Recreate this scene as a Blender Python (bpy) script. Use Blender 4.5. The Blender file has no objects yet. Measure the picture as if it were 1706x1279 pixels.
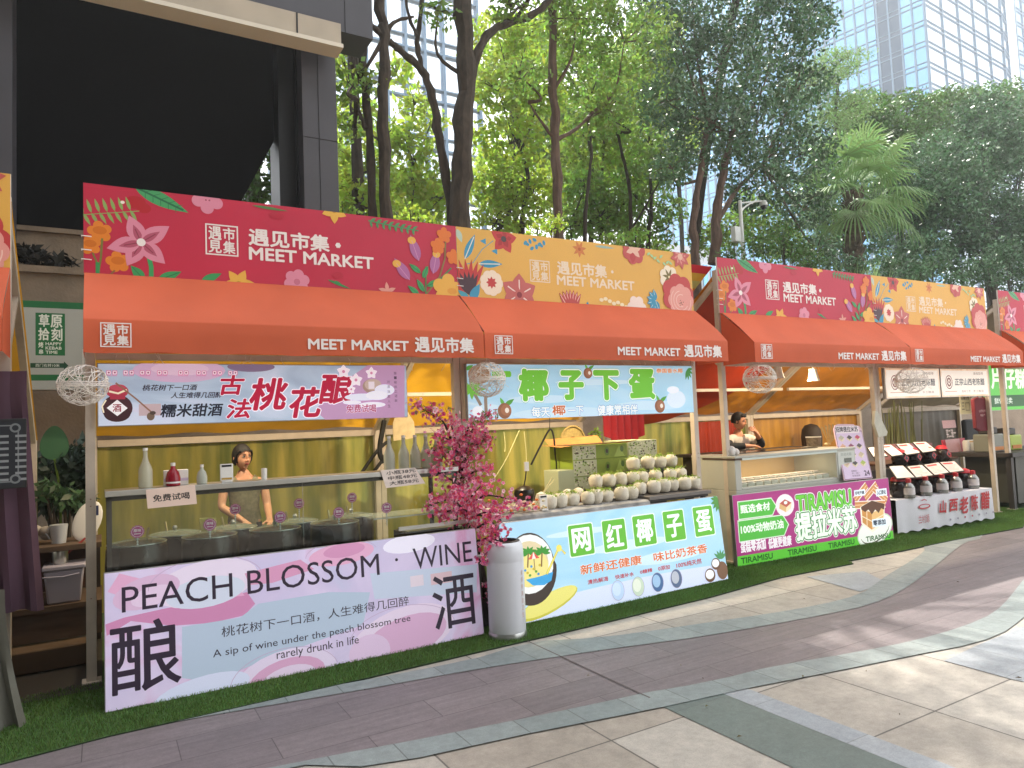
import bpy, bmesh, math, random
import numpy as np
from mathutils import Vector, Matrix
random.seed(7); rng = np.random.default_rng(7)
sc = bpy.context.scene
col = sc.collection
R = math.radians

# ---------------------------------------------------------------- camera, sky, sun, exposure
cam_d = bpy.data.cameras.new('camera'); cam = bpy.data.objects.new('camera', cam_d); col.objects.link(cam)
cam_d.sensor_width = 36.0; cam_d.lens = 36.0 * 1177.6 / 1706.0
cam_d.clip_start = 0.05; cam_d.clip_end = 2000
cam.matrix_world = Matrix(((0.86423253, 0.00584766, -0.50305859, 0.1005), (-0.50140576, -0.07180301, -0.86222769, 0),
                           (-0.04116314, 0.99740169, -0.05912245, 1.70), (0, 0, 0, 1)))
sc.camera = cam
SUN_EL, SUN_AZ = R(56), R(22)          # azimuth measured from +Y (behind the stalls) towards +X
world = bpy.data.worlds.new('World'); sc.world = world; world.use_nodes = True
wn = world.node_tree.nodes; wl = world.node_tree.links
bg = wn['Background']; sky = wn.new('ShaderNodeTexSky'); sky.sky_type = 'NISHITA'; sky.sun_disc = False
sky.sun_elevation = SUN_EL; sky.sun_rotation = SUN_AZ; sky.air_density = 1.0; sky.dust_density = 1.6; sky.ozone_density = 0.9
ctex = wn.new('ShaderNodeTexNoise'); ctex.inputs['Scale'].default_value = 2.2; ctex.inputs['Detail'].default_value = 6
cramp = wn.new('ShaderNodeValToRGB'); cramp.color_ramp.elements[0].position = .30; cramp.color_ramp.elements[1].position = .56
cmix = wn.new('ShaderNodeMix'); cmix.data_type = 'RGBA'; cmix.inputs['B'].default_value = (10.0, 10.1, 10.2, 1)
tco = wn.new('ShaderNodeTexCoord')
wl.new(tco.outputs['Generated'], ctex.inputs['Vector']); wl.new(ctex.outputs['Fac'], cramp.inputs['Fac'])
wl.new(cramp.outputs['Color'], cmix.inputs['Factor']); wl.new(sky.outputs['Color'], cmix.inputs['A'])
wl.new(cmix.outputs['Result'], bg.inputs['Color']); bg.inputs['Strength'].default_value = 0.13
sun_d = bpy.data.lights.new('sun', 'SUN'); sun_d.energy = 4.5; sun_d.angle = R(0.6); sun_d.color = (1.0, 0.95, 0.86)
sun = bpy.data.objects.new('sun', sun_d); col.objects.link(sun)
sd = Vector((math.sin(SUN_AZ) * math.cos(SUN_EL), math.cos(SUN_AZ) * math.cos(SUN_EL), math.sin(SUN_EL)))
sun.rotation_euler = sd.to_track_quat('Z', 'Y').to_euler(); sun.location = sd * 60
vs = sc.view_settings; vs.view_transform = 'Standard'; vs.look = 'None'; vs.gamma = 1; vs.use_curve_mapping = False
vs.exposure = 1.08
sc.cycles.max_bounces = 8; sc.cycles.transparent_max_bounces = 12; sc.cycles.use_denoising = True
sc.cycles.sample_clamp_indirect = 6

# ---------------------------------------------------------------- helpers
def hexc(h):
    h = h.lstrip('#'); o = []
    for i in (0, 2, 4):
        c = int(h[i:i+2], 16) / 255
        o.append(c / 12.92 if c <= .04045 else ((c + .055) / 1.055) ** 2.4)
    return (o[0], o[1], o[2], 1)
MATS = {}
def mat(name, c, rough=.6, metal=0, nz=None, bump=None, emit=0, trans=0, alpha=1, c2=None, stretch=None, translucent=0, spec=.5, island=0, coat=0):
    """principled material; nz=(scale, amount) breaks the colour up with noise, c2 is the second colour"""
    if name in MATS: return MATS[name]
    m = bpy.data.materials.new(name); m.use_nodes = True; MATS[name] = m
    n, l = m.node_tree.nodes, m.node_tree.links
    p = n['Principled BSDF']; c = hexc(c) if isinstance(c, str) else tuple(c)
    p.inputs['Base Color'].default_value = c; p.inputs['Roughness'].default_value = rough; p.inputs['Metallic'].default_value = metal
    p.inputs['Specular IOR Level'].default_value = spec
    p.inputs['Transmission Weight'].default_value = trans; p.inputs['Alpha'].default_value = alpha
    p.inputs['Coat Weight'].default_value = coat
    colour = None
    if nz or bump or island:
        tc = n.new('ShaderNodeTexCoord'); mp = n.new('ShaderNodeMapping'); l.new(tc.outputs['Object'], mp.inputs['Vector'])
        if stretch: mp.inputs['Scale'].default_value = stretch
    if nz:
        t = n.new('ShaderNodeTexNoise'); t.inputs['Scale'].default_value = nz[0]; t.inputs['Detail'].default_value = 5
        l.new(mp.outputs['Vector'], t.inputs['Vector'])
        rp = n.new('ShaderNodeMapRange'); rp.inputs['From Min'].default_value = .32; rp.inputs['From Max'].default_value = .68
        l.new(t.outputs['Fac'], rp.inputs['Value'])
        mx = n.new('ShaderNodeMix'); mx.data_type = 'RGBA'; mx.inputs['A'].default_value = c
        mx.inputs['B'].default_value = (hexc(c2) if isinstance(c2, str) else c2) if c2 else tuple(v * (1 - nz[1]) for v in c[:3]) + (1,)
        l.new(rp.outputs['Result'], mx.inputs['Factor']); colour = mx.outputs['Result']
    if island:
        g = n.new('ShaderNodeNewGeometry'); hv = n.new('ShaderNodeHueSaturation')
        mr = n.new('ShaderNodeMapRange'); mr.inputs['To Min'].default_value = 1 - island; mr.inputs['To Max'].default_value = 1 + island
        l.new(g.outputs['Random Per Island'], mr.inputs['Value']); l.new(mr.outputs['Result'], hv.inputs['Value'])
        m2 = n.new('ShaderNodeMapRange'); m2.inputs['To Min'].default_value = .47; m2.inputs['To Max'].default_value = .53
        l.new(g.outputs['Random Per Island'], m2.inputs['Value']); l.new(m2.outputs['Result'], hv.inputs['Hue'])
        if colour: l.new(colour, hv.inputs['Color'])
        else: hv.inputs['Color'].default_value = c
        colour = hv.outputs['Color']
    if colour: l.new(colour, p.inputs['Base Color'])
    if emit:
        p.inputs['Emission Strength'].default_value = emit; p.inputs['Emission Color'].default_value = c
        if colour: l.new(colour, p.inputs['Emission Color'])
    if bump:
        t2 = n.new('ShaderNodeTexNoise'); t2.inputs['Scale'].default_value = bump[0]; t2.inputs['Detail'].default_value = 6
        l.new(mp.outputs['Vector'], t2.inputs['Vector'])
        b = n.new('ShaderNodeBump'); b.inputs['Strength'].default_value = bump[1]; b.inputs['Distance'].default_value = .02
        l.new(t2.outputs['Fac'], b.inputs['Height']); l.new(b.outputs['Normal'], p.inputs['Normal'])
    if translucent:
        tr = n.new('ShaderNodeBsdfTranslucent'); ms = n.new('ShaderNodeMixShader'); ms.inputs['Fac'].default_value = translucent
        if colour: l.new(colour, tr.inputs['Color'])
        else: tr.inputs['Color'].default_value = c
        l.new(p.outputs['BSDF'], ms.inputs[1]); l.new(tr.outputs['BSDF'], ms.inputs[2]); l.new(ms.outputs['Shader'], n['Material Output'].inputs['Surface'])
    return m
def wpos(o):
    v = Vector((0, 0, 0))
    while o is not None: v = v + o.location; o = o.parent
    return v
def tag(o, label=None, cat=None, group=None, kind=None):
    if label: o['label'] = label
    if cat: o['category'] = cat
    if group: o['group'] = group
    if kind: o['kind'] = kind
    return o
def thing(name, label, cat, loc=(0, 0, 0), group=None):
    o = bpy.data.objects.new(name, None); o.empty_display_size = .1; col.objects.link(o); o.location = loc
    return tag(o, label, cat, group)
def link_mesh(name, me, parent=None, loc=(0, 0, 0)):
    o = bpy.data.objects.new(name, me); col.objects.link(o); o.parent = parent; o.location = loc; return o
def dup(root, loc=None, rotz=None, scale=None, label=None, group=None, parent=None):
    c = root.copy(); col.objects.link(c)
    if parent is not None: c.parent = parent
    if loc is not None: c.location = loc
    if rotz is not None: c.rotation_euler = (0, 0, rotz)
    if scale is not None: c.scale = (scale,) * 3 if not hasattr(scale, '__len__') else scale
    if label: c['label'] = label
    if group: c['group'] = group
    for ch in list(root.children): dup(ch, parent=c)
    return c
class MB:
    def __init__(s): s.v = []; s.f = []; s.m = []; s.mats = []
    def mi(s, m):
        if m not in s.mats: s.mats.append(m)
        return s.mats.index(m)
    def add(s, vs_, fs, m):
        b = len(s.v); k = s.mi(m); s.v.extend([tuple(v) for v in vs_]); s.f.extend([tuple(i + b for i in f) for f in fs]); s.m.extend([k] * len(fs)); return s
    def box(s, a, b, m):
        x0, y0, z0 = a; x1, y1, z1 = b
        return s.add([(x0,y0,z0),(x1,y0,z0),(x1,y1,z0),(x0,y1,z0),(x0,y0,z1),(x1,y0,z1),(x1,y1,z1),(x0,y1,z1)],
                     [(0,3,2,1),(4,5,6,7),(0,1,5,4),(1,2,6,5),(2,3,7,6),(3,0,4,7)], m)
    def bar(s, p, q, w, h, m, up=(0, 0, 1)):
        p, q = Vector(p), Vector(q); d = (q - p).normalized(); u = Vector(up)
        if abs(d.dot(u)) > .98: u = Vector((0, 1, 0))
        a = d.cross(u).normalized() * w / 2; b = a.cross(d).normalized() * h / 2
        vs_ = [p-a-b, p+a-b, p+a+b, p-a+b, q-a-b, q+a-b, q+a+b, q-a+b]
        return s.add(vs_, [(0,3,2,1),(4,5,6,7),(0,1,5,4),(1,2,6,5),(2,3,7,6),(3,0,4,7)], m)
    def quad(s, a, b, c, d, m): return s.add([a, b, c, d], [(0, 1, 2, 3)], m)
    def tube(s, pts, r, m, n=8, cap=True):
        P = [Vector(p) for p in pts]; rs = list(r) if hasattr(r, '__len__') else [r] * len(P)
        vs_, fs = [], []; prev = None
        for i, p in enumerate(P):
            d = (P[min(i+1, len(P)-1)] - P[max(i-1, 0)]).normalized()
            if prev is None: a = d.orthogonal().normalized()
            else:
                a = prev - d * prev.dot(d)
                a = a.normalized() if a.length > 1e-6 else d.orthogonal().normalized()
            prev = a; b = d.cross(a)
            for k in range(n):
                t = 2 * math.pi * k / n; vs_.append(p + (a * math.cos(t) + b * math.sin(t)) * rs[i])
        for i in range(len(P) - 1):
            for k in range(n):
                k2 = (k + 1) % n; fs.append((i*n+k, i*n+k2, (i+1)*n+k2, (i+1)*n+k))
        if cap: fs.append(tuple(range(n))[::-1]); fs.append(tuple((len(P)-1)*n + k for k in range(n)))
        return s.add(vs_, fs, m)
    def lathe(s, prof, c, m, n=20, squash=1, cap=True):
        vs_, fs = [], []
        for r, z in prof:
            for k in range(n):
                t = 2 * math.pi * k / n; vs_.append((c[0] + r*math.cos(t), c[1] + r*math.sin(t)*squash, c[2] + z))
        for i in range(len(prof) - 1):
            for k in range(n):
                k2 = (k + 1) % n; fs.append((i*n+k, i*n+k2, (i+1)*n+k2, (i+1)*n+k))
        if cap:
            if prof[0][0] > 1e-5: fs.append(tuple(range(n))[::-1])
            if prof[-1][0] > 1e-5: fs.append(tuple((len(prof)-1)*n + k for k in range(n)))
        return s.add(vs_, fs, m)
    def ell(s, c, rx, ry, rz, m, n=16, k=10):
        pr = [(max(1e-6, math.sin(math.pi*i/k)), -math.cos(math.pi*i/k)) for i in range(k+1)]
        b = len(s.v); s.lathe(pr, (0, 0, 0), m, n, cap=False)
        for i in range(b, len(s.v)): x, y, z = s.v[i]; s.v[i] = (c[0]+x*rx, c[1]+y*ry, c[2]+z*rz)
        return s
    def prism(s, pts, ext, m):
        n = len(pts); e = Vector(ext); vs_ = [Vector(p) for p in pts] + [Vector(p) + e for p in pts]
        return s.add(vs_, [tuple(range(n)), tuple(range(n, 2*n))[::-1]] + [(i, i+n, (i+1) % n + n, (i+1) % n) for i in range(n)], m)
    def xform(s, M, start=0):
        for i in range(start, len(s.v)): s.v[i] = tuple(M @ Vector(s.v[i]))
        return s
    def build(s, name, parent=None, bevel=0, smooth=True, base=None, solid=False):
        me = bpy.data.meshes.new(name)
        if parent is not None: off = wpos(parent)
        elif base is not None: off = Vector(base)
        else:
            a = np.array(s.v); off = Vector(((a[:,0].min()+a[:,0].max())/2, (a[:,1].min()+a[:,1].max())/2, a[:,2].min()))
        me.from_pydata([tuple(Vector(v) - off) for v in s.v], [], s.f)
        for m in s.mats: me.materials.append(m)
        me.polygons.foreach_set('material_index', s.m)
        if solid:
            bm = bmesh.new(); bm.from_mesh(me); bmesh.ops.recalc_face_normals(bm, faces=bm.faces); bm.to_mesh(me); bm.free()
        if smooth:
            me.polygons.foreach_set('use_smooth', [True] * len(me.polygons)); me.set_sharp_from_angle(angle=R(38))
        me.update()
        o = bpy.data.objects.new(name, me); col.objects.link(o); o.parent = parent
        if parent is None: o.location = off
        if bevel:
            b = o.modifiers.new('bevel', 'BEVEL'); b.width = bevel; b.segments = 2; b.limit_method = 'ANGLE'; b.angle_limit = R(40)
        return o

# ---- flat printed artwork: polygons and lettering laid in thin layers on a board
_tc = {}
def glyphs(s, bold=0, font_shear=0):
    key = (s, round(bold, 4), font_shear)
    if key in _tc: return _tc[key]
    c = bpy.data.curves.new('txt', 'FONT'); c.body = s; c.size = 1; c.offset = bold; c.shear = font_shear; c.resolution_u = 3; c.align_x = 'CENTER'; c.space_line = 1.05
    o = bpy.data.objects.new('txt', c); col.objects.link(o)
    dg = bpy.context.evaluated_depsgraph_get(); me = bpy.data.meshes.new_from_object(o.evaluated_get(dg))
    v = [(p.co.x, p.co.y) for p in me.vertices]; f = [tuple(p.vertices) for p in me.polygons]
    bpy.data.objects.remove(o); bpy.data.curves.remove(c); bpy.data.meshes.remove(me)
    _tc[key] = (v, f); return v, f
def amat(c, lit=0):
    return mat('print_%s_%d' % (c.lstrip('#'), int(lit * 100)), c, rough=.4, emit=lit, spec=.35, bump=(2.2, .12))
class Art:
    def __init__(s, O, U, V, w, h, lit=0, step=.00003):
        s.O, s.U, s.V = Vector(O), Vector(U), Vector(V); s.N = s.U.cross(s.V); s.w, s.h = w, h; s.lit = lit; s.step = step; s.k = 2; s.mb = MB(); s.clip = True; s.md = None
    def P(s, u, v): return s.O + s.U * u + s.V * v + s.N * (s.k * s.step)
    def _clip(s, pts):
        for ax, lim, sg in ((0, 0, 1), (0, s.w, -1), (1, 0, 1), (1, s.h, -1)):
            out = []
            for i in range(len(pts)):
                a, b = pts[i], pts[(i+1) % len(pts)]; da, db = (a[ax]-lim)*sg, (b[ax]-lim)*sg
                if da >= 0: out.append(a)
                if da * db < 0:
                    t = da / (da - db); out.append((a[0]+(b[0]-a[0])*t, a[1]+(b[1]-a[1])*t))
            pts = out
            if len(pts) < 3: return []
        return pts
    def M(s, c): return c if not isinstance(c, str) else amat(c, s.lit)
    def poly(s, pts, c, up=True):
        pts = s._clip(list(pts)) if s.clip else list(pts)
        if len(pts) < 3: return s
        if up: s.k += 1
        s.mb.add([s.P(*p) for p in pts], [tuple(range(len(pts)))], s.M(c)); return s
    def rect(s, a, b, c): return s.poly([(a[0], a[1]), (b[0], a[1]), (b[0], b[1]), (a[0], b[1])], c)
    def rrect(s, a, b, r, c, up=True):
        x0, x1 = sorted((a[0], b[0])); y0, y1 = sorted((a[1], b[1])); pts = []
        for cx, cy, t0 in ((x1-r, y0+r, -90), (x1-r, y1-r, 0), (x0+r, y1-r, 90), (x0+r, y0+r, 180)):
            for k in range(5): t = R(t0 + 22.5*k); pts.append((cx + r*math.cos(t), cy + r*math.sin(t)))
        return s.poly(pts, c, up)
    def frame(s, a, b, w, c):
        x0, x1 = sorted((a[0], b[0])); y0, y1 = sorted((a[1], b[1]))
        for p, q in (((x0, y0), (x1, y0+w)), ((x0, y1-w), (x1, y1)), ((x0, y0+w), (x0+w, y1-w)), ((x1-w, y0+w), (x1, y1-w))): s.rect(p, q, c)
        return s
    def ell(s, c, rx, ry, cl, ang=0, n=22, up=True):
        ca, sa = math.cos(ang), math.sin(ang)
        return s.poly([(c[0] + rx*math.cos(t)*ca - ry*math.sin(t)*sa, c[1] + rx*math.cos(t)*sa + ry*math.sin(t)*ca) for t in [2*math.pi*i/n for i in range(n)]], cl, up)
    def leaf(s, p, q, w, c, vein=None, up=True):
        dx, dy = q[0]-p[0], q[1]-p[1]; pts = []; w = w / max(1e-6, math.hypot(dx, dy))
        for i in range(9): t = i/8; a = w*math.sin(math.pi*t**.8); pts.append((p[0]+dx*t - dy*a, p[1]+dy*t + dx*a))
        for i in range(7, 0, -1): t = i/8; a = -w*math.sin(math.pi*t**.8); pts.append((p[0]+dx*t - dy*a, p[1]+dy*t + dx*a))
        s.poly(pts, c, up)
        if vein: s.stroke([p, (p[0]+dx*.9, p[1]+dy*.9)], math.hypot(dx, dy)*.035, vein)
        return s
    def flower(s, c, n, r, w, cl, a0=0, core=None, cr=.2, inner=None, vein=None):
        for k in range(n):
            a = a0 + 2*math.pi*k/n; q = (c[0]+r*math.cos(a), c[1]+r*math.sin(a)); s.leaf(c, q, w, cl)
            if inner: s.leaf(c, (c[0]+r*.62*math.cos(a), c[1]+r*.62*math.sin(a)), w*.55, inner)
            if vein: s.stroke([(c[0]+r*.25*math.cos(a), c[1]+r*.25*math.sin(a)), (c[0]+r*.7*math.cos(a), c[1]+r*.7*math.sin(a))], r*.06, vein)
        if core: s.ell(c, r*cr, r*cr, core)
        return s
    def blob(s, c, n, r, cl, core=None, a0=0, cr=.25):
        for k in range(n):
            a = a0 + 2*math.pi*k/n; s.ell((c[0]+r*.6*math.cos(a), c[1]+r*.6*math.sin(a)), r*.42, r*.42, cl, up=(k == 0))
            s.k += 1
        s.ell(c, r*.5, r*.5, cl)
        if core: s.ell(c, r*cr, r*cr, core)
        return s
    def stroke(s, pts, w, c):
        s.k += 1
        pts = [Vector(p) for p in pts]; L, Rr = [], []
        for i, p in enumerate(pts):
            d = (pts[min(i+1, len(pts)-1)] - pts[max(i-1, 0)])
            if d.length < 1e-9: continue
            d.normalize(); nn = Vector((-d.y, d.x)) * w/2; L.append(p+nn); Rr.append(p-nn)
        for i in range(len(L)-1):
            q = [(L[i].x, L[i].y), (L[i+1].x, L[i+1].y), (Rr[i+1].x, Rr[i+1].y), (Rr[i].x, Rr[i].y)]
            if s.clip: q = s._clip(q)
            if len(q) >= 3: s.mb.add([s.P(*t) for t in q], [tuple(range(len(q)))], s.M(c))
        return s
    def text(s, t, a, b, c, bold=0, out=None, ow=.05, ow2=None, out2=None, shear=0, dy=0):
        """lettering fitted to the box with top left a and bottom right b; dy lifts the right end"""
        v, f = glyphs(t, 0, shear)
        xs = [p[0] for p in v]; ys = [p[1] for p in v]; X0, X1, Y0, Y1 = min(xs), max(xs), min(ys), max(ys)
        x0, x1 = sorted((a[0], b[0])); y0, y1 = sorted((a[1], b[1])); sx, sy = (x1-x0)/(X1-X0), (y1-y0)/max(1e-6, Y1-Y0)
        asp = (X1-X0)/max(1e-6, Y1-Y0); L = []
        if out2: L.append((bold + ow2, out2))
        if out: L.append((bold + ow, out))
        L.append((bold, c))
        for off, cc in L:
            s.k += 1; n = 1 if off <= .004 else (8 if off < .045 else 12); e = min(sx, sy) * max(0, off)
            for j in range(n):                      # a stroke is thickened by laying shifted copies on one another
                s.k += .12; ox, oy = (e*math.cos(6.2832*j/n), e*math.sin(6.2832*j/n)) if n > 1 else (0, 0)
                s.mb.add([s.P(x0 + (p[0]-X0)*sx + ox, y0 + (p[1]-Y0)*sy + oy + dy*(p[0]-X0)/(X1-X0)) for p in v], f, s.M(cc))
        return s
    def build(s, name, parent): return s.mb.build(name, parent, smooth=False)

def fast_mesh(name, verts, faces4, mats, midx=None):
    """numpy quads -> mesh"""
    me = bpy.data.meshes.new(name); nv, nf = len(verts), len(faces4)
    me.vertices.add(nv); me.vertices.foreach_set('co', verts.astype(np.float32).ravel())
    me.loops.add(nf*4); me.loops.foreach_set('vertex_index', faces4.astype(np.int32).ravel())
    me.polygons.add(nf); me.polygons.foreach_set('loop_start', np.arange(0, nf*4, 4, dtype=np.int32)); me.polygons.foreach_set('loop_total', np.full(nf, 4, np.int32))
    for m in mats: me.materials.append(m)
    if midx is not None: me.polygons.foreach_set('material_index', midx.astype(np.int32))
    me.update(calc_edges=True); me.validate(); return me
DENS = 1.0
def leaf_cloud(clumps, n_per, size, aspect=.5, droop=.3, shell=.55):
    """leaf quads spread through a set of clumps (x, y, z, r[, flat])"""
    V = []
    for cl in clumps:
        x, y, z, r = cl[:4]; fl = cl[4] if len(cl) > 4 else .75
        n = max(20, int(n_per * DENS * r ** 2)); d = rng.normal(size=(n, 3)); d /= np.linalg.norm(d, axis=1)[:, None]
        lump = 1 + .22*np.sin(d[:, 0]*5 + x*3) * np.cos(d[:, 2]*4 + y) + .15*np.sin(d[:, 1]*9 + z)
        rad = r * lump * (shell + (1-shell) * rng.random(n)) ** .8
        p = d * rad[:, None]; p[:, 2] *= fl; p += np.array([x, y, z])
        a = rng.normal(size=(n, 3)); a[:, 2] -= droop; a /= np.linalg.norm(a, axis=1)[:, None]
        b = np.cross(a, rng.normal(size=(n, 3))); b /= np.linalg.norm(b, axis=1)[:, None]
        L = size * (.6 + .8*rng.random(n)); Wd = L * aspect
        A, B = a * L[:, None], b * Wd[:, None]
        V.append(np.stack([p, p + A*.45 + B*.5, p + A, p + A*.45 - B*.5], 1))
    V = np.concatenate(V); n = len(V); return V.reshape(-1, 3), np.arange(n*4).reshape(-1, 4)
def curve_pts(pts, n=6):
    """smooth a polyline (Catmull-Rom)"""
    P = [Vector(p) for p in pts]; P = [P[0]*2-P[1]] + P + [P[-1]*2-P[-2]]; out = []
    for i in range(1, len(P)-2):
        for k in range(n):
            t = k/n; a, b, c, d = P[i-1], P[i], P[i+1], P[i+2]
            out.append(.5*((2*b) + (c-a)*t + (2*a-5*b+4*c-d)*t*t + (3*b-a-3*c+d)*t**3))
    out.append(P[-2]); return out
def lerp(a, b, n): return [a + (b-a)*i/(n-1) for i in range(n)]

# ---------------------------------------------------------------- ground and paving
def tile_mat(name, c1, c2, mortar, w, h, off=0, msize=.004, origin=(0, 0), nzs=9, nza=.25, rough=.55, grain=None, bump=.15, smix=(.6, .5)):
    m = bpy.data.materials.new(name); m.use_nodes = True; MATS[name] = m; n, l = m.node_tree.nodes, m.node_tree.links; p = n['Principled BSDF']
    g = n.new('ShaderNodeNewGeometry'); mp = n.new('ShaderNodeMapping'); mp.inputs['Location'].default_value = (-origin[0], -origin[1], 0); l.new(g.outputs['Position'], mp.inputs['Vector'])
    b = n.new('ShaderNodeTexBrick'); b.offset = off; b.squash = 1; b.inputs['Scale'].default_value = 1; b.inputs['Brick Width'].default_value = w; b.inputs['Row Height'].default_value = h
    b.inputs['Mortar Size'].default_value = msize; b.inputs['Mortar Smooth'].default_value = .2; b.inputs['Bias'].default_value = 0
    b.inputs['Color1'].default_value = hexc(c1); b.inputs['Color2'].default_value = hexc(c2); b.inputs['Mortar'].default_value = hexc(mortar); l.new(mp.outputs['Vector'], b.inputs['Vector'])
    def noise(scale, stretch=None, det=8):
        t = n.new('ShaderNodeTexNoise'); t.inputs['Scale'].default_value = scale; t.inputs['Detail'].default_value = det; t.inputs['Roughness'].default_value = .65
        if stretch:
            m2 = n.new('ShaderNodeMapping'); m2.inputs['Scale'].default_value = stretch; l.new(g.outputs['Position'], m2.inputs['Vector']); l.new(m2.outputs['Vector'], t.inputs['Vector'])
        else: l.new(g.outputs['Position'], t.inputs['Vector'])
        return t
    def mul(colr, t, lo, hi):
        r = n.new('ShaderNodeMapRange'); r.inputs['From Min'].default_value = .3; r.inputs['From Max'].default_value = .7; r.inputs['To Min'].default_value = lo; r.inputs['To Max'].default_value = hi; l.new(t.outputs['Fac'], r.inputs['Value'])
        x = n.new('ShaderNodeMix'); x.data_type = 'RGBA'; x.blend_type = 'MULTIPLY'; x.inputs['Factor'].default_value = 1; l.new(colr, x.inputs['A']); l.new(r.outputs['Result'], x.inputs['B']); return x.outputs['Result']
    c = mul(b.outputs['Color'], noise(1.1), 1 - nza*.8, 1.06); c = mul(c, noise(nzs, grain), 1 - nza, 1 + nza*.35); c = mul(c, noise(130, None, 3), .84, 1.1); c = mul(c, noise(28, None, 4), .88, 1.07)
    l.new(c, p.inputs['Base Color'])
    rr = n.new('ShaderNodeMapRange'); rr.inputs['To Min'].default_value = rough - .15; rr.inputs['To Max'].default_value = rough + .2; l.new(noise(3).outputs['Fac'], rr.inputs['Value']); l.new(rr.outputs['Result'], p.inputs['Roughness'])
    bp = n.new('ShaderNodeBump'); bp.inputs['Strength'].default_value = bump; bp.inputs['Distance'].default_value = .004; l.new(b.outputs['Fac'], bp.inputs['Height']); bp.invert = True; l.new(bp.outputs['Normal'], p.inputs['Normal'])
    return m
M_beige = tile_mat('beige granite', '#bab2a7', '#a89d90', '#67615a', .85, .76, msize=.006, origin=(4.15, 2.37), nza=.22)
M_brown = tile_mat('brown paving', '#857a7b', '#786e70', '#544b4c', .92, .3, off=.5, origin=(0, .05), grain=(1.2, 14, 1), nzs=1.6, nza=.24, msize=.003)
M_grey = tile_mat('grey paving', '#979e9b', '#858e8d', '#676c6a', .34, 40, origin=(.1, 10), nza=.2, msize=.004)
M_dgrey = tile_mat('dark green grey paving', '#6d7771', '#66716d', '#5c625f', 2.0, 1.6, nza=.14, msize=.002)
M_lgrey = tile_mat('pale grey paving', '#a6a9ac', '#989da2', '#8a8c8c', .9, .6, nza=.14)
def sheet(name, pts, z, m, label=None):
    b = MB(); b.add([(p[0], p[1], z) for p in pts], [tuple(range(len(pts)))], m); o = b.build(name, base=(0, 0, 0), smooth=False); return tag(o, kind='structure')
def strip(name, A, B, z, m):
    """band between two point rows"""
    b = MB(); n = 60
    def rs(P):
        P = [Vector((p[0], p[1], 0)) for p in P]; P = curve_pts(P, 8); L = [0]
        for i in range(1, len(P)): L.append(L[-1] + (P[i]-P[i-1]).length)
        out = []
        for k in range(n+1):
            t = L[-1]*k/n; i = max(1, min(len(P)-1, next((j for j in range(len(P)) if L[j] >= t - 1e-9), len(P)-1))); s = (t-L[i-1])/max(1e-9, L[i]-L[i-1]); out.append(P[i-1].lerp(P[i], s))
        return out
    a, c = rs(A), rs(B)
    b.add([(p.x, p.y, z) for p in a] + [(p.x, p.y, z) for p in c], [(i, i+1, n+2+i, n+1+i) for i in range(n)], m)
    o = b.build(name, base=(0, 0, 0), smooth=False); return tag(o, kind='structure')
b = MB(); b.add([(-150, -150, 0), (150, -150, 0), (150, 150, 0), (-150, 150, 0)], [(0, 1, 2, 3)], M_beige); tag(b.build('ground', base=(0, 0, 0), smooth=False), kind='structure')
near_in = [(-3.5, 4.1), (-1.2, 4.2), (0.89,3.87,0), (1.63,3.73,0), (2.55,3.58,0), (3.08,3.51,0), (3.46,3.42,0), (4.01,3.37,0), (4.61,3.24,0), (5.26,3.13,0), (5.98,3.11,0), (6.61,3.2,0), (7.79,3.55,0), (9.6, 4.1), (11.5, 5.0), (14, 5.4)]
near_out = [(-3.5, 3.85), (-1.2, 3.92), (.8, 3.85), (1.31,3.58,0), (2.11,3.45,-0), (2.96,3.29,0), (3.58,3.2,0), (4.21,3.08,-0), (4.95,2.95,0), (5.63,2.84,0), (6.45,2.95,0), (9.2, 3.6), (11.6, 4.75), (14, 5.15)]
far_in = [(-3.5, 5.2), (-1, 5.0), (0.63,4.81,0), (1.54,4.66,0), (2.39,4.54,0), (3.3,4.35,0), (4.18,4.13,0), (5.29,3.96,0), (5.96,3.92,0), (6.7,4.06,0), (7.82,4.41,0), (9.39,4.92,0), (10.11,5.05,0), (11.5, 6.0), (14, 6.6)]
far_out = [(-3.5, 5.4), (-1, 5.25), (0.65,4.97,-0), (1.57,4.83,0), (2.47,4.76,0), (3.01,4.83,0), (3.54,4.59,0), (4.45,4.38,0), (5.39,4.2,0), (6.17,4.19,0), (7.03,4.46,-0), (8.58,4.95,0), (9.3, 5.4), (11.2, 6.25), (14, 6.9)]
strip('paving_band', far_in, near_in, .004, M_brown)
strip('paving_border', near_in, near_out, .008, M_grey)
strip('paving_border', far_out, far_in, .008, M_grey)
sheet('paving_dark_strip', [(2.97, 3.42), (3.40, 3.34), (3.40, -6), (2.97, -6)], .004, M_dgrey)
sheet('paving_pale_strip', [(3.402, 3.34), (3.58, 3.3), (3.58, -6), (3.402, -6)], .004, M_lgrey)
sheet('paving_pale_strip', [(5,2.78,0), (5.57,2.82,-0), (6.03,2.83,0), (8.2, 3.0), (7.2, -3), (5.95, -3), (4.98,2.36,0)], .004, M_lgrey)
sheet('paving_pale_strip', [(6.46,4.97,0), (7.11,4.75,0), (6.82,4.32,0), (6.29,4.25,0)], .004, M_lgrey)
sheet('paving_seam', [(2.985, 5.0), (2.997, 5.0), (2.997, 3.44), (2.985, 3.44)], .0085, mat('seam dark', '#5d5451', .9))
b = MB(); M_lit = mat('fallen leaf', '#5f5434', .8, island=.5)
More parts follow.
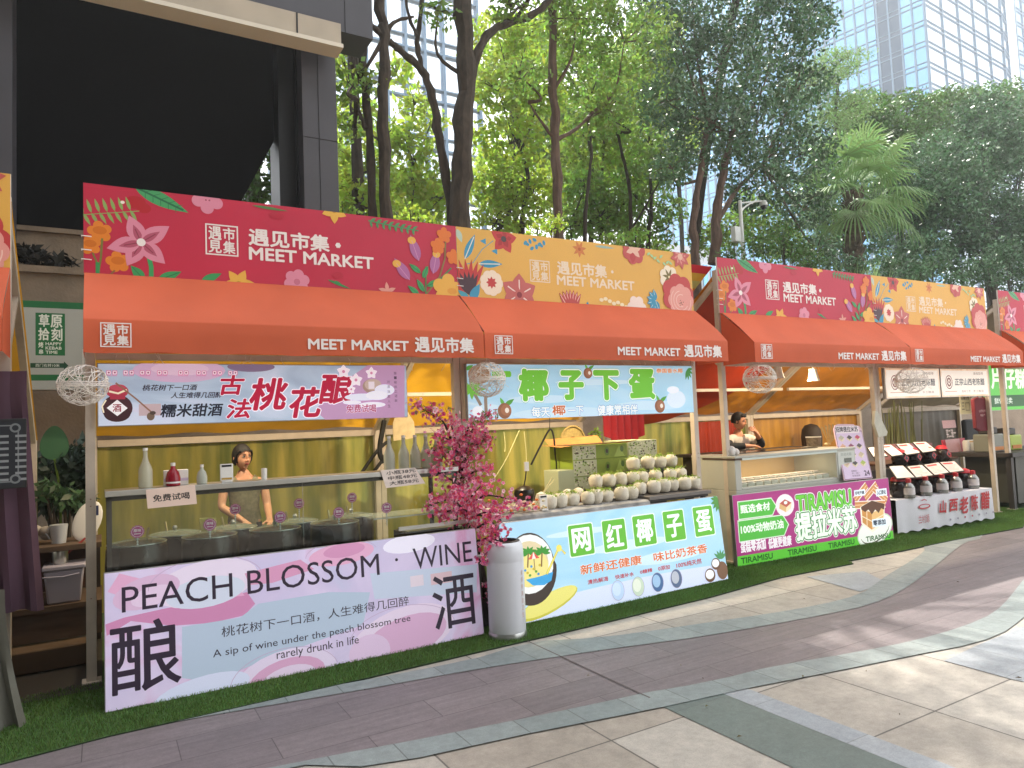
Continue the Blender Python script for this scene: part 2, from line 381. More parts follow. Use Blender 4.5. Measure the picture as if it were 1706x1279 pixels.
for k in range(38):                                     # dropped leaves and scraps
    x, y = random.uniform(-.5, 9), random.uniform(.6, 4.4); a = random.uniform(0, 6.28); L = random.uniform(.008, .022); c_, s_ = math.cos(a)*L, math.sin(a)*L
    b.add([(x-c_, y-s_, .012), (x+s_*.4, y-c_*.4, .016), (x+c_, y+s_, .013), (x-s_*.4, y+c_*.4, .02)], [(0, 1, 2, 3)], M_lit)
tag(b.build('fallen_leaves', smooth=False), 'scattered fallen leaves on the paving', 'leaves', kind='stuff')

# unseen building added behind and left of the viewer to cut the sky light
M_shade = mat('shade building stone', '#77706a', .6, nz=(.4, .15)); M_shadeg = mat('shade building glazing', '#2a3138', .15)
ml = thing('shade_building', 'unseen stone and dark glass building added across the plaza to dim the stalls', 'building', (-20, -20, 0)); b = MB(); b.box((-40, -40, 0), (9, -13, 26), M_shade); b.box((-40, -12.99, 0), (-11, 8, 26), M_shade); b.build('wall', ml)
for k in range(6):
    b = MB(); b.box((-38, -12.98, 1 + 4.2*k), (8, -12.9, 3.8 + 4.2*k), M_shadeg); b.build('window', ml)
    b = MB(); b.box((-10.98, -12, 1 + 4.2*k), (-10.9, 7, 3.8 + 4.2*k), M_shadeg); b.build('window', ml)

# artificial turf mats under the stalls
M_turf = mat('turf backing', '#4a6a30', .95, nz=(40, .45))
turf_edge = [(-4, 4.72), (-0.38,4.77,-0), (0.13,4.83,0), (0.64,4.83,0), (1.6,4.84,0), (2.51,4.87,0), (2.94,4.88,0), (3.48,4.89,0), (4.28,4.93,0), (5.04,4.96,0), (6.24,5.09,0), (7.36,5.04,-0)]
turf_edge2 = [(7.11,5.18,0), (7.71,5.14,0), (8.41,5.11,0), (9.52,5.1,0), (11.09,5.02,0), (12.6, 5.6), (17, 6.6)]
def turf(name, edge, yb, z):
    b = MB(); n = len(edge)
    top = [(p[0], p[1], z) for p in edge]; bk = [(p[0], yb, z) for p in edge]
    b.add(top + bk, [(i, i+1, n+i+1, n+i) for i in range(n-1)], M_turf)
    b.add(top + [(p[0], p[1], .001) for p in edge], [(i, i+1, n+i+1, n+i)[::-1] for i in range(n-1)], mat('turf edge', '#20301a', .95))
    return tag(b.build(name, base=(0, 0, 0), smooth=False), kind='structure')
turf('turf_mat', turf_edge, 8.6, .012); turf('turf_mat', turf_edge2, 8.7, .016)
def yedge(x):
    for E in (turf_edge, turf_edge2):
        for i in range(len(E)-1):
            if E[i][0] <= x <= E[i+1][0]: return E[i][1] + (E[i+1][1]-E[i][1])*(x-E[i][0])/(E[i+1][0]-E[i][0])
    return 6
gx = rng.uniform(-.9, 13, 150000); dens = rng.random(150000); gy0 = np.array([yedge(x) for x in gx]); gy = gy0 + .004 + rng.random(150000)**1.1 * np.where(gx < .2, 1.1, .75)
P0 = np.stack([gx, gy, np.full_like(gx, .012)], 1); th = rng.uniform(0, 6.28, len(gx)); hh = rng.uniform(.012, .026, len(gx))
lean = np.stack([np.cos(th*3)*.008, np.sin(th*2)*.008 - .004, hh], 1); side = np.stack([np.cos(th), np.sin(th), 0*th], 1)*.0022
Vt = np.stack([P0 - side, P0 + side, P0 + lean + side*.4, P0 + lean - side*.4], 1).reshape(-1, 3)
o = link_mesh('turf_grass', fast_mesh('turf_grass', Vt, np.arange(len(gx)*4).reshape(-1, 4), [mat('turf blades', '#73944e', .8, island=.3, nz=(1.3, .25), translucent=.3, spec=.2)]))
tag(o, 'short green artificial grass blades on the mats along the stalls', 'artificial grass', kind='stuff')

# raised planting terrace behind the stalls
M_wall = mat('terrace wall render', '#a3917f', .85, nz=(3, .25), bump=(30, .3))
M_soil = mat('planting soil', '#3a3323', .95, nz=(3, .5), bump=(12, .8))
b = MB(); b.box((-14, 9.6, 0), (70, 9.85, 3.05), M_wall); o = b.build('retaining_wall'); tag(o, kind='structure')
b = MB(); b.box((-14, 9.851, 0), (70, 40, 2.95), M_soil); tag(b.build('planting_terrace', base=(0, 0, 0)), kind='structure')
M_dterr = mat('weathered planter concrete', '#8a7863', .9, nz=(2.5, .35), bump=(20, .4))
b = MB(); b.box((-6, 9.85, 2.951), (1.9, 10.1, 3.72), M_dterr); b.box((-6, 9.8, 3.72), (1.9, 10.12, 3.8), M_dterr); tag(b.build('planter_wall', base=(0, 9.8, 2.95)), 'lower weathered concrete planter wall above the green and white board', 'planter wall')
b = MB(); b.box((-6, 10.45, 2.951), (1.9, 10.8, 4.36), M_dterr); b.box((-6, 10.4, 4.36), (1.9, 10.82, 4.42), M_dterr); b.box((-6, 10.9, 2.951), (1.9, 11.2, 4.85), M_dterr); tag(b.build('planter_wall', base=(0, 10.4, 2.95)), 'upper stepped concrete planter wall under the black roof', 'planter wall')

# ---------------------------------------------------------------- black pavilion on the left
M_blk = mat('black cladding', '#19191b', .45, nz=(2, .25), spec=.3); M_blk2 = mat('charcoal cladding', '#454349', .5, nz=(1.5, .15)); M_cream = mat('cream fascia', '#b5a894', .6, nz=(2.2, .2))
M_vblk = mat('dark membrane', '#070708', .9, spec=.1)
pv = thing('pavilion', 'tall black roofed pavilion with cream gutter and charcoal column behind the stalls', 'pavilion', (1, 10.5, 2.95))
b = MB(); b.box((2.62, 9.95, 2.95), (3.12, 10.5, 8.6), M_blk2); b.box((2.60, 10.2, 2.95), (2.619, 10.5, 8.6), M_blk); b.box((2.85, 9.94, 2.95), (2.856, 9.949, 8.6), M_blk); b.box((2.61, 9.94, 5.95), (3.13, 9.949, 5.956), M_blk); b.build('column', pv, bevel=.006)
b = MB(); b.box((2.36, 10.3, 2.95), (2.598, 10.9, 8.0), M_blk); b.build('column', pv)
b = MB(); b.box((-2.2, 9.9, 2.95), (-.78, 10.4, 9.0), M_blk2); b.build('column', pv)
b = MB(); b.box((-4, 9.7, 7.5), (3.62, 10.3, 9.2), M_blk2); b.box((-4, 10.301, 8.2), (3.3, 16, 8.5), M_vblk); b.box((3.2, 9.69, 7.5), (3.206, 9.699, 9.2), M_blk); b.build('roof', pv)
b = MB(); b.prism([(-3, 9.62, 7.44), (3.08, 9.62, 7.18), (3.08, 9.62, 7.2), (3.08, 9.62, 7.44)], (0, .01, 0), M_cream)
b = MB(); b.box((-4, 9.45, 7.16), (3.06, 9.72, 7.46), M_cream); b.box((-4, 9.42, 7.10), (3.08, 9.74, 7.157), mat('gutter lip', '#d6cdbb', .5)); b.box((2.44, 9.44, 7.16), (2.46, 9.449, 7.46), M_blk); b.box((.4, 9.444, 7.16), (.405, 9.449, 7.46), M_blk); b.build('fascia', pv)
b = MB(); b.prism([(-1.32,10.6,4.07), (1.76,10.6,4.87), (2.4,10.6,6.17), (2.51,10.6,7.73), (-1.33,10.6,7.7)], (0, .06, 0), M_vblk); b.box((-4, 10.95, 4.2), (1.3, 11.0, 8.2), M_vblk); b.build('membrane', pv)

# ---------------------------------------------------------------- glass towers
def glass_mat(name, tint, rough=.08, base='#9fc4dc', wav=.02):
    m = mat(name, base, rough, metal=.85); n, l = m.node_tree.nodes, m.node_tree.links; p = n['Principled BSDF']
    tc = n.new('ShaderNodeTexCoord'); t = n.new('ShaderNodeTexNoise'); t.inputs['Scale'].default_value = .12; l.new(tc.outputs['Object'], t.inputs['Vector'])
    b_ = n.new('ShaderNodeBump'); b_.inputs['Strength'].default_value = .3; b_.inputs['Distance'].default_value = wav * 40; l.new(t.outputs['Fac'], b_.inputs['Height']); l.new(b_.outputs['Normal'], p.inputs['Normal'])
    return m
M_gl1 = glass_mat('tower glass', None, .05, '#82b4d8'); M_gl2 = glass_mat('cloud lit tower glass', None, .12, '#d9e6ef'); M_mul = mat('tower mullion', '#627a90', .4, metal=.3); M_gdk = mat('dark tower glass', '#31465a', .1, metal=.6)  # paler copy for the right faces: bright cloud reflection put into the colour
def facade(t, a, b_, z0, z1, glass, nx, floor, depth=.25, wname='glazing'):
    a, b_ = Vector((a[0], a[1], 0)), Vector((b_[0], b_[1], 0)); d = (b_-a).normalized(); nrm_ = Vector((d.y, -d.x, 0))
    g = MB(); L = (b_-a).length
    g.add([a+Vector((0,0,z0)), b_+Vector((0,0,z0)), b_+Vector((0,0,z1)), a+Vector((0,0,z1))], [(0,1,2,3)], glass); g.build(wname, t, smooth=False)
    m = MB(); z = z0
    while z < z1:
        m.bar(a+nrm_*.1+Vector((0,0,z)), b_+nrm_*.1+Vector((0,0,z)), .3, .16, M_mul); m.bar(a+nrm_*.1+Vector((0,0,z+.95)), b_+nrm_*.1+Vector((0,0,z+.95)), .3, .1, M_mul); z += floor
    for i in range(nx+1):
        p = a + d*(L*i/nx) + nrm_*.12; m.bar(p+Vector((0,0,z0)), p+Vector((0,0,z1)), .22 if i % 1 == 0 else .12, .3, M_mul)
    m.build('mullion_grid', t, smooth=False)
tw = thing('glass_tower', 'bright blue glass office tower with a gridded curtain wall above the dark trees', 'office tower', (136, 70, 0))
c0 = (133.06,70,59.3); c0 = Vector((c0[0], c0[1], 0)); lf = c0 + Vector((-.2, .98, 0))*62; rt = c0 + Vector((.998, .07, 0))*34
facade(tw, lf, c0, 5, 130, M_gl1, 30, 4.0); facade(tw, c0, rt, 5, 130, M_gl2, 5, 4.0)
prev = rt
for k in range(4):
    nx_ = prev + Vector((math.cos(.25+.42*k), math.sin(.25+.42*k), 0))*5; facade(tw, prev, nx_, 5, 130, M_gl2 if k < 2 else M_gl1, 1, 4.0); prev = nx_
b = MB(); b.prism([(lf.x, lf.y, 130), (c0.x, c0.y, 130), (rt.x, rt.y, 130), (prev.x, prev.y, 130), (prev.x-20, prev.y+50, 130)], (0, 0, .5), M_mul); b.build('roof', tw)
b = MB(); pa = lf.lerp(c0, .86); pb = lf.lerp(c0, .935); nn = Vector((-.98, -.2, 0))*.08
b.add([pa+nn+Vector((0,0,5)), pb+nn+Vector((0,0,5)), pb+nn+Vector((0,0,130)), pa+nn+Vector((0,0,130))], [(0,1,2,3)], M_gdk); b.build('dark_bay', tw, smooth=False)
t2 = thing('glass_tower', 'distant pale glass tower seen at the far right edge beyond the first', 'office tower', (190, 78, 0))
facade(t2, (215.57,90,94.88)[:2], (260, 92), 5, 140, M_gl1, 10, 4.0)
t3 = thing('glass_tower', 'pale blue glass block glimpsed between the tall trunks of the grove', 'office block', (30, 50, 0))
a_ = (12.29,48,23.34); b__ = (26.19,48,25.94); facade(t3, a_[:2], b__[:2], 0, 38, glass_mat('pale block glass', None, .2, '#e6eff8'), 9, 3.8)
b = MB(); b.box((a_[0], 48.3, 0), (b__[0], 60, 38.3), M_mul); b.build('core', t3)
t4 = thing('white_building', 'white low building glimpsed through the slender trunks on the right of the grove', 'building', (38, 45, 0))
a_ = (39.73,44,16.62); b__ = (47.06,44,17.33); b = MB(); b.box((a_[0], 44, 0), (b__[0], 60, 16.5), mat('white facade', '#d7dade', .6)); b.build('wall', t4)
for i in range(8):
    for j in range(4):
        x = a_[0] + (b__[0]-a_[0])*(i+.2)/8; b = MB(); b.box((x, 43.9, 2 + j*3.6), (x + (b__[0]-a_[0])/8*.6, 43.96, 4.2 + j*3.6), M_gl1); b.build('window', t4)

# ---------------------------------------------------------------- trees
DENS = 1.35
M_bark = mat('bark dark', '#4a4035', .95, nz=(14, .5), bump=(26, .8), stretch=(1, 1, .35)); M_bark2 = mat('bark red brown', '#6a5446', .95, nz=(10, .45), bump=(22, .8), stretch=(1, 1, .3))
L_lime = mat('sunlit camphor leaf', '#adc449', .5, island=.32, nz=(.5, .3), translucent=.68); L_mid = mat('mid green leaf', '#87a64a', .45, island=.35, nz=(.5, .35), translucent=.58)
L_dark = mat('dark ficus leaf', '#62825a', .32, island=.45, nz=(.6, .4), translucent=.25); L_hedge = mat('hedge leaf', '#64863e', .4, island=.45, nz=(.8, .4), translucent=.35)
L_feather = mat('feathery pale leaf', '#8aa668', .5, island=.3, nz=(.8, .3), translucent=.5)
def tree(name, label, limbs, clumps, leaf, n_per=900, size=.14, bark=None, group=None, cat='tree', twigs=True, aspect=.5):
    base = Vector(limbs[0][0][0]); base.z = min(base.z, 2.95)
    t = thing(name, label, cat, base, group); b = MB(); bark = bark or M_bark
    for i, (pts, r0, r1) in enumerate(limbs):
        P = [Vector(p) for p in pts]
        if i == 0: P = [Vector((P[0].x, P[0].y, 2.9))] + P
        C = curve_pts(P, 5); n = len(C)
        rr = [(r0 + (r1-r0)*k/(n-1)) * (1 + .12*math.sin(k*1.7+i)) * (1.35 if (i == 0 and k == 0) else 1) for k in range(n)]
        C = [c + Vector((random.uniform(-1, 1), random.uniform(-1, 1), 0)) * r0 * .25 for c in C]
        b.tube(C, rr, bark, 9)
    if twigs:
        tips = [Vector(l[0][-1]) for l in limbs] + [Vector(limbs[0][0][len(limbs[0][0])//2])]
        for c in clumps:
            cv = Vector(c[:3]); tp = min(tips, key=lambda q: (q-cv).length)
            if (tp-cv).length < 7: mid = tp.lerp(cv, .5) + Vector((random.uniform(-.3, .3), random.uniform(-.3, .3), -.2)); b.tube(curve_pts([tp, mid, cv], 4), lerp(.045, .012, 9), bark, 5)
            for k in range(5): e = cv + Vector((random.uniform(-1, 1), random.uniform(-1, 1), random.uniform(-.5, .8)))*c[3]*.8; b.tube([cv, cv.lerp(e, .5)+Vector((0, 0, .08)), e], [.022, .013, .005], bark, 4)
    b.build('trunk', t)
    V, F = leaf_cloud([tuple(c) for c in clumps], n_per, size, aspect); V = V - np.array(base)
    me = fast_mesh('crown', V, F, [leaf]); o = link_mesh('crown', me, t)
    return t
G = 'trees of the grove behind the stalls'
tree('camphor_tree', 'slender dark trunk closest to the black pavilion column', [([(3.83,10.5,5.03), (3.8,10.5,6.33), (3.74,10.5,7.59), (3.72,10.5,8.58), (3.72,10.5,10.18)], .075, .05), ([(3.75,10.5,6.47), (3.66,10.5,6.7), (3.61,10.5,6.93)], .04, .015)],
     [(3.58,10.5,7.17,0.425), (3.54,11,11.19,1.4), (2.9,11.5,12.6,1.626), (3.7,11,6.71,0.295)], L_mid, 900, .12, group=G)
tree('camphor_tree', 'straight dark trunk with a cut stub, second from the pavilion column', [([(3.97,10.3,4.99), (3.97,10.3,6.77), (4.04,10.3,7.96), (3.97,10.3,8.54), (3.97,10.3,10.13)], .1, .075), ([(4.03,10.3,7.81), (4.18,10.3,8.21), (4.55,10.3,8.41)], .045, .02), ([(3.99,10.3,7.95), (3.85,10.3,8.06), (3.7,10.3,8.19), (3.55,10.3,8.37)], .05, .03)],
     [(4.2,10.5,11.07,1.189), (5.09,10,12.09,1.496), (3.71,10.6,7.34,0.211)], L_mid, 900, .12, group=G)
tree('camphor_tree', 'curved dark trunk leaning left with a high fork beside the thickest trunk', [([(5.33,10.8,5.29), (5.18,10.8,6.48), (5.07,10.8,7.36), (4.88,10.8,7.81), (4.55,10.8,8.05), (4.3,10.8,8.2)], .09, .055), ([(4.88,10.8,7.81), (4.8,10.8,8.3), (4.9,10.8,8.86), (4.98,10.8,10.39)], .05, .035), ([(4.8,10.8,8.41), (4.66,10.8,8.79), (4.59,10.8,9.41)], .035, .02)],
     [(5.07,11,11.66,0.961), (6.89,11.5,13.72,1.431)], L_mid, 900, .12, group=G)
tree('camphor_tree', 'thickest dark trunk of the grove with a long limb reaching right', [([(5.36,10.5,5.05), (5.44,10.5,6.41), (5.59,10.5,7.7), (5.55,10.5,9.08), (5.51,10.5,11.02)], .19, .14), ([(5.65,10.5,7.66), (5.84,10.5,8.3), (6.22,10.5,8.76), (6.89,10.5,9.14), (7.37,10.5,9.59), (7.75,10.5,10.4)], .085, .05), ([(6.22,10.5,8.76), (6.58,10.5,9.15), (6.9,10.5,9.44)], .04, .02)],
     [(6.94,10.5,10.15,0.772), (8.01,10.5,10,0.689), (5.56,10.5,12.14,1.793), (6.38,9.8,12.48,1.144), (6.33,10.2,9.02,0.367), (5.08,10.5,8.74,0.325)], L_mid, 900, .12, group=G)
tree('camphor_tree', 'grey brown trunk standing above the yellow and white lettered banner', [([(8.36,12,5.52), (8.41,12,7.57), (8.41,12,8.74), (8.5,12,10.74), (8.54,12,12.36)], .115, .08), ([(8.45,12,7.68), (8.96,12,8), (9.38,12,8.41)], .05, .02), ([(8.41,12,7.64), (8.04,12,8.02), (7.77,12,8.35)], .04, .015)],
     [(9.1,12,10.5,1.046), (10.42,12,10.28,1.09), (7.92,12,11.5,1.01), (9.81,12,11.52,0.806), (9.8,12,8.62,0.664), (7.65,12,8.84,0.495), (9.2, 9.6, 15.6, 1.7), (10.6, 10.2, 16.0, 1.8), (12.2, 10.4, 15.8, 1.7), (7.8, 9.4, 15.4, 1.5), (10.0, 8.4, 15.6, 1.5), (13.5, 11.6, 15.4, 1.3), (11.2, 11.9, 15.4, .8), (9.0, 11.6, 15.2, .6), (12.6, 12.6, 14.8, .8)], L_mid, 1000, .13, bark=M_bark2, group=G)  # highest clumps are unseen, added to shade and dapple the plaza
# sunlit understorey further back
tree('young_tree', 'yellow green sunlit tree between the pavilion column and the first trunk', [([(5.06,15,6.22), (5,15,7.3), (5.18,15,8.7)], .09, .04)], [(4.98,15,8.8,0.644), (5.22,15,7.47,0.808), (5.03,16,7.2,0.775), (6.11,16,8.83,0.586), (4.87,15,9.88,0.47), (6.48,16,10.57,0.476)], L_lime, 900, .17, group=G)
tree('young_tree', 'yellow green sunlit tree showing behind the forked trunks', [([(6.82,16,6.67), (7.02,16,7.61), (6.8,16,8.34)], .08, .03)], [(6.74,16,8.78,0.716), (6.51,16,7.54,0.737), (7.27,16,7.95,0.679), (7.87,17,10.01,0.405), (7.46,16,7.28,0.53), (7.15,16.5,10.07,0.465)], L_lime, 900, .17, group=G)
tree('young_tree', 'bright lime leaved tree right of the thickest trunk', [([(9.33,15,6.52), (9.58,15,7.95), (9.4,15,8.7)], .09, .04), ([(8.64,15,6.52), (9.01,15,7.1), (9.44,15,7.93)], .06, .03)], [(8.8,15,10.15,0.756), (9.09,15,8.81,0.987), (8.8,15.5,7.84,0.692), (10.08,15.5,8.02,0.765), (9.45,16,12.23,0.812), (10.06,15,10.25,0.705), (10.42,16,12.47,0.75)], L_lime, 900, .17, group=G)
tree('young_tree', 'mid green tree behind the slim trunks at the centre of the grove', [([(13.01,17,7.23), (13.15,17,9.48), (13.07,17,10.98)], .09, .05), ([(13.36,17,7.26), (13.52,17,9.16), (13.85,17,11.51)], .07, .03)], [(12.75,17,12.43,1.103), (13.32,17,10.46,1.297), (12.54,17,8.65,1.087), (15.73,18,12.93,1.429), (15.55,18,10.19,1.212), (12.85,18,14.1,1.155), (14.69,18,8.65,0.988)], mat('olive leaf', '#9cb84a', .5, island=.4, nz=(.5, .4), translucent=.62), 750, .2, group=G)
tree('slim_tree', 'slender leaning stem over the right part of the yellow banner', [([(12.02,14,6.22), (12.07,14,7.5), (11.93,14,8.43), (11.74,14,9.2)], .06, .035), ([(12.01,14,6.61), (12.56,14,7.32), (13.14,14,8.13)], .035, .02)], [(11.6,14,9.49,0.622), (13.18,14,8.63,0.583)], L_mid, 800, .14, group=G)
tree('slim_tree', 'slender straight stem with a pale gap beside it right of the centre', [([(10.17,13.5,6), (10.29,13.5,7.11), (10.48,13.5,8.18), (10.44,13.5,9.08)], .06, .03)], [(10.54,13.5,9.25,0.501), (10.89,13.5,10.38,0.672)], L_mid, 800, .14, group=G)
tree('slim_tree', 'thin dark stem rising beside the white building gap', [([(13.04,14.5,6.35), (13.22,14.5,7.46), (13.24,14.5,8.64)], .075, .04)], [(13.28,14.5,9.33,0.665), (12.71,14.5,7.73,0.408)], L_mid, 800, .14, group=G)
DENS = 1.7
# dark ficus masses
tree('ficus_tree', 'large dark glossy ficus with a reddish forked trunk behind the banner gap', [([(12.77,12.5,5.48), (12.77,12.5,6.53), (13.04,12.5,7.62), (13.48,12.5,9.24)], .12, .07), ([(13.39,12.5,5.53), (13.51,12.5,6.46), (13.77,12.5,7.57), (14.33,12.5,9.08)], .15, .08), ([(13.59,12.5,6.62), (14.3,12.5,7.49), (15.4,12.5,8.37)], .07, .04)],
     [(12.61,12.5,11.23,1.123), (14.03,12.5,10.78,1.4), (16.23,12.5,12.13,1.408), (13.46,12.5,8.92,1.218), (15.26,12.5,9.41,1.361), (17.1,12.5,10.78,1.012), (12.08,12.5,9.43,0.879), (16.91,12.5,8.85,1.085), (15.12,12.5,7.75,0.952), (17.01,12.5,7.34,0.8), (12.16,12.5,7.79,0.584), (13.17,12.5,13.26,1.685), (16.7,12.5,14.51,1.689), (17.85,12.5,13.07,0.779), (17.4,12.5,6.19,0.671)], L_dark, 950, .13, bark=M_bark2, group=G)
tree('ficus_tree', 'dense dark round crowned tree filling the far right behind the stalls', [([(32.08,15,7.58), (32.08,15,9.1), (32.16,15,11.15)], .2, .1), ([(32.24,15,8.61), (34.52,15,10.42)], .1, .06)],
     [(28.58,15,11.13,1.654), (32.36,15,12.47,1.898), (35.23,15,11.59,2.119), (29.1,15,8.78,1.424), (32.86,15,9.44,1.776), (27.29,15,7.66,1.03), (36.36,15,8.74,1.878), (32.6,15,14.08,1.274), (36.77,15,14.31,1.637), (30.2,15,10.38,1.457), (34.25,15,8.81,1.556), (30.71,15,7.72,1.218), (25.6,15,6.61,0.885), (28.38,15,9.66,1.29), (35.51,15,13.26,1.334)], L_dark, 800, .16, group=G)
tree('round_tree', 'mid green bushy tree under the glass tower left of the dense one', [([(34.25,20,9.46), (34.71,20,13.15), (34.73,20,15.3)], .18, .1)], [(32.11,20,16.04,1.452), (35.68,20,16.72,1.469), (39.11,20,17.7,1.445), (31.39,20,13.85,1.574), (35.93,20,14.57,1.836), (33.54,20,11.78,1.766), (31.56,20,15.34,1.295), (33.95,20,15.17,1.489), (38.29,20,15.92,1.584)], L_hedge, 650, .2, group=G)
tree('round_tree', 'pale green bushy tree at the top right under the tower corner', [([(46.54,22,11.76), (47.41,22,17.5), (47.71,22,19.46)], .18, .1)], [(44.98,22,19.5,1.628), (48.57,22,20.39,1.888), (52.91,22,21.04,1.982), (47.47,22,17.89,2.229), (42.11,22,17.34,1.394)], L_hedge, 650, .22, group=G)
tree('feathery_tree', 'pale feathery flat topped tree between the big ficus and the tower', [([(26.17,18,8.27), (26.72,18,12.64), (27.16,18,15.57)], .12, .06)], [tuple((27.04,18,16.33,1.271))+(.4,), tuple((25.36,18,15.19,1.232))+(.5,), tuple((27.66,18,14.63,1.28))+(.45,), tuple((26.12,18,13.31,1.244))], L_feather, 900, .15, group=G, aspect=.3)
DENS = 1.3
# far screen of foliage that closes the view between the trunks
for k, (px_, lab) in enumerate((( (7.9,26,11.3,2.057), 'far leafy tree low behind the pavilion column'), ( (11.47,27,10.86,1.756), 'far leafy tree low behind the forked trunks'), ((16.33,27,15.62,3.836), 'far tall leafy tree behind the bright lime one'), ((22.28,28,16.51,4.608), 'far tall leafy tree behind the centre of the grove'), ((27.43,28,19.79,4.301), 'far tall tree behind the white building gap'))):
    x, y, z, r = px_; cl = [(x + random.uniform(-.7, .7)*r, y + random.uniform(-1, 1), z + random.uniform(-.75, .75)*r, r*random.uniform(.35, .55)) for _ in range(7)]
    tree('far_tree', lab, [([(x, y, 3), (x+.1, y, z-r*.3), (x, y, z+.3*r)], .16, .07)], cl, L_mid if k % 2 else L_lime, 420, .26, group=G, twigs=False)
# added shade crowns overhead: unseen tree tops that shape the sun patches
for x, y, z, r, lab in ((2.5, 12.5, 13.5, 3.4, 'added tall tree behind the pavilion, its unseen crown there for shade'), (4.6, 12.9, 13.8, 2.5, 'added tall tree behind the centre, its unseen crown there for shade'), (15.3, 10.6, 17.6, 2.6, 'added tall tree behind the banner gap, its unseen crown there for shade')):
    cl = [(x + random.uniform(-1, 1)*r, y + random.uniform(-1.2, .5), z + random.uniform(-.5, .6)*r*.7, r*random.uniform(.4, .6)) for _ in range(9)]
    tree('shade_tree', lab, [([(x, y+(4.5 if x > 15 else 1), 3), (x+.1, y+(4.2 if x > 15 else 1), 8), (x-.1, y+.6, z)], .16, .1)], cl, L_mid, 330, .26, group=G)

# understorey that closes the view between the trunks
for c_, lf, lab in (([(4.8,14,6.56,0.563), (5.31,14,6.43,0.509), (4.4,14,5.88,0.492)], L_lime, 'low yellow green sapling between the first two trunks'), ([(6.56,15,6.66,0.63), (7.12,15,7.16,0.428), (6.44,15,7.36,0.489)], L_lime, 'low yellow green sapling behind the forked trunk'),
        ([(8.48,15,6.73,0.667), (9.36,15,7.14,0.685), (8.94,15,7.55,0.602)], L_lime, 'low yellow green sapling right of the thickest trunk'), ([(11.55,16,7.35,0.76), (12.62,16,7.64,0.868), (13.54,16,8.11,0.711), (12.13,16,8.46,0.688)], L_mid, 'mid green sapling behind the slender stems'),
        ([(15.3,17,7.65,0.77), (16.13,17,8.53,0.707), (14.54,17,7.38,0.662), (14.92,17,9.36,0.767)], L_mid, 'mid green sapling left of the white building gap'), ([(16.92,15,7.48,0.831), (18.05,15,8.18,0.854), (19.09,15,7.32,0.872), (15.86,15,7.01,0.629)], L_mid, 'sapling behind the white camera pole'),
        ([(23.77,16,8.93,1.109), (22.93,16,7.51,0.979), (25.13,16,8.16,1.023), (22.12,16,9.4,0.86), (25.47,17,11.34,1.188)], L_dark, 'dark sapling behind the palm trunk'), ([(29.26,17,9.33,1.391), (28.59,17,10.79,1.254), (31.23,17,10.87,1.31), (29.94,17,7.85,1.148)], L_dark, 'dark sapling right of the palm')):
    x, y, z = c_[0][:3]; tree('sapling', lab, [([(x, y, 3), (x+.1, y, (z+3)/2), (x, y, z)], .05, .02)], c_, lf, 800, .16, group=G)

# ---------------------------------------------------------------- bushes and undergrowth
DENS = 1.3
def bush(label, clumps, leaf, n_per=1100, size=.12, name='bush', aspect=.5, base=None, group='bushes on the terrace'):
    c = np.array([q[:3] for q in clumps]); base = Vector(base) if base is not None else Vector((c[:, 0].mean(), c[:, 1].mean(), 2.95))
    t = thing(name, label, 'bush', base, group); V, F = leaf_cloud([tuple(q) for q in clumps], n_per, size, aspect, shell=.3); V = V - np.array(base)
    link_mesh('foliage', fast_mesh('foliage', V, F, [leaf]), t); b = MB()
    for q in clumps:
        for k in range(4): b.tube([(base.x + random.uniform(-.15, .15), base.y, base.z), (q[0]*.6+base.x*.4, q[1], (q[2]+base.z)/2), (q[0]+random.uniform(-.4, .4)*q[3], q[1], q[2]+random.uniform(-.2, .5)*q[3])], [.025, .018, .006], M_bark, 5)
    b.build('stem', t); return t
bush('light green bush above the middle of the yellow banner', [(6.94,10.5,5.17,0.28), (7.28,10.5,5.35,0.263), (6.74,10.6,5.01,0.237)], L_lime, 1500, .09)
bush('green bush above the right end of the yellow banner', [(8.98,11,5.27,0.337), (9.61,11,5.45,0.32), (10.24,11,5.2,0.314)], L_mid, 1500, .09)
bush('bushy green shrub right of the white camera pole', [(13.99,11.5,5.8,0.51), (15.09,11.5,5.82,0.511), (14.68,11.5,6.24,0.446), (15.77,11.5,5.65,0.429)], L_hedge, 1500, .1)
bush('low green shrub above the second red banner left of the pole', [(12.51,11.2,5.38,0.301), (12.98,11.2,5.21,0.278)], L_hedge, 1500, .09)
bush('low dark hedge under the palm on the right', [(18.02,11,5.57,0.509), (19.66,11,5.45,0.531), (21.46,11,5.32,0.521), (16.73,11,5.46,0.399), (20.59,11,5.77,0.425)], L_dark, 1500, .1)
bush('dark shrub in shade at the far right above the last banners', [(25.27,12,6.17,0.791), (27.63,12,6.14,0.935), (26.94,12,6.92,0.718)], L_dark, 1200, .12)
bush('small yellow green bush between the first trunks', [(4.94,11.5,5.55,0.256), (5.28,11.5,5.42,0.216), (4.68,11.5,5.33,0.19)], L_lime, 1300, .1)
bush('green shrub low beside the pavilion column', [(3.69,11.5,5.5,0.243), (3.84,11.5,5.21,0.224)], L_mid, 1300, .1)
bush('shaded dark bush seen through the triangular gap of the membrane', [(2.58,12.5,6.03,0.417), (2.37,12.5,5.63,0.413), (2.79,12.5,6.6,0.316)], L_hedge, 1200, .13)
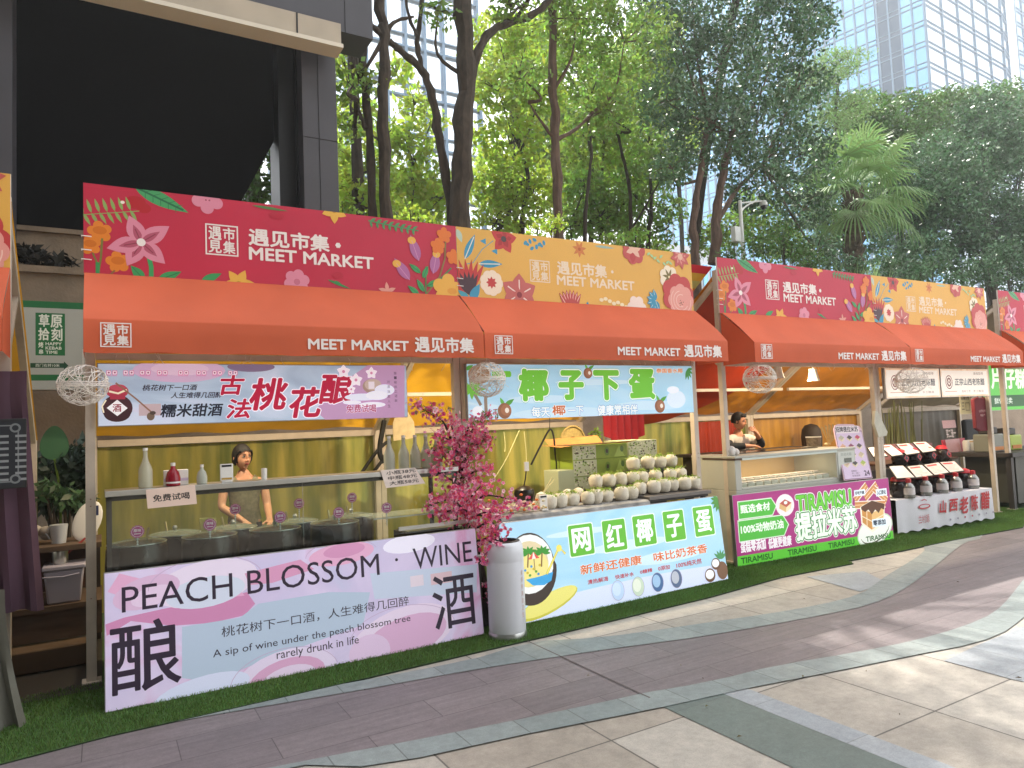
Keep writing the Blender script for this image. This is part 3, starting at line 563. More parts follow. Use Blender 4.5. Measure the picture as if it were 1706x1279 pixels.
# grassy blades under the palm
b = MB()
for k in range(140):
    p = Vector((17.05,11,5.02)) + Vector((random.uniform(-.9, .9), random.uniform(-.3, .3), -.5)); a = random.uniform(-.6, .6); h = random.uniform(.7, 1.25); d = Vector((math.sin(a), random.uniform(-.3, .3), math.cos(a)))
    q = p + d*h*.6; r_ = p + d*h + Vector((math.sin(a)*.15, 0, -.08)); s_ = Vector((.013, 0, 0)); b.add([p-s_, p+s_, q+s_, q-s_, r_], [(0, 1, 2, 3), (3, 2, 4)], L_feather)
tag(b.build('grass_clump', smooth=False), 'spiky tuft of strap leaves under the palm', 'ornamental grass')

# ---------------------------------------------------------------- palm
pb = Vector((21.16,14,6.68)); pt = Vector((21.54,14,8.92)); palm = thing('palm_tree', 'stout fan palm with drooping pale green fronds', 'palm tree', (pb.x, pb.y, 2.95))
b = MB(); n = 40
b.tube([Vector((pb.x, pb.y, 2.9)).lerp(pt, i/n) for i in range(n+1)], [.29 + .03*math.sin(i*2.6) - .03*i/n for i in range(n+1)], mat('palm bark', '#6a5c4c', .95, nz=(9, .5), bump=(18, .9)), 12)
for k in range(160):
    z = random.uniform(.35, 1); p = Vector((pb.x, pb.y, 2.9)).lerp(pt, z); a = random.uniform(0, 6.28); d = Vector((math.cos(a), math.sin(a), 0)); b.bar(p + d*.24, p + d*.36 + Vector((0, 0, .16)), .09, .03, MATS['palm bark'])
b.build('trunk', palm)
M_frond = mat('palm frond', '#86a866', .45, island=.25, translucent=.4, nz=(2, .25))
for k in range(34):
    a = k*2.399; el = R(74 - 118*(k/34) + random.uniform(-8, 8)) ; L = random.uniform(.9, 1.6); d = Vector((math.cos(a)*math.cos(el), math.sin(a)*math.cos(el), math.sin(el)))
    st = [pt + Vector((0, 0, .1)), pt + d*L*.6 + Vector((0, 0, .12)), pt + d*L + Vector((0, 0, -.05))]; b = MB(); b.tube(st, [.022, .016, .012], M_frond, 5)
    hub = st[2]; side = d.cross(Vector((0, 0, 1))).normalized(); up = side.cross(d).normalized()
    for j in range(30):
        t = R(-125 + 250*j/29); dr = (d*math.cos(t) + side*math.sin(t)).normalized(); ll = 1.15*(.75 + .25*math.cos(t)) * random.uniform(.9, 1.08)
        w = Vector(dr.cross(up)).normalized()*.03; p1 = hub + dr*ll*.55 + up*.03; p2 = hub + dr*ll*.85 + Vector((0, 0, -.16)); p3 = hub + dr*ll*(.95 + .1*random.random()) + Vector((0, 0, -.3 - .35*random.random()))
        b.add([hub-w*.2, hub+w*.2, p1+w, p1-w, p2+w*.7, p2-w*.7, p3], [(0, 1, 2, 3), (3, 2, 4, 5), (5, 4, 6)], M_frond)
    b.build('frond', palm, smooth=False)

# ---------------------------------------------------------------- camera pole
M_white = mat('white painted metal', '#d4d6d2', .4, nz=(4, .12)); p0 = Vector((13.88,12,5.46)); p1 = Vector((13.95,12,7.04))
po = thing('camera_pole', 'white pole with a curved arm and a dome surveillance camera', 'camera pole', (p0.x, p0.y, 2.95))
b = MB(); b.tube([(p0.x, p0.y, 2.9), (p0.x, p0.y, p1.z)], [.06, .045], M_white, 14); b.ell((p0.x, p0.y, p1.z), .05, .05, .03, M_white); b.build('pole', po)
e = Vector((14.74,12,7.11)); b = MB(); b.tube(curve_pts([(p0.x, p0.y, p1.z-.28), (p0.x+.2, p0.y, p1.z-.1), (e.x-.25, e.y, e.z+.02), e], 5), .022, M_white, 8); b.tube([(p0.x, p0.y, p1.z-.04), (e.x, e.y, e.z+.05)], .02, M_white, 8); b.build('arm', po)
b = MB(); b.lathe([(.001, .06), (.07, .05), (.1, 0), (.1, -.07), (.085, -.08)], e, M_white, 16); b.ell((e.x, e.y, e.z-.09), .08, .08, .09, mat('smoked dome', '#2b2d30', .1)); b.build('dome_camera', po)
x, y, z = (13.67,12,6.19); b = MB(); b.box((x-.1, y-.07, z-.2), (x+.1, y+.07, z+.18), M_white); b.build('control_box', po, bevel=.01)

# ---------------------------------------------------------------- market stalls
M_post = mat('cream powder coated steel', '#cdbfae', .45, nz=(6, .18)); M_awn = mat('orange awning canvas', '#d8623a', .75, nz=(1.6, .14), bump=(3.2, .35), translucent=.12); M_awnd = mat('awning seam', '#7a2c18', .8)
M_tarp = mat('amber roof tarp', '#dca028', .5, nz=(2.2, .3), translucent=.35, bump=(3, .25)); M_tarpr = mat('red orange tarp', '#c8411c', .55, nz=(2, .3), translucent=.3)
M_film = mat('olive film', '#c2b256', .35, nz=(2.2, .5), c2='#737d3c', stretch=(3, 3, .35), translucent=.45); M_filmo = mat('amber film', '#d29a3c', .35, nz=(2.2, .5), c2='#a8742c', stretch=(3, 3, .35), translucent=.3)
M_tie = mat('white cable tie', '#e6e2dc', .4); M_board = mat('foam board edge', '#e4dcd4', .6)
W1 = '#efe3dd'
def seal(A, a, b, c):
    x0, x1 = sorted((a[0], b[0])); y0, y1 = sorted((a[1], b[1])); w, h = x1-x0, y1-y0
    A.frame(a, b, min(w, h)*.045, c)
    for ch, u0, v1, u1, v0 in (('遇', .1, .92, .48, .50), ('見', .1, .47, .48, .08), ('市', .54, .92, .9, .52), ('集', .54, .48, .9, .08)):
        A.text(ch, (x0+u0*w, y0+v1*h), (x0+u1*w, y0+v0*h), c, bold=.025)
def red_art():
    A = Art((0, 5.895, 2.927), (1, 0, 0), (0, 0, 1), 2.996, .668); r = A.rect((0, 0), (3, .668), mat('red banner print', '#c41d3f', .5, nz=(1.6, .12)))
    A.ell((0.336,0.562), .07, .05, '#b4262f'); A.ell((0.389,0.526), .05, .04, '#b4262f')
    for k in range(7):
        p = (.0 + k*.05, .44 + .01*k); A.leaf(p, (p[0]-.03, p[1]+.10), .012, '#8aa85e'); A.leaf(p, (p[0]+.045, p[1]-.085), .012, '#8aa85e')
    A.stroke([(0, .43), (.36, .5)], .006, '#8aa85e'); A.ell((0.25,0.553), .014, .012, '#f1e6d8')
    A.leaf((0.326,0.683), (0.699,0.526), .055, '#4a9f62', '#2c6b48')
    for k in range(5):
        p = Vector((0.326,0.683)).lerp(Vector((0.699,0.526)), .2+.14*k); A.stroke([p, (p.x+.05, p.y+.02)], .004, '#2c6b48'); A.stroke([p, (p.x+.0, p.y-.05)], .004, '#2c6b48')
    for c, r_ in (((0.102,0.315), .1), ((0.041,0.212), .09), ((0.217,0.1), .1)):
        A.blob(c, 5, r_*.8, '#e0822c', a0=.5); A.ell((c[0], c[1]+.01), r_*.45, r_*.3, '#d0701f')
    A.stroke([(0.117,0.267), (0.108,0.124), (0.087,-0.019)], .014, '#7a7a3a'); A.stroke([(0.056,0.155), (0.087,0.075)], .012, '#7a7a3a'); A.stroke([(0.087,0.087), (0.087,-0.031)], .026, '#3f8f52'); A.stroke([(0.196,0.036), (0.145,-0.027)], .012, '#8a6a3a')
    A.stroke([(0.417,0.175), (0.436,0.079), (0.435,-0.019)], .032, '#3f9a5a'); A.leaf((0.389,-0.022), (0.3,0.08), .035, '#3f9a5a', '#2c6b48'); A.leaf((0.475,-0.022), (0.643,0.06), .035, '#3f9a5a', '#2c6b48')
    c = (0.37,0.262)
    for q in ((0.291,0.458), (0.563,0.405), (0.531,0.111), (0.275,0.076), (0.144,0.196)):
        A.leaf(c, q, .062, '#dd8ba0'); m = Vector(c).lerp(Vector(q), .66); A.leaf(c, (m.x, m.y), .026, '#b4566c'); A.stroke([c, Vector(c).lerp(Vector(q), .5)], .007, '#8a3a4c')
    A.ell(c, .03, .03, '#f2e8e2')
    A.blob((0.836,0.65), 5, .115, '#dd8ba0', a0=.9); A.ell((0.824,0.643), .007, .007, '#a44a60'); A.ell((0.85,0.643), .007, .007, '#a44a60')
    seal(A, (0.816,0.457), (1.059,0.21), W1)
    A.leaf((0.78,-0.007), (0.932,0.067), .03, '#3f9a5a'); A.flower((1.057,-0.009), 6, .125, .035, '#e8b04a', .1, '#c8882c', .18)
    A.text('遇见市集', (1.142,0.453), (1.791,0.317), W1, bold=.03); A.blob((1.869,0.379), 6, .024, W1)
    A.text('MEET MARKET', (1.142,0.297), (2.178,0.199), W1, bold=.028)
    A.blob((1.514,0.039), 6, .105, '#dd8ba0', '#c56f86', .3); A.flower((2.301,0.008), 5, .085, .018, '#e09a8c', .4)
    A.leaf((1.77,0.075), (1.97,0.006), .012, '#3f8a52'); A.leaf((1.894,0.033), (1.832,0.073), .01, '#3f8a52'); A.ell((1.858,0.119), .05, .03, '#b8283e'); A.ell((1.361,0.58), .06, .03, '#b8283e')
    A.leaf((1.168,0.642), (1.456,0.628), .012, '#5a7f4a'); A.flower((1.842,0.674), 5, .11, .034, '#e8b04a', -.3, '#c8882c', .15)
    A.stroke([(2.144,0.626), (2.359,0.603), (2.617,0.584)], .012, '#4f8f5a')
    for k in range(8):
        p = Vector((2.164,0.621)).lerp(Vector((2.617,0.588)), k/8); A.leaf(p, (p.x+.012, p.y-.055), .012, '#4f8f5a'); A.leaf(p, (p.x+.05, p.y+.035), .012, '#4f8f5a')
    for p, q, t in (((2.611,0.305), (2.535,0.539), (2.547,0.489)), ((2.516,0.124), (2.374,0.312), (2.396,0.263)), ((2.747,0.197), (2.795,0.421), (2.788,0.383))):
        A.leaf(p, q, .05, '#b06a9c'); A.ell(t, .04, .034, '#e8b04a'); A.stroke([p, t], .004, '#d79ac0')
    for q in ((2.871,0.569), (2.805,0.46), (2.961,0.371)): A.blob(q, 5, .075, '#e0762c', a0=.3)
    A.stroke([(2.884,0.509), (2.87,0.343), (2.812,0.174), (2.667,-0.004)], .014, '#8a7a44'); A.stroke([(2.934,0.265), (2.811,0.147)], .012, '#3f8f52')
    A.stroke([(2.677,0.259), (2.667,-0.011)], .012, '#3f8f52')
    for p, q in (((2.625,0.194), (2.514,0.273)), ((2.644,0.149), (2.699,0.267)), ((2.654,0.022), (2.583,0.138)), ((2.678,0.077), (2.826,0.148)), ((2.603,-0.008), (2.493,0.072))): A.leaf(p, q, .026, '#3f9a5a', '#2c6b48')
    A.blob((2.888,0.057), 5, .15, '#e8b04a', a0=.2); A.ell((2.933,0.046), .05, .03, '#df9a3a')
    return A
def yellow_art():
    A = Art((3, 5.895, 2.927), (1, 0, 0), (0, 0, 1), 2.996, .668); A.rect((0, 0), (3, .668), mat('yellow banner print', '#e8b04c', .5, nz=(1.6, .1)))
    A.leaf((0.009,0.644), (0.057,0.519), .03, '#b8c8b4')
    T = '#3c93b4'; RD = '#c23a38'
    A.leaf((0.08,0.363), (0.198,0.612), .04, T, '#e8e2d0'); A.leaf((0.228,0.33), (0.488,0.347), .038, T, '#e8e2d0'); A.stroke([(0.075,0.311), (0.165,0.334), (0.271,0.474), (0.395,0.569)], .008, '#5a9aa8')
    for q in ((0.283,0.554), (0.405,0.467)): A.poly([(q[0]-.035, q[1]), (q[0]+.03, q[1]+.03), (q[0]+.03, q[1]-.03)], T)
    A.flower((0.513,0.597), 5, .15, .055, RD, .2, '#4a3a3a', .2, '#a82c2c')
    for k in range(9): A.ell((Vector((0.76,0.604)) + Vector((.055*(k % 5) + .02*(k//5), -.02 - .05*(k//5) + .02*((k*7) % 3)))), .026, .017, T, ang=.9 + k)
    A.flower((1.418,0.579), 7, .09, .018, '#d07a3a', .2, '#b85a2c', .2); A.leaf((1.617,0.633), (1.888,0.631), .014, '#9fb8a8')
    seal(A, (0.8,0.42), (1.036,0.198), '#f0d9bd'); A.text('遇见市集', (1.131,0.434), (1.76,0.301), '#f0d9bd', bold=.03); A.ell((1.837,0.372), .017, .017, '#f0d9bd'); A.text('MEET MARKET', (1.12, .283), (2.13, .19), '#f0d9bd', bold=.028)
    for k in range(9): a = R(62 + k*11); c = (0.113,0.039); A.leaf(c, (c[0] + .36*math.cos(a), c[1] + .33*math.sin(a)), .03, RD)
    for k in range(6): a = R(66 + k*12); c = (0.116,0.02); A.leaf(c, (c[0] + .24*math.cos(a), c[1] + .23*math.sin(a)), .026, '#4a3038')
    A.leaf((0.122,-0.041), (0.229,0.136), .045, T); A.leaf((0.114,-0.025), (-0.006,0.064), .03, '#4aa0b0')
    A.blob((0.358,0.153), 9, .125, '#f2dcc4'); A.flower((0.358,0.156), 8, .06, .016, RD, 0)
    A.flower((0.665,0.055), 6, .215, .085, '#c2625c', .5, '#8a3038', .14, None, '#f0d9d0')
    for k in range(7): c = (1.277,-0.101); a = R(58 + k*11); A.leaf(c, (c[0]+.25*math.cos(a), c[1]+.25*math.sin(a)), .035, '#bd4a46', '#e8b8a8')
    A.leaf((1.479,-0.039), (1.494,0.033), .02, T)
    for k in range(9): A.ell((Vector((1.672,0.06)) + Vector((.055*k, .012*((k*5) % 3) - .01*k))), .028, .02, '#f4e0b8')
    A.blob((2.15,0.003), 6, .13, '#f2dcd0')
    A.blob((2.145,0.636), 7, .16, '#c0504a', None, 0); A.flower((2.145,0.636), 6, .11, .03, '#e8b8a0', .3); A.leaf((2.131,0.607), (2.123,0.485), .04, '#b83a3a')
    for k in range(8): p = Vector((2.334,0.596)) + Vector((.045*k, .025*math.sin(k*2) - .01*k)); A.leaf(p, (p.x+.05, p.y+.035*(-1)**k), .014, '#a8cf9a')
    A.flower((2.826,0.62), 8, .15, .04, '#c25a54', .2, '#e8b8a0', .25, '#d98a80')
    A.blob((2.641,0.363), 7, .14, '#f2e2c8'); A.flower((2.641,0.372), 7, .1, .016, '#7a6a34', .3, '#f0e0b0', .14)
    for q in ((1205,440), (1225,490), (1270,430), (1290,480)): pass
    c = (2.422,0.091)
    for a in range(7): t = R(100 + a*32); A.leaf(c, (c[0]+.13*math.cos(t), c[1]+.13*math.sin(t)), .034, T, '#e0e6dc')
    A.blob((2.767,0.178), 7, .24, '#c0403f'); A.blob((2.801,0.112), 8, .19, '#e39a8e'); 
    for rr in (.15, .11, .07): 
        c = (2.801,0.112); A.stroke([(c[0]+rr*math.cos(t), c[1]+rr*math.sin(t)) for t in [R(10*k + rr*900) for k in range(24)]], .008, '#f2c8ba')
    for k in range(9): c = (2.799,0.083); A.ell((c[0]+.03*math.cos(k*2.4)*(k/6), c[1]+.03*math.sin(k*2.4)*(k/6)), .006, .006, '#7a4a34')
    A.rect((2.937,0.678), (2.976,0.014), '#efe0cc') if False else None
    return A
def seal_valance(O, x0, part):
    A = Art(O, (1, 0, 0), (0, 0, 1), 3, .231); A.clip = False
    if part == 0: seal(A, (.10, .202), (.284, .036), W1)
    else: A.text('MEET MARKET', (x0, .126), (x0+.815, .05), W1, bold=.03); A.text('遇见市集', (x0+.875, .168), (x0+1.415, .042), W1, bold=.03)
    return A
def make_stall(name, label, x0, kind, left_end, right_end, tarp=M_tarp, film=M_film, arts={}, w=3.0, back=True):
    t = thing(name, label, 'market stall', (x0 + w/2, 7, 0), 'market stalls with orange awnings')
    def fr(n, b, **k): return b.build(n, t, **k)
    for px_, py_, h in ((x0+.035, 5.955, 3.45), (x0+w-.035, 5.955, 3.45), (x0+.035, 8.2, 1.75), (x0+w-.035, 8.2, 1.75)):
        b = MB(); b.box((px_-.032, py_-.032, .012), (px_+.032, py_+.032, h), M_post); b.box((px_-.06, py_-.06, .012), (px_+.06, py_+.06, .03), M_post)
        for z in (.6, 1.25, 1.3): b.lathe([(.006, 0), (.006, .004)], (px_, py_-.034, z), M_awnd, 6)
        fr('post', b, bevel=.004)
    for (p, q, s_) in (((x0+.07, 5.955, 2.33), (x0+w-.07, 5.955, 2.33), .05), ((x0+.07, 5.955, 2.9), (x0+w-.07, 5.955, 2.9), .05), ((x0+.07, 8.2, 1.69), (x0+w-.07, 8.2, 1.69), .07), ((x0+.07, 7.45, 2.1), (x0+w-.07, 7.45, 2.1), .045)):
        b = MB(); b.bar(p, q, s_, s_, M_post); fr('beam', b, bevel=.004)
    for x in (x0+.035, x0+w-.035):
        b = MB(); b.bar((x, 5.99, 3.30), (x, 8.17, 1.74), .055, .055, M_post); fr('rafter', b, bevel=.004)
        b = MB(); b.bar((x, 5.99, 2.33), (x, 6.6, 2.86), .04, .04, M_post); fr('brace', b)
    # roof tarp: slack sheet
    b = MB(); n, mm = 24, 14; vs_ = []
    for j in range(mm+1):
        for i in range(n+1):
            u, v = i/n, j/mm; sag = -.03*abs(math.sin(v*math.pi*3))*(.5+.5*math.sin(u*9)) ; vs_.append((x0+.0+u*w, 5.93+v*2.35, 3.42 - v*1.66 + sag + .012*math.sin(u*23+v*7)))
    b.add(vs_, [(j*(n+1)+i, j*(n+1)+i+1, (j+1)*(n+1)+i+1, (j+1)*(n+1)+i) for j in range(mm) for i in range(n)], tarp); fr('roof_tarp', b)
    if back:
        b = MB(); vs_ = []
        for j in range(7):
            for i in range(41): u, v = i/40, j/6; vs_.append((x0+u*w, 8.25 + .02*math.sin(u*31)*(1-v) + .012*math.sin(u*77+v*3), .012 + v*1.64))
        b.add(vs_, [(j*41+i, j*41+i+1, (j+1)*41+i+1, (j+1)*41+i) for j in range(6) for i in range(40)], film); fr('back_sheet', b)
    # banner board
    b = MB(); b.box((x0+.002, 5.897, 2.927), (x0+w-.002, 5.917, 3.595), M_board); bd = fr('banner', b)
    me = arts['red' if kind == 'r' else 'yel']; o = link_mesh('banner_print', me, bd, Vector((x0 - (0 if kind == 'r' else 3), 0, 0)) - Vector((x0 + w/2, 7, 0)) )
    for z in (3.03, 3.10, 3.2):
        b = MB(); b.tube([(x0-.012, 5.92, z), (x0-.014, 5.885, z), (x0+.05, 5.884, z-.003)], .004, M_tie, 5); fr('cable_tie', b)
    # awning: sloping canvas, valance and closed ends
    b = MB(); n = 40; vs_ = []; rows = [(5.88, 2.93), (5.76, 2.832), (5.64, 2.730), (5.53, 2.632), (5.428, 2.5325), (5.42, 2.52), (5.42, 2.41), (5.42, 2.3015)]
    for k, (y, z) in enumerate(rows):
        for i in range(n+1): u = i/n; wv = (.009*math.sin(u*19+k*.8) + .005*math.sin(u*47+k*1.7) - .03*math.sin(math.pi*k/4)*abs(math.sin(u*math.pi*2)))*(k not in (0, 4, 5)); vs_.append((x0+.004+u*(w-.008), y + ((.0022*math.sin(u*27+k)+.0014*math.sin(u*63))*(k-5)/2 if k > 5 else 0), z + (wv if k < 4 else 0) - (.005*math.sin(u*31)+.003*math.sin(u*71) if k == 7 else 0)))
    b.add(vs_, [(k*(n+1)+i, k*(n+1)+i+1, (k+1)*(n+1)+i+1, (k+1)*(n+1)+i) for k in range(len(rows)-1) for i in range(n)], M_awn)
    b.add([(x0+.004, 5.435, 2.302), (x0+w-.004, 5.435, 2.302), (x0+w-.004, 5.435, 2.51), (x0+.004, 5.435, 2.51)], [(0, 1, 2, 3)], M_awn)
    for flag, x in ((left_end, x0+.003), (right_end, x0+w-.003)):
        if flag: b.add([(x, 5.89, 2.93), (x, 5.428, 2.5325), (x, 5.42, 2.3015), (x, 5.89, 2.3015)], [(0, 1, 2, 3)], M_awn)
        else: b.bar((x, 5.88, 2.934), (x, 5.428, 2.537), .008, .006, M_awnd)
    aw = fr('awning', b); link_mesh('emblem', arts['emb'], aw, Vector((x0, 0, 0)) - Vector((x0 + w/2, 7, 0))); link_mesh('lettering', arts['val'], aw, Vector((x0, 0, 0)) - Vector((x0 + w/2, 7, 0)))
    # dangling ties and threads under the valance
    for k in range(12):
        b = MB(); x = x0 + random.uniform(.05, w-.05); z = 2.30; b.tube([(x, 5.95, 2.36), (x+random.uniform(-.03, .03), 5.9, 2.31), (x+random.uniform(-.08, .08), 5.9, 2.31-random.uniform(.01, .09))], .0022, M_tie, 4); fr('cable_tie', b)
    return t
def art_mesh(A, off=(0, 0, 0)):
    o = (A.mb if hasattr(A, 'mb') else A).build('print', base=off, smooth=False); me = o.data; bpy.data.objects.remove(o); return me
ARTS = dict(red=art_mesh(red_art()), yel=art_mesh(yellow_art()), emb=art_mesh(seal_valance((0, 5.4145, 2.3015), 0, 0)), val=art_mesh(seal_valance((0, 5.4145, 2.3015), 1.475, 1)))
make_stall('market_stall', 'stall under the red floral banner beside the kebab sign, selling peach blossom wine', 0, 'r', True, False, arts=ARTS)
make_stall('market_stall', 'stall under the yellow floral banner nearest the centre, selling peeled coconuts', 3.0, 'y', False, True, arts=ARTS)
s3 = make_stall('market_stall', 'stall under the second red floral banner, selling tiramisu', 6.414, 'r', True, False, tarp=mat('amber orange tarp', '#c47a20', .5, nz=(2, .35), translucent=.3), film=M_film, arts=ARTS)
make_stall('market_stall', 'stall under the second yellow floral banner, selling vinegar', 9.414, 'y', False, True, tarp=MATS['amber orange tarp'], film=M_filmo, arts=ARTS)
make_stall('market_stall', 'stall at the far right edge under a third red banner with green signs', 12.83, 'r', True, False, arts=ARTS, tarp=mat('grey lined tarp', '#a89a80', .6, nz=(2, .35)), film=mat('dim grey film', '#7b7264', .5, nz=(2, .4)))
make_stall('market_stall', 'stall cut off at the left edge with purple curtains under its yellow banner', -3.43, 'y', False, True, arts=ARTS)
# loose sheets: striped cover over the roof edge in the gap, red orange lining in the tiramisu stall
b = MB(); M_str = mat('rainbow woven cover', '#d9b23a', .8)
cols = ['#c8283c', '#d9b23a', '#b9c27a', '#d9822e', '#c8283c', '#c9b79a', '#d9b23a', '#c8283c', '#88a070']
for k, c in enumerate(cols):
    v0, v1 = k/9, (k+1)/9
    def pt_(v, x): return (x, 5.99 + v*.9, 3.50 - v*.62 + .02*math.sin(x*20))
    b.quad(pt_(v0, 5.98), pt_(v0, 6.44), pt_(v1, 6.44), pt_(v1, 5.98), mat('cover_'+c[1:], c, .8))
tag(b.build('roof_cover', smooth=False), 'rainbow striped woven cover poking out between the two pairs of banners', 'tarpaulin')
b = MB(); vs_ = []
for j in range(13):
    for i in range(21):
        u, v = i/20, j/12; x = 6.46 + u*(1.15 + 1.3*math.sin(math.pi*min(1, v*1.02))**.7 * .9); y = 6.06 + v*2.1; vs_.append((x, y, 3.28 - v*1.52 - .06 - .06*math.sin(u*math.pi)))
b.add(vs_, [(j*21+i, j*21+i+1, (j+1)*21+i+1, (j+1)*21+i) for j in range(12) for i in range(20)], M_tarpr); tag(b.build('red_lining'), 'sagging red orange cloth lining under the roof of the tiramisu stall', 'lining cloth')
b = MB(); b.add([(8.1+.03*i, 8.18+.015*math.sin(i*1.9), z) for z in (.1, 1.64) for i in range(36)], [(i, i+1, 37+i, 36+i) for i in range(35)], M_tarpr); tag(b.build('orange_sheet'), 'orange sheet hung along the back of the tiramisu stall behind the man', 'sheet')
# warm lamps fixed under the awnings
M_lamp = mat('lit lamp', '#fff0d2', .5, emit=9)
def lamp(x, y, z, e, label, group='round lamps under the awnings'):
    t = thing('ceiling_lamp', label, 'lamp', (x, y, z), group); b = MB(); b.lathe([(.055, 0), (.06, .02), (.05, .03)], (x, y, z+.004), M_post, 16, cap=False); b.lathe([(.06, .028), (.02, .045)], (x, y, z+.004), M_post, 16); b.build('housing', t); b = MB(); b.lathe([(.001, 0), (.052, 0)], (x, y, z+.004), M_lamp, 16, cap=False); b.build('diffuser', t)
    d = bpy.data.lights.new('lamp_light', 'AREA'); d.shape = 'DISK'; d.size = .1; d.energy = e; d.color = (1, .82, .55); l = bpy.data.objects.new('lamp_light', d); col.objects.link(l); l.parent = t; l.location = (0, .0, -.01); l.rotation_euler = (R(18), 0, 0)
for x, lab in ((.75, 'round lamp under the awning left over the wine stall'), (1.75, 'bright round lamp under the awning above the wine stall sign'), (3.6, 'round lamp under the awning behind the left of the coconut sign'), (5.2, 'round lamp under the awning behind the right of the coconut sign'), (8.3, 'round lamp under the awning of the tiramisu stall'), (10.2, 'round lamp behind the left vinegar sign'), (11.6, 'round lamp behind the right vinegar sign')):
    lamp(x, 6.35, 2.42, 11 if x < 3 else 20, lab)

# ---------------------------------------------------------------- printed light boxes and counter panels
def wash_mat(name, stops, scale, lit, stretch=None, det=4, dist=1.5, rough=.4):
    """printed watercolour background: noise through a colour ramp"""
    m = bpy.data.materials.new(name); m.use_nodes = True; MATS[name] = m; n, l = m.node_tree.nodes, m.node_tree.links; p = n['Principled BSDF']
    tc = n.new('ShaderNodeTexCoord'); mp = n.new('ShaderNodeMapping'); l.new(tc.outputs['Object'], mp.inputs['Vector'])
    if stretch: mp.inputs['Scale'].default_value = stretch
    t = n.new('ShaderNodeTexNoise'); t.inputs['Scale'].default_value = scale; t.inputs['Detail'].default_value = det; t.inputs['Distortion'].default_value = dist; l.new(mp.outputs['Vector'], t.inputs['Vector'])
    r = n.new('ShaderNodeValToRGB'); e = r.color_ramp.elements
    while len(e) < len(stops): e.new(.5)
    for i, (pos, c) in enumerate(stops): e[i].position = pos; e[i].color = hexc(c)
    l.new(t.outputs['Fac'], r.inputs['Fac']); l.new(r.outputs['Color'], p.inputs['Base Color']); l.new(r.outputs['Color'], p.inputs['Emission Color']); p.inputs['Emission Strength'].default_value = lit; p.inputs['Roughness'].default_value = rough; p.inputs['Specular IOR Level'].default_value = .35
    return m
M_alu = mat('aluminium edge', '#a9a7a8', .35, metal=.7); M_steel = mat('brushed steel', '#b9bab6', .28, metal=.9, nz=(8, .1))
def panel(name, label, cat, O, U, V, w, h, art, thick=.05, lit=0, face=None):
    O, U, V = Vector(O), Vector(U), Vector(V); N = U.cross(V)
    t = thing(name, label, cat, O + U*(w/2)); b = MB(); bk = N*(-thick)
    q = [O, O+U*w, O+U*w+V*h, O+V*h]; b.prism([p + bk for p in q], -bk - N*.001, M_alu); b.build('frame', t, bevel=.002, solid=True)
    A = Art(O, U, V, w, h, lit); A.k = 1; A.poly([(0.006, .006), (w-.006, .006), (w-.006, h-.006), (.006, h-.006)], face); art(A); A.build('printed_face', t); return t
DK = '#2e2434'
def art_p1(A):
    A.poly([(0.008,0.535), (0.111,0.56), (0.354,0.579), (0.668,0.59), (0.865,0.607), (0.916,0.52), (0.844,0.454), (0.635,0.439), (0.393,0.461), (0.151,0.532), (0.014,0.463)], '#c483ab')
    A.poly([(0.022,0.734), (0.218,0.63), (0.523,0.597), (0.849,0.586), (0.79,0.665), (0.357,0.728), (0.088,0.841)], '#d6a3c3')
    A.ell((0.613,0.706), .33, .15, '#dccfe2', .1); A.ell((0.604,0.646), .25, .1, '#c9cfe0', .05)
    A.ell((0.246,0.7), .2, .1, '#cfaecb', .2); A.ell((0.28,0.672), .13, .06, '#d9c2da', .2)
    A.poly([(0.449,0.444), (0.813,0.443), (0.939,0.517), (1.43,0.522), (1.746,0.474), (1.677,0.248), (1.244,0.178), (0.862,0.111), (0.624,0.054), (0.442,0.121)], '#aebdd0')
    A.poly([(0.854,0.735), (1.24,0.781), (1.337,0.701), (1.039,0.645), (0.882,0.652)], '#cf94b6'); A.ell((1.549,0.783), .25, .08, '#d9a6c4', .05); A.ell((1.568,0.807), .16, .05, '#cb8fb4', .05)
    A.ell((2.089,0.797), .22, .07, '#e6e2f2', .05); A.ell((1.106,-0.015), .36, .19, '#d9cbe2', .1); A.ell((1.113,-0.025), .27, .14, '#cf9fc0', .1); A.ell((1.121,-0.037), .2, .1, '#d9c6dd', .1)
    A.ell((2,0.124), .42, .2, '#dccbe0', .15); A.ell((2.017,0.104), .34, .15, '#cfa6c6', .15); A.ell((1.717,0.041), .16, .13, '#d6bcd8'); A.ell((0.565,0.008), .3, .1, '#cfd3ea', .1)
    A.poly([(1.755,0.611), (2.664,0.56), (2.642,0.34), (1.778,0.418)], '#bcc6da'); A.rect((2.074,0.545), (2.185,0.462), '#d8cbd6'); A.rect((2.247,0.539), (2.432,0.453), '#d0b4bc')
    for c, rx, ry in (((2,0.124), .43, .21), ((1.106,-0.015), .37, .2), ((0.613,0.706), .36, .17), ((1.549,0.783), .27, .1)):
        A.stroke([(c[0]+rx*math.cos(R(a)), c[1]+ry*math.sin(R(a))) for a in range(10, 190, 9)], .004, '#b9a0c0')
    A.text('PEACH BLOSSOM', (0.1,0.752), (1.831,0.59), DK, bold=-.004); A.ell((1.973,0.686), .012, .012, DK); A.text('WINE', (2.11,0.753), (2.628,0.591), DK, bold=-.004)
    A.text('酿', (0.036,0.519), (0.435,0.091), DK, bold=.01); A.text('酒', (2.251,0.513), (2.621,0.101), DK, bold=.006)
    A.text('桃花树下一口酒，人生难得几回醉', (0.692,0.402), (2.05,0.331), DK); A.text('A sip of wine under the peach blossom tree', (0.634,0.261), (2.053,0.198), DK); A.text('rarely drunk in life', (1.046,0.18), (1.637,0.105), DK)
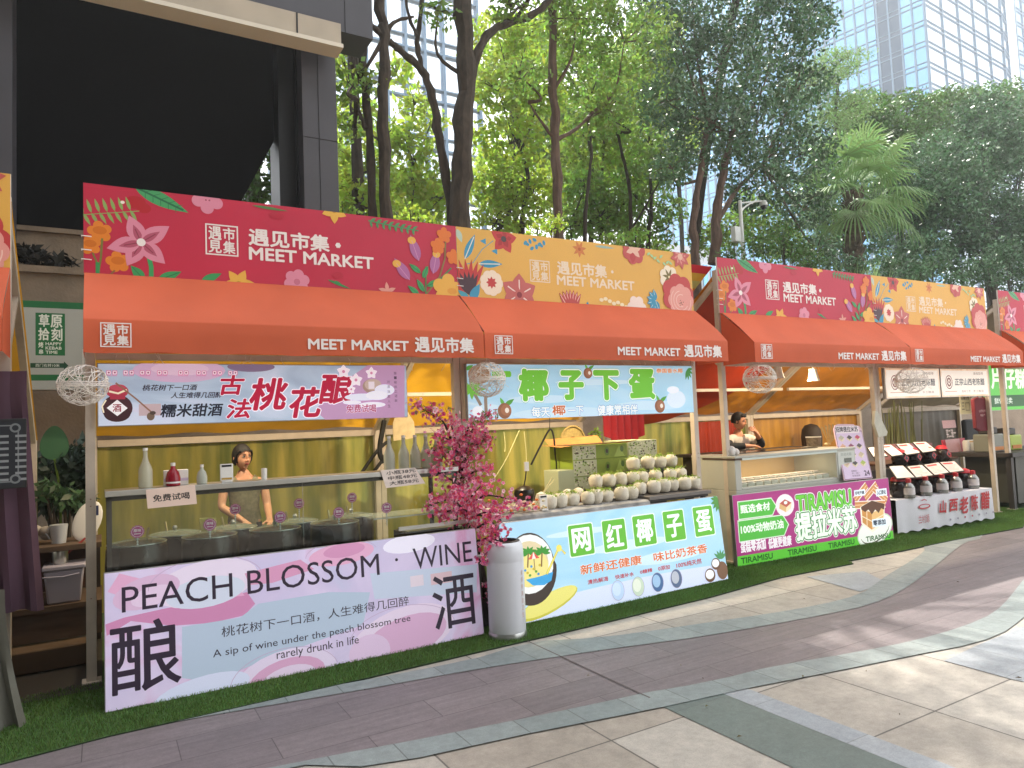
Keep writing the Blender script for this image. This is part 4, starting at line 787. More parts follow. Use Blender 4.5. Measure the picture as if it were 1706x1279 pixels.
F1 = wash_mat('peach wash print', [(.25, '#b7bdd8'), (.42, '#c6bbd9'), (.55, '#d2c4e0'), (.68, '#cf9fc4'), (.8, '#ddd3e8')], 1.3, .16)
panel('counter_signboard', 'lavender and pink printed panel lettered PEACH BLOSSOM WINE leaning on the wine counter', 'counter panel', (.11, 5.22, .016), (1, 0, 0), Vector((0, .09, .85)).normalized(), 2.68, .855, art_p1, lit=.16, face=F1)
def art_s1(A):
    A.ell((0.541,0.405), .32, .09, '#c9a9c6'); A.ell((0.542,0.417), .2, .05, '#d6b9cf'); A.poly([(1.657,-0.025), (1.544,0.081), (1.73,0.271), (2.004,0.456), (2.343,0.458), (2.328,-0.007)], '#b78fb4')
    A.rect((0.262,0.157), (0.408,0.071), '#b9a3a8'); A.ell((1.053,0.436), .18, .04, '#7d6a86')
    for x in (700, 790, 880, 975, 1095, 1200, 1295, 1390):
        for d in (-16, 16): c = ((0.091,0.402)[0] + (x-700+d)*.00117*1.02, .388); A.rrect((c[0]-.016, c[1]-.017), (c[0]+.016, c[1]+.017), .006, '#cf6fa0'); A.rrect((c[0]-.012, c[1]-.013), (c[0]+.012, c[1]+.013), .005, '#f2e2ea'); A.rect((c[0]-.006, c[1]-.006), (c[0]+.006, c[1]+.007), '#9a4a78')
        A.rect(((0.091,0.402)[0] + (x-730)*.00119, .363), ((0.091,0.402)[0] + (x-672)*.00119, .367), '#cf6fa0')
    A.ell((0.124,0.131), .098, .096, '#44262c'); A.ell((0.124,0.091), .085, .06, '#3a2026'); A.ell((0.125,0.252), .072, .05, '#a8384a'); A.rect((0.079,0.23), (0.175,0.194), '#a03044'); A.ell((0.13,0.281), .05, .022, '#b8485a'); A.stroke([(0.073,0.253), (0.13,0.237), (0.186,0.263)], .014, '#e8dcc0'); A.stroke([(0.054,0.19), (0.029,0.145), (0.039,0.099)], .01, '#e8dcc0')
    A.poly([(0.124,0.191), (0.19,0.129), (0.124,0.073), (0.057,0.133)], '#e9e6e8'); A.text('酒', (0.095,0.16), (0.149,0.105), '#8a2438', bold=.02)
    A.stroke([(0.115,0.314), (0.242,0.198), (0.35,0.09)], .011, '#8a6450'); A.ell((0.339,0.065), .026, .03, '#6b5848'); A.ell((0.353,0.09), .02, .014, '#4a3c34')
    A.text('桃花树下一口酒', (0.287,0.299), (0.658,0.255), DK, bold=.02, shear=.2); A.text('人生难得几回醉', (0.474,0.24), (0.836,0.196), DK, bold=.02, shear=.2); A.text('糯米甜酒', (0.404,0.151), (0.838,0.057), '#1f2230', bold=.025, shear=.15)
    RD = '#b0123a'; WH = '#efe6f2'
    for ch, a, b in (('古', (0.825,0.367), (0.998,0.219)), ('法', (0.865,0.181), (1.044,0.034)), ('桃', (1.039,0.34), (1.328,0.096)), ('花', (1.344,0.267), (1.609,0.028)), ('酿', (1.585,0.38), (1.859,0.136))): A.text(ch, a, b, RD, bold=.03, out=WH, ow=.03, shear=.18)
    A.ell((2.04,0.275), .085, .062, '#a08478'); A.ell((2.047,0.288), .075, .05, '#bda79c'); A.rect((2.007,0.315), (2.06,0.252), '#ddd3dc')
    for c, r_ in (((1.793,0.401), .06), ((1.898,0.329), .06), ((1.855,0.25), .04), ((2.036,0.389), .055)): A.flower(c, 5, r_, r_*.38, '#efe3ee', .3, '#c987a4', .22)
    A.ell((1.955,0.183), .16, .03, '#dcdff0'); A.ell((2.15,0.241), .09, .05, '#dfe0f2'); A.ell((2.079,0.195), .1, .04, '#e6e6f4'); A.ell((1.859,0.139), .08, .018, '#e4e2f2'); A.ell((2.035,0.115), .12, .025, '#e9e6f4')
    A.text('免费试喝', (1.808,0.119), (2.068,0.052), '#a83868', bold=.02, out=WH, ow=.04)
    for i in range(7): y = .40 - i*.04; A.text('酿一碗桃之酒'[i % 6], (2.24, y), (2.264, y-.024), '#5a4058')
    for i in range(6): y = .325 - i*.042; A.text('对酒当歌人生'[i % 6], (2.175, y), (2.199, y-.026), '#5a4058')
F2 = wash_mat('misty lake print', [(.3, '#8f9fb8'), (.45, '#a9bace'), (.6, '#c2cadd'), (.75, '#cdbcd6')], 1.6, .25, (.5, 1, 1.6))
panel('sign_lightbox', 'misty purple lit sign with red brush lettering and a wine jar', 'sign', (.08, 5.85, 1.815), (1, 0, 0), (0, 0, 1), 2.36, .457, art_s1, lit=.25, face=F2)
GR = '#6cbf2e'; SKYB = [(.25, '#8fc6de'), (.45, '#a8d3ea'), (.58, '#b4d8ee'), (.72, '#e2eefa')]
def coconut_cut(A, c, r):
    A.ell(c, r, r*.9, '#6a4a36'); A.ell((c[0]-r*.05, c[1]+r*.1), r*.8, r*.62, '#eef0f0')
def little_coconut(A, c, r):
    A.leaf((c[0], c[1]+r*.6), (c[0]+r*1.5, c[1]+r*1.5), r*.3, '#4f9a3a'); A.leaf((c[0], c[1]+r*.6), (c[0]-r*.6, c[1]+r*1.7), r*.25, '#5fae44'); A.ell(c, r, r, '#8a5a3e'); A.ell((c[0]+r*.2, c[1]+r*.1), r*.75, r*.72, '#a06a4a'); A.ell((c[0]+r*.35, c[1]+r*.05), r*.3, r*.34, '#e8ded2')
def art_s2(A):
    for c, rx, ry in (((0.828,0.184), .4, .04), ((1.481,0.349), .5, .03), ((2.192,0.095), .5, .05), ((1.077,0.041), .6, .06)): A.ell(c, rx, ry, '#c3dff2')
    A.stroke([(0.192,0.035), (0.19,0.181), (0.192,0.224)], .035, '#8a7a6a'); A.stroke([(0.139,0.138), (0.063,0.269), (0.034,0.327)], .03, '#8a7a6a')
    for k in range(8): c = (0.048,0.291); a = k*.785; A.leaf(c, (c[0]+.15*math.cos(a), c[1]+.1*math.sin(a)), .022, '#6fb83a')
    A.leaf((-0.008,0.471), (0.074,0.515), .02, '#4f9a3a'); A.ell((0.135,0.428), .12, .09, '#9a7a5e'); A.ell((0.104,0.081), .06, .05, '#e8eef6')
    little_coconut(A, (0.39,0.081), .075)
    A.text('一', (0.242,0.428), (0.475,0.466), GR, bold=.05, out='#eef6f0', ow=.05) if False else A.rrect((0.268,0.461), (0.479,0.402), .02, GR)
    for ch, a, b in (('椰', (0.572,0.468), (0.886,0.183)), ('子', (1.035,0.457), (1.314,0.186)), ('下', (1.471,0.458), (1.773,0.178)), ('蛋', (1.934,0.473), (2.264,0.177))): A.text(ch, a, b, GR, bold=.055, out='#f2faf4', ow=.035, ow2=.06, out2='#8fc4c8')
    little_coconut(A, (1.388,0.442), .055); little_coconut(A, (2.334,0.083), .072)
    A.text('每天', (0.692,0.111), (0.902,0.012), '#eaf4fa', bold=.03, out='#3a7fa8', ow=.035); A.text('椰', (0.933,0.118), (1.086,0.025), '#c2652e', bold=.03, out='#f4ece4', ow=.04); A.text('一下', (1.123,0.108), (1.308,0.016), '#eaf4fa', bold=.03, out='#3a7fa8', ow=.035); A.text('健康常相伴', (1.49,0.11), (2.018,0.006), '#eaf4fa', bold=.03, out='#3a7fa8', ow=.035)
    A.text('泰国香水椰', (2.312,0.495), (2.695,0.448), '#d98a5a', bold=.03, out='#f6e8d8', ow=.05) 
    for k in range(5): c = (2.764,0.483); a = -1.9 + k*.5; A.leaf(c, (c[0]+.09*math.cos(a), c[1]+.12*math.sin(a)), .016, '#3f8a3a')
    A.ell((2.577,0.155), .14, .1, '#d6e6f6'); A.ell((2.538,0.259), .09, .04, '#e6f0fa')
panel('sign_lightbox', 'bright sky blue lit sign with big green characters and little coconuts', 'sign', (3.03, 5.85, 1.765), (1, 0, 0), (0, 0, 1), 2.84, .53, art_s2, lit=.22, face=wash_mat('sky print', SKYB, 1.5, .22, (.4, 1, 1.5)))
def art_p2(A):
    for c, rx, ry in (((1.423,0.507), .5, .05), ((1.921,0.338), .5, .06), ((1.159,0.084), .9, .1), ((2.093,0.064), .5, .06), ((0.868,0.69), .4, .03)): A.ell(c, rx, ry, '#c9e2f0')
    A.rect((0.006, .006), (2.68, .12), '#d3dcf4'); A.ell((1.6, .13), 1.2, .06, '#d3dcf4')
    c = (0.435,0.127); A.ell(c, .33, .085, '#c9c24a', .25); A.ell((c[0]+.01, c[1]+.012), .31, .075, '#e4dc7a', .25)
    # half coconut with a beach scene inside
    o = (0.278,0.438)
    A.poly([(o[0]+.275*math.cos(t)*(.94 if math.sin(t) > 0 else 1.0), o[1]+.31*math.sin(t)*(1.0 if math.sin(t) > 0 else .98)) for t in [6.2832*k/40 for k in range(40)]], '#3f342e')
    A.ell((o[0]-.005, o[1]+.045), .25, .25, '#e9ebe8'); A.ell((o[0]-.01, o[1]+.045), .205, .195, '#d8c9a2'); A.ell((o[0]-.01, o[1]+.015), .2, .16, '#e6d888')
    A.poly([(0.219,0.358), (0.38,0.366), (0.51,0.385), (0.483,0.313), (0.404,0.286), (0.287,0.3)], '#3f9fd6')
    for q in ((0.27,0.576), (0.413,0.565)):
        A.stroke([q, (q[0]-.02, q[1]-.12)], .014, '#7a5a34')
        for k in range(7): a = -.3 + k*.62; A.leaf(q, (q[0]+.095*math.cos(a), q[1]+.06*math.sin(a)+.0), .016, '#3f8f34')
    q = (0.322,0.521); A.poly([(q[0]-.06, q[1]), (q[0], q[1]+.06), (q[0]+.06, q[1])], '#d9564a'); A.poly([(q[0]-.02, q[1]), (q[0], q[1]+.06), (q[0]+.02, q[1])], '#f0e6dc'); A.stroke([(q[0], q[1]), (q[0], q[1]-.1)], .008, '#8a6a44')
    for k in range(10): A.ell((o[0]-.1+.022*k, o[1]-.05+.024*((k*7) % 4)), .013, .011, ['#c9b33a', '#5f9a3a', '#4a8fc0'][k % 3])
    A.stroke([(0.441,0.374), (0.599,0.585), (0.662,0.52)], .022, '#b8a83a'); A.stroke([(0.441,0.374), (0.599,0.585), (0.662,0.52)], .014, '#ecdc6a'); A.ell((0.598,0.578), .03, .03, '#ecdc6a')
    for ch, a, b in (('网', (0.706,0.768), (1.002,0.473)), ('红', (1.099,0.769), (1.396,0.462)), ('椰', (1.474,0.774), (1.775,0.469)), ('子', (1.872,0.779), (2.172,0.466)), ('蛋', (2.29,0.781), (2.59,0.467))):
        A.rrect(a, b, .02, '#e6f2ea'); x0, x1 = sorted((a[0], b[0])); y0, y1 = sorted((a[1], b[1])); A.rrect((x0+.01, y0+.01), (x1-.01, y1-.01), .018, '#62b234'); w, h = x1-x0, y1-y0
        A.text(ch, (x0+w*.17, y1-h*.16), (x1-w*.17, y0+h*.16), '#f0f6f4', bold=.03)
    OR = '#d0682e'
    A.text('新鲜还健康', (0.808,0.397), (1.539,0.314), OR, bold=.025, out='#f0ede6', ow=.03); A.text('味比奶茶香', (1.699,0.394), (2.434,0.309), OR, bold=.025, out='#f0ede6', ow=.03)
    for s_, a, b in (('清热解渴', (0.874,0.259), (1.11,0.219)), ('快速补水', (1.197,0.256), (1.425,0.218)), ('0糖精', (1.505,0.258), (1.661,0.222)), ('0添加', (1.739,0.26), (1.891,0.218)), ('100%纯天然', (1.982,0.261), (2.331,0.212))): A.text(s_, a, b, '#b8323c', bold=.02)
    for c, col_ in (((1.212,0.116), ('#b9d0ec', '#c9dcf2')), ((1.461,0.114), ('#c4d4c0', '#dfe6d6')), ((1.71,0.117), ('#4a6a98', '#9fc0e0')), ((1.96,0.115), ('#5a6a8a', '#b8bcc8'))):
        A.ell(c, .078, .092, '#a9a4b4'); A.ell(c, .073, .087, col_[0]); A.ell((c[0]-.012, c[1]+.012), .05, .06, col_[1])
    coconut_cut(A, (2.429,0.08), .075); A.ell((2.613,0.103), .08, .09, '#7a5a44'); coconut_cut(A, (2.532,0.179), .065)
    for k in range(5): c = (2.612,0.217); a = .6 + k*.45; A.leaf(c, (c[0]+.12*math.cos(a), c[1]+.1*math.sin(a)), .016, '#4f8f5a')
    for k in range(6): c = (2.695,0.808); a = 2.4 + k*.45; A.leaf(c, (c[0]+.12*math.cos(a), c[1]+.13*math.sin(a)), .02, '#4f8a3f')
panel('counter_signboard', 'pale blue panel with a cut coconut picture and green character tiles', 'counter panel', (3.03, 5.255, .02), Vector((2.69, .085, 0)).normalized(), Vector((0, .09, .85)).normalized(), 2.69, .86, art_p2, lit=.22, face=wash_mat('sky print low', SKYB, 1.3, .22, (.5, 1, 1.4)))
def art_p3(A):
    A.rect((.006, .006), (2.79, .115), '#5fc23a'); A.poly([(0.577,0.756), (1.034,0.758), (0.904,0.174), (0.693,0.315)], '#a8387e')
    for a, b, tip in (((0.082,0.717), (0.611,0.567), (0.667,0.615)), ((0.064,0.505), (0.778,0.316), (0.845,0.401))):
        x0, x1 = a[0], b[0]; y1, y0 = a[1]-.005, b[1]-.04; t = tip
        A.poly([(x0-.012, y0-.012), (x1+.005, y0-.012), (t[0]+.03, (y0+y1)/2), (x1+.005, y1+.012), (x0-.012, y1+.012)], '#d8ecd4'); A.poly([(x0, y0), (x1, y0), (t[0]+.012, (y0+y1)/2), (x1, y1), (x0, y1)], '#55b844')
    A.text('甄选食材', (0.114,0.677), (0.58,0.584), '#eef6ea', bold=.035); A.text('100%动物奶油', (0.095,0.455), (0.777,0.355), '#eef6ea', bold=.035)
    A.text('蛋糕零添加', (0.07,0.272), (0.463,0.147), '#f2eaf0', bold=.05); A.text('低糖更健康', (0.509,0.261), (0.889,0.144), '#f2eaf0', bold=.05)
    A.ell((0.834,0.616), .155, .13, '#efe6ea'); A.poly([(0.746,0.643), (0.837,0.685), (0.946,0.636), (0.854,0.59)], '#b85a4a'); A.poly([(0.746,0.643), (0.854,0.59), (0.838,0.532), (0.731,0.586)], '#d8b27a'); A.poly([(0.854,0.59), (0.946,0.636), (0.929,0.571), (0.838,0.532)], '#f0dcb8'); A.ell((0.846,0.644), .03, .02, '#e8f0e8')
    A.text('TIRAMISU', (1.033,0.706), (2.019,0.505), '#6cc83c', bold=.035, out='#1f5a2c', ow=.03, ow2=.075, out2='#eef6ea')
    A.text('提拉米苏', (0.987,0.498), (2.084,0.183), '#eefaea', bold=.04, out='#2c7a3a', ow=.045, ow2=.085, out2='#eef6ea')
    # cake on its plate, biscuits behind
    for (p, q) in (((2.093,0.567), (2.35,0.738)), ((2.292,0.571), (2.554,0.734)), ((2.478,0.685), (2.729,0.512)), ((2.084,0.504), (2.688,0.471))): A.stroke([p, q], .1, '#efe4d6'); A.stroke([p, q], .075, '#c98a52'); A.stroke([p, q], .012, '#e8c49a')
    for c in ((2.435,0.16),): A.ell(c, .37, .19, '#c9d4c0', .25); A.ell(c, .35, .17, '#f0f2ea', .25); A.ell((c[0], c[1]-.02), .3, .13, '#4a3a34', .25); A.ell((c[0], c[1]-.005), .3, .13, '#f0f2ea', .25)
    A.poly([(2.178,0.474), (2.422,0.538), (2.67,0.469), (2.635,0.237), (2.38,0.134), (2.174,0.262)], '#f4ead8')
    A.poly([(2.208,0.45), (2.399,0.379), (2.368,0.167), (2.2,0.276)], '#c98f4a'); A.poly([(2.399,0.379), (2.646,0.427), (2.613,0.25), (2.368,0.167)], '#e2b878')
    A.poly([(2.195,0.473), (2.422,0.534), (2.67,0.469), (2.649,0.399), (2.593,0.419), (2.533,0.366), (2.472,0.415), (2.396,0.358), (2.339,0.427), (2.268,0.402), (2.2,0.44)], '#5a3826')
    for p, q in (((2.201,0.355), (2.383,0.273)), ((2.303,0.413), (2.281,0.219)), ((2.383,0.273), (2.632,0.335))): A.stroke([p, q], .012, '#f2e2c0')
    for s_, a, b in (('好吃不腻', (2.09,0.69), (2.305,0.613)), ('入口即化', (2.517,0.669), (2.739,0.577)), ('零添加', (2.387,0.296), (2.674,0.194))):
        A.rect(a, b, '#e3eef6'); x0, x1 = sorted((a[0], b[0])); y0, y1 = sorted((a[1], b[1])); A.text(s_, (x0+.02, y1-.018), (x1-.02, y0+.018), '#2c3c4c', bold=.04)
    for a, b in (((0.058,0.06)[0], (0.56,-0.009)[0]), ((0.813,0.086)[0], (1.308,-0.029)[0]), ((1.524,0.083)[0], (2.008,-0.031)[0]), ((2.236,0.069)[0], (2.729,0.005)[0])): A.text('TIRAMISU', (a, .092), (b, .03), '#23611f', bold=.03)
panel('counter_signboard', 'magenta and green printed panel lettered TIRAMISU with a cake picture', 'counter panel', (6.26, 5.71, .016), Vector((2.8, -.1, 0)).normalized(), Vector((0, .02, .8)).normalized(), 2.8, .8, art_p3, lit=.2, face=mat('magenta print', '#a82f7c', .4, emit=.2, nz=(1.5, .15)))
def vinegar_art(A, txt=True):
    A.rect((0.03, .03), (1.31, .40), '#efe9dd'); A.ell((.1, .2), .1, .18, '#efe9dd'); 
    c = (.22, .225); A.ell(c, .095, .105, '#7a4a44'); A.ell(c, .08, .09, '#efe6da'); A.ell(c, .06, .068, '#7a4a44'); A.poly([(c[0], c[1]+.05), (c[0]+.045, c[1]), (c[0], c[1]-.05), (c[0]-.045, c[1])], '#efe6da'); A.poly([(c[0], c[1]+.025), (c[0]+.022, c[1]), (c[0], c[1]-.025), (c[0]-.022, c[1])], '#7a4a44')
    A.text('正宗山西老陈醋', (.38, .28), (1.22, .175), '#33363c', bold=.02); A.text('酸香醇厚', (.92, .375), (1.2, .335), '#6a5a52'); A.text('百年工艺', (.55, .1), (.8, .065), '#8a6a5e'); A.text('手工酿造', (.88, .1), (1.18, .065), '#8a6a5e'); A.rect((.1, .08), (.42, .09), '#c9a28a')
SF = wash_mat('parchment print', [(.3, '#d9a97a'), (.5, '#e6cbaa'), (.7, '#efe2cc')], 2.2, .22)
panel('sign_lightbox', 'left of the two parchment coloured vinegar signs, half hidden by a woven ball', 'sign', (9.50, 5.85, 1.86), (1, 0, 0), (0, 0, 1), 1.35, .43, vinegar_art, lit=.22, face=SF)
panel('sign_lightbox', 'right of the two parchment coloured vinegar signs, its lettering in full view', 'sign', (10.875, 5.85, 1.86), (1, 0, 0), (0, 0, 1), 1.35, .43, vinegar_art, lit=.22, face=SF)
# kebab sign board far left
def kebab_art(A):
    g = '#236b40'; A.rect((0, .873), (3, .945), g); A.rect((0, .1), (3, .163), g); x = (0.811,0.82)[0]
    a, b = (0.811,0.82), (1.074,0.367); A.rect(a, b, g); x0, x1 = a[0], b[0]; y1, y0 = a[1], b[1]; w, h = x1-x0, y1-y0; W_ = '#dfe6dc'
    for s_, u0, v1, u1, v0 in (('草', .12, .96, .46, .68), ('原', .52, .96, .9, .66), ('拾', .1, .64, .46, .36), ('刻', .54, .64, .9, .35), ('烤', .1, .31, .26, .18), ('串', .12, .14, .25, .03)): A.text(s_, (x0+u0*w, y0+v1*h), (x0+u1*w, y0+v0*h), W_, bold=.03)
    for i, s_ in enumerate(('HAPPY', 'KEBAB', 'TIME')): A.text(s_, (x0+.34*w, y0+(.31-.1*i)*h), (x0+(.88 if i < 2 else .74)*w, y0+(.24-.1*i)*h), W_, bold=.02)
    y = .26; A.rect((x0-.045, y-.025), (x1, y+.025), '#1d4a34'); A.poly([(x1-.01, y-.045), (x1+.03, y), (x1-.01, y+.045)], '#1d4a34'); A.text('西门右转10米', (x0+.0, y+.018), (x1-.05, y-.016), W_)
panel('sign_board', 'white and green kebab stall board behind the wine stall at the left', 'sign', (-1.3, 8.9, 2.28), (1, 0, 0), (0, 0, 1), 2.9, .945, kebab_art, thick=.12, face=mat('board white', '#a9aea8', .6, nz=(2, .1)))

# ---------------------------------------------------------------- woven ball lanterns hung under the valances
M_wick = mat('pale woven twine', '#e8dfd6', .8, island=.15)
def woven_ball(name, label, c, r, squash=1.0, dense=60):
    b = MB(); c = Vector(c)
    for k in range(dense):
        n = Vector(rng.normal(size=3)).normalized(); u = n.orthogonal().normalized(); v = n.cross(u); h = random.uniform(-.75, .75); rr = math.sqrt(1-h*h); a0 = random.uniform(0, 6.28); sp = random.uniform(2.2, 5.5); m = 16
        pts = [c + (n*h + (u*math.cos(a0+sp*i/m) + v*math.sin(a0+sp*i/m))*rr) * r * random.uniform(.97, 1.03) for i in range(m+1)]
        for p in pts: p.z = c.z + (p.z-c.z)*squash
        b.tube(pts, .0024, M_wick, 4)
    for k in range(3): b.tube([c + Vector((math.cos(t)*r*1.01, math.sin(t)*r*1.01, .012*(k-1))) for t in [6.2832*i/28 for i in range(29)]], .0035, M_wick, 4)
    for k in range(7): a = random.uniform(0, 6.28); p = c + Vector((math.cos(a)*r*.95, math.sin(a)*r*.95, random.uniform(-.5, .6)*r)); b.tube([p, p + (p-c)*.22 + Vector((0, 0, random.uniform(-.03, .04)))], .002, M_wick, 4)
    t = thing(name, label, 'lantern', c, 'woven ball lanterns under the awnings'); b.build('woven_shell', t); b = MB(); b.tube([c + Vector((0, 0, r*squash)), (c.x, c.y, 2.33)], .0025, M_wick, 4); b.build('cord', t)
woven_ball('woven_lantern', 'frayed flattened woven ball hanging by the left post of the wine stall', (0,5.5,2.09), .152, .88, 50)
woven_ball('woven_lantern', 'woven ball hanging before the left end of the coconut sign', (3.06,5.5,2.12), .16, .97, 48)
woven_ball('woven_lantern', 'round woven ball hanging in the tiramisu stall', (6.56,5.5,2.12), .18, .93, 48)
woven_ball('woven_lantern', 'woven ball hanging before the left vinegar sign', (9.52,5.5,2.09), .2, .86, 48)
for x_, lab in ((1296, 'small paper shade hanging just right of the woven ball in the tiramisu stall'), (1355, 'small paper shade hanging at the middle of the tiramisu stall')):
    p = Vector(Vector({1296: (7.86,6.3,2.26), 1355: (8.58,6.3,2.22)}[x_])); t = thing('paper_lantern', lab, 'lantern', p, 'paper lanterns in the tiramisu stall')
    b = MB(); b.lathe([(.055, .09), (.05, .06), (.07, -.04), (.085, -.075), (.08, -.07)], p, mat('cream paper', '#e4dccb', .8, nz=(30, .15)), 14, cap=False); b.build('shade', t); b = MB(); b.tube([p + Vector((0, 0, .09)), (p.x, p.y, 2.6)], .003, M_wick, 4); b.build('cord', t)

# ---------------------------------------------------------------- goods of the wine stall
def glass_thin(name, tint='#e8f2ec', refl=.12):
    if name in MATS: return MATS[name]
    m = bpy.data.materials.new(name); m.use_nodes = True; MATS[name] = m; n, l = m.node_tree.nodes, m.node_tree.links; n.remove(n['Principled BSDF'])
    tr = n.new('ShaderNodeBsdfTransparent'); tr.inputs['Color'].default_value = hexc(tint); g = n.new('ShaderNodeBsdfGlossy'); g.inputs['Roughness'].default_value = .03
    fr = n.new('ShaderNodeLayerWeight'); fr.inputs['Blend'].default_value = .25; ad = n.new('ShaderNodeMath'); ad.operation = 'MULTIPLY_ADD'; ad.inputs[1].default_value = .3; ad.inputs[2].default_value = refl*.4; l.new(fr.outputs['Fresnel'], ad.inputs[0])
    mx = n.new('ShaderNodeMixShader'); l.new(ad.outputs['Value'], mx.inputs['Fac']); l.new(tr.outputs['BSDF'], mx.inputs[1]); l.new(g.outputs['BSDF'], mx.inputs[2]); l.new(mx.outputs['Shader'], n['Material Output'].inputs['Surface']); return m
M_glass = glass_thin('clear glass'); M_lid = glass_thin('glass lid', '#d3ddd2', .5); M_dwood = mat('dark cabinet', '#2a211c', .5, nz=(6, .3)); M_pot = mat('dark glazed pot', '#2a2018', .25, nz=(4, .3)); M_brownin = mat('case interior brown', '#5a4230', .5, nz=(3, .3))
case = thing('display_case', 'long glass display case with a steel top rail on the wine counter', 'display case', (1.5, 5.65, .012))
b = MB(); b.box((.13, 5.37, .012), (2.86, 6.0, .60), M_dwood); b.box((.13, 5.36, .6), (2.86, 6.02, .63), M_steel); b.build('cabinet', case, bevel=.004)
b = MB(); b.box((.12, 5.42, 1.355), (2.70, 5.78, 1.372), M_steel); b.box((.12, 5.405, 1.34), (2.70, 5.425, 1.378), M_steel); b.build('top_rail', case, bevel=.003)
b = MB(); b.box((.125, 5.43, 1.31), (2.70, 5.435, 1.338), M_dwood)
for x in (.13, 2.66): b.box((x, 5.43, .63), (x+.03, 5.46, 1.354), M_dwood); b.box((x, 5.93, .63), (x+.03, 5.96, 1.354), M_dwood); b.box((x, 5.46, 1.32), (x+.03, 5.93, 1.352), M_dwood)
b.build('frame', case)
b = MB(); b.quad((.13, 5.415, .84), (1.40, 5.415, .84), (1.40, 5.415, 1.338), (.13, 5.415, 1.338), M_glass); b.build('front_pane', case, smooth=False)
b = MB(); b.quad((1.41, 5.415, .84), (2.68, 5.415, .84), (2.68, 5.415, 1.338), (1.41, 5.415, 1.338), M_glass); b.box((1.402, 5.413, .84), (1.408, 5.419, 1.338), M_lid); b.build('front_pane', case, smooth=False)
b = MB(); b.quad((1.98, 5.5, 1.0), (2.84, 5.5, 1.0), (2.84, 5.93, 1.0), (1.98, 5.93, 1.0), mat('frosted glass shelf', '#cfdad6', .2, alpha=.55)); b.box((1.98, 5.496, .995), (2.84, 5.502, 1.006), M_steel); b.box((2.15, 5.40, .90), (2.90, 5.41, .93), M_steel); b.build('glass_shelf', case, smooth=False)
b = MB(); b.box((2.3, 5.6, .63), (2.84, 5.92, .84), M_dwood); b.box((2.32, 5.63, .84), (2.8, 5.88, .85), mat('grey tray', '#7d8580', .4)); b.build('tray', case)
PJ = [(.315, 5.65), (.785, 5.65), (1.25, 5.65), (1.71, 5.65), (.60, 6.22), (1.03, 6.22), (1.53, 6.22), (2.02, 6.22)]
PL_ = ['pot at the left end of the front row, under the free tasting card', 'second pot of the front row', 'third pot of the front row', 'fourth pot of the front row, right of the pane joint', 'pot at the left end of the back row', 'second pot of the back row in front of the woman', 'third pot of the back row', 'pot at the right end of the back row']
b = MB(); b.box((.13, 6.03, .012), (2.86, 6.45, .60), M_dwood); tag(b.build('back_table', bevel=.004), 'dark table behind the display case carrying the back row of wine pots', 'table')
def pot():
    t = thing('wine_pot', 'pot', 'wine pot', (0, 0, 0), 'dark glazed wine pots')
    b = MB(); b.lathe([(.15, 0), (.185, .06), (.198, .2), (.192, .33), (.182, .355), (.172, .35), (.165, .3)], (0, 0, 0), M_pot, 28, cap=False); b.lathe([(.001, .001), (.15, .0)], (0, 0, 0), M_pot, 28, cap=False); b.build('body', t)
    b = MB(); b.lathe([(.188, .357), (.186, .366), (.1, .385), (.02, .392), (.001, .392)], (0, 0, 0), mat('glass lid solid', '#8c968a', .12, alpha=.62), 28, cap=False); b.tube([(.187*math.cos(a), .187*math.sin(a), .362) for a in [6.2832*i/24 for i in range(25)]], .004, M_steel, 5); b.lathe([(.012, .39), (.02, .41), (.012, .425)], (0, 0, 0), M_steel, 10); b.build('lid', t)
    b = MB(); b.tube([(.06, .03, .37), (.075, .035, .455)], .008, mat('brass handle', '#b8a878', .3, metal=.7), 6); b.build('ladle', t); return t
pt0 = pot(); hh_ = [.03, .03, .03, .03, .03, .03, .03, .03]
for i, (x, y) in enumerate(PJ):
    o = pt0 if i == 0 else dup(pt0)
    o.location = (x, y, .632 if y < 6 else .602); o.rotation_euler = (0, 0, .5*i); o['label'] = 'dark wine ' + PL_[i]
M_tag = mat('magenta tag', '#b8408a', .45); M_tag2 = mat('pale tag print', '#f0d8ea', .5); M_acr = mat('clear acrylic', '#dfe6e6', .1, alpha=.6)
def tag_sign(p, label, r=.042):
    t = thing('flavour_tag', label, 'tag', (p[0], p[1], p[2]-.14), 'scalloped flavour tags over the pots'); b = MB(); x, y, z = p
    b.prism([(x + r*(1+.07*math.cos(14*a))*math.cos(a), y, z + r*(1+.07*math.cos(14*a))*math.sin(a)) for a in [6.2832*i/70 for i in range(70)]], (0, .003, 0), M_tag)
    A = Art((x-r, y-.001, z-r), (1, 0, 0), (0, 0, 1), 2*r, 2*r); A.clip = False; A.ell((r, r), r*.86, r*.86, '#e8c8e0'); A.ell((r, r), r*.78, r*.78, '#b03c86'); A.text('原味', (r*.45, r*1.45), (r*1.55, r*.95), '#f4e4ef', bold=.02); A.rect((r*.5, r*.6), (r*1.5, r*.72), '#f4e4ef'); b.build('disc', t); A.build('print', t)
    b = MB(); b.tube([(x, y+.005, z-r), (x, y+.005, z-.14)], .004, M_acr, 6)
    for k in range(4): b.ell((x, y+.005, z-r-.018*k-.01), .007, .007, .008, M_acr, 8, 6)
    b.build('stem', t)
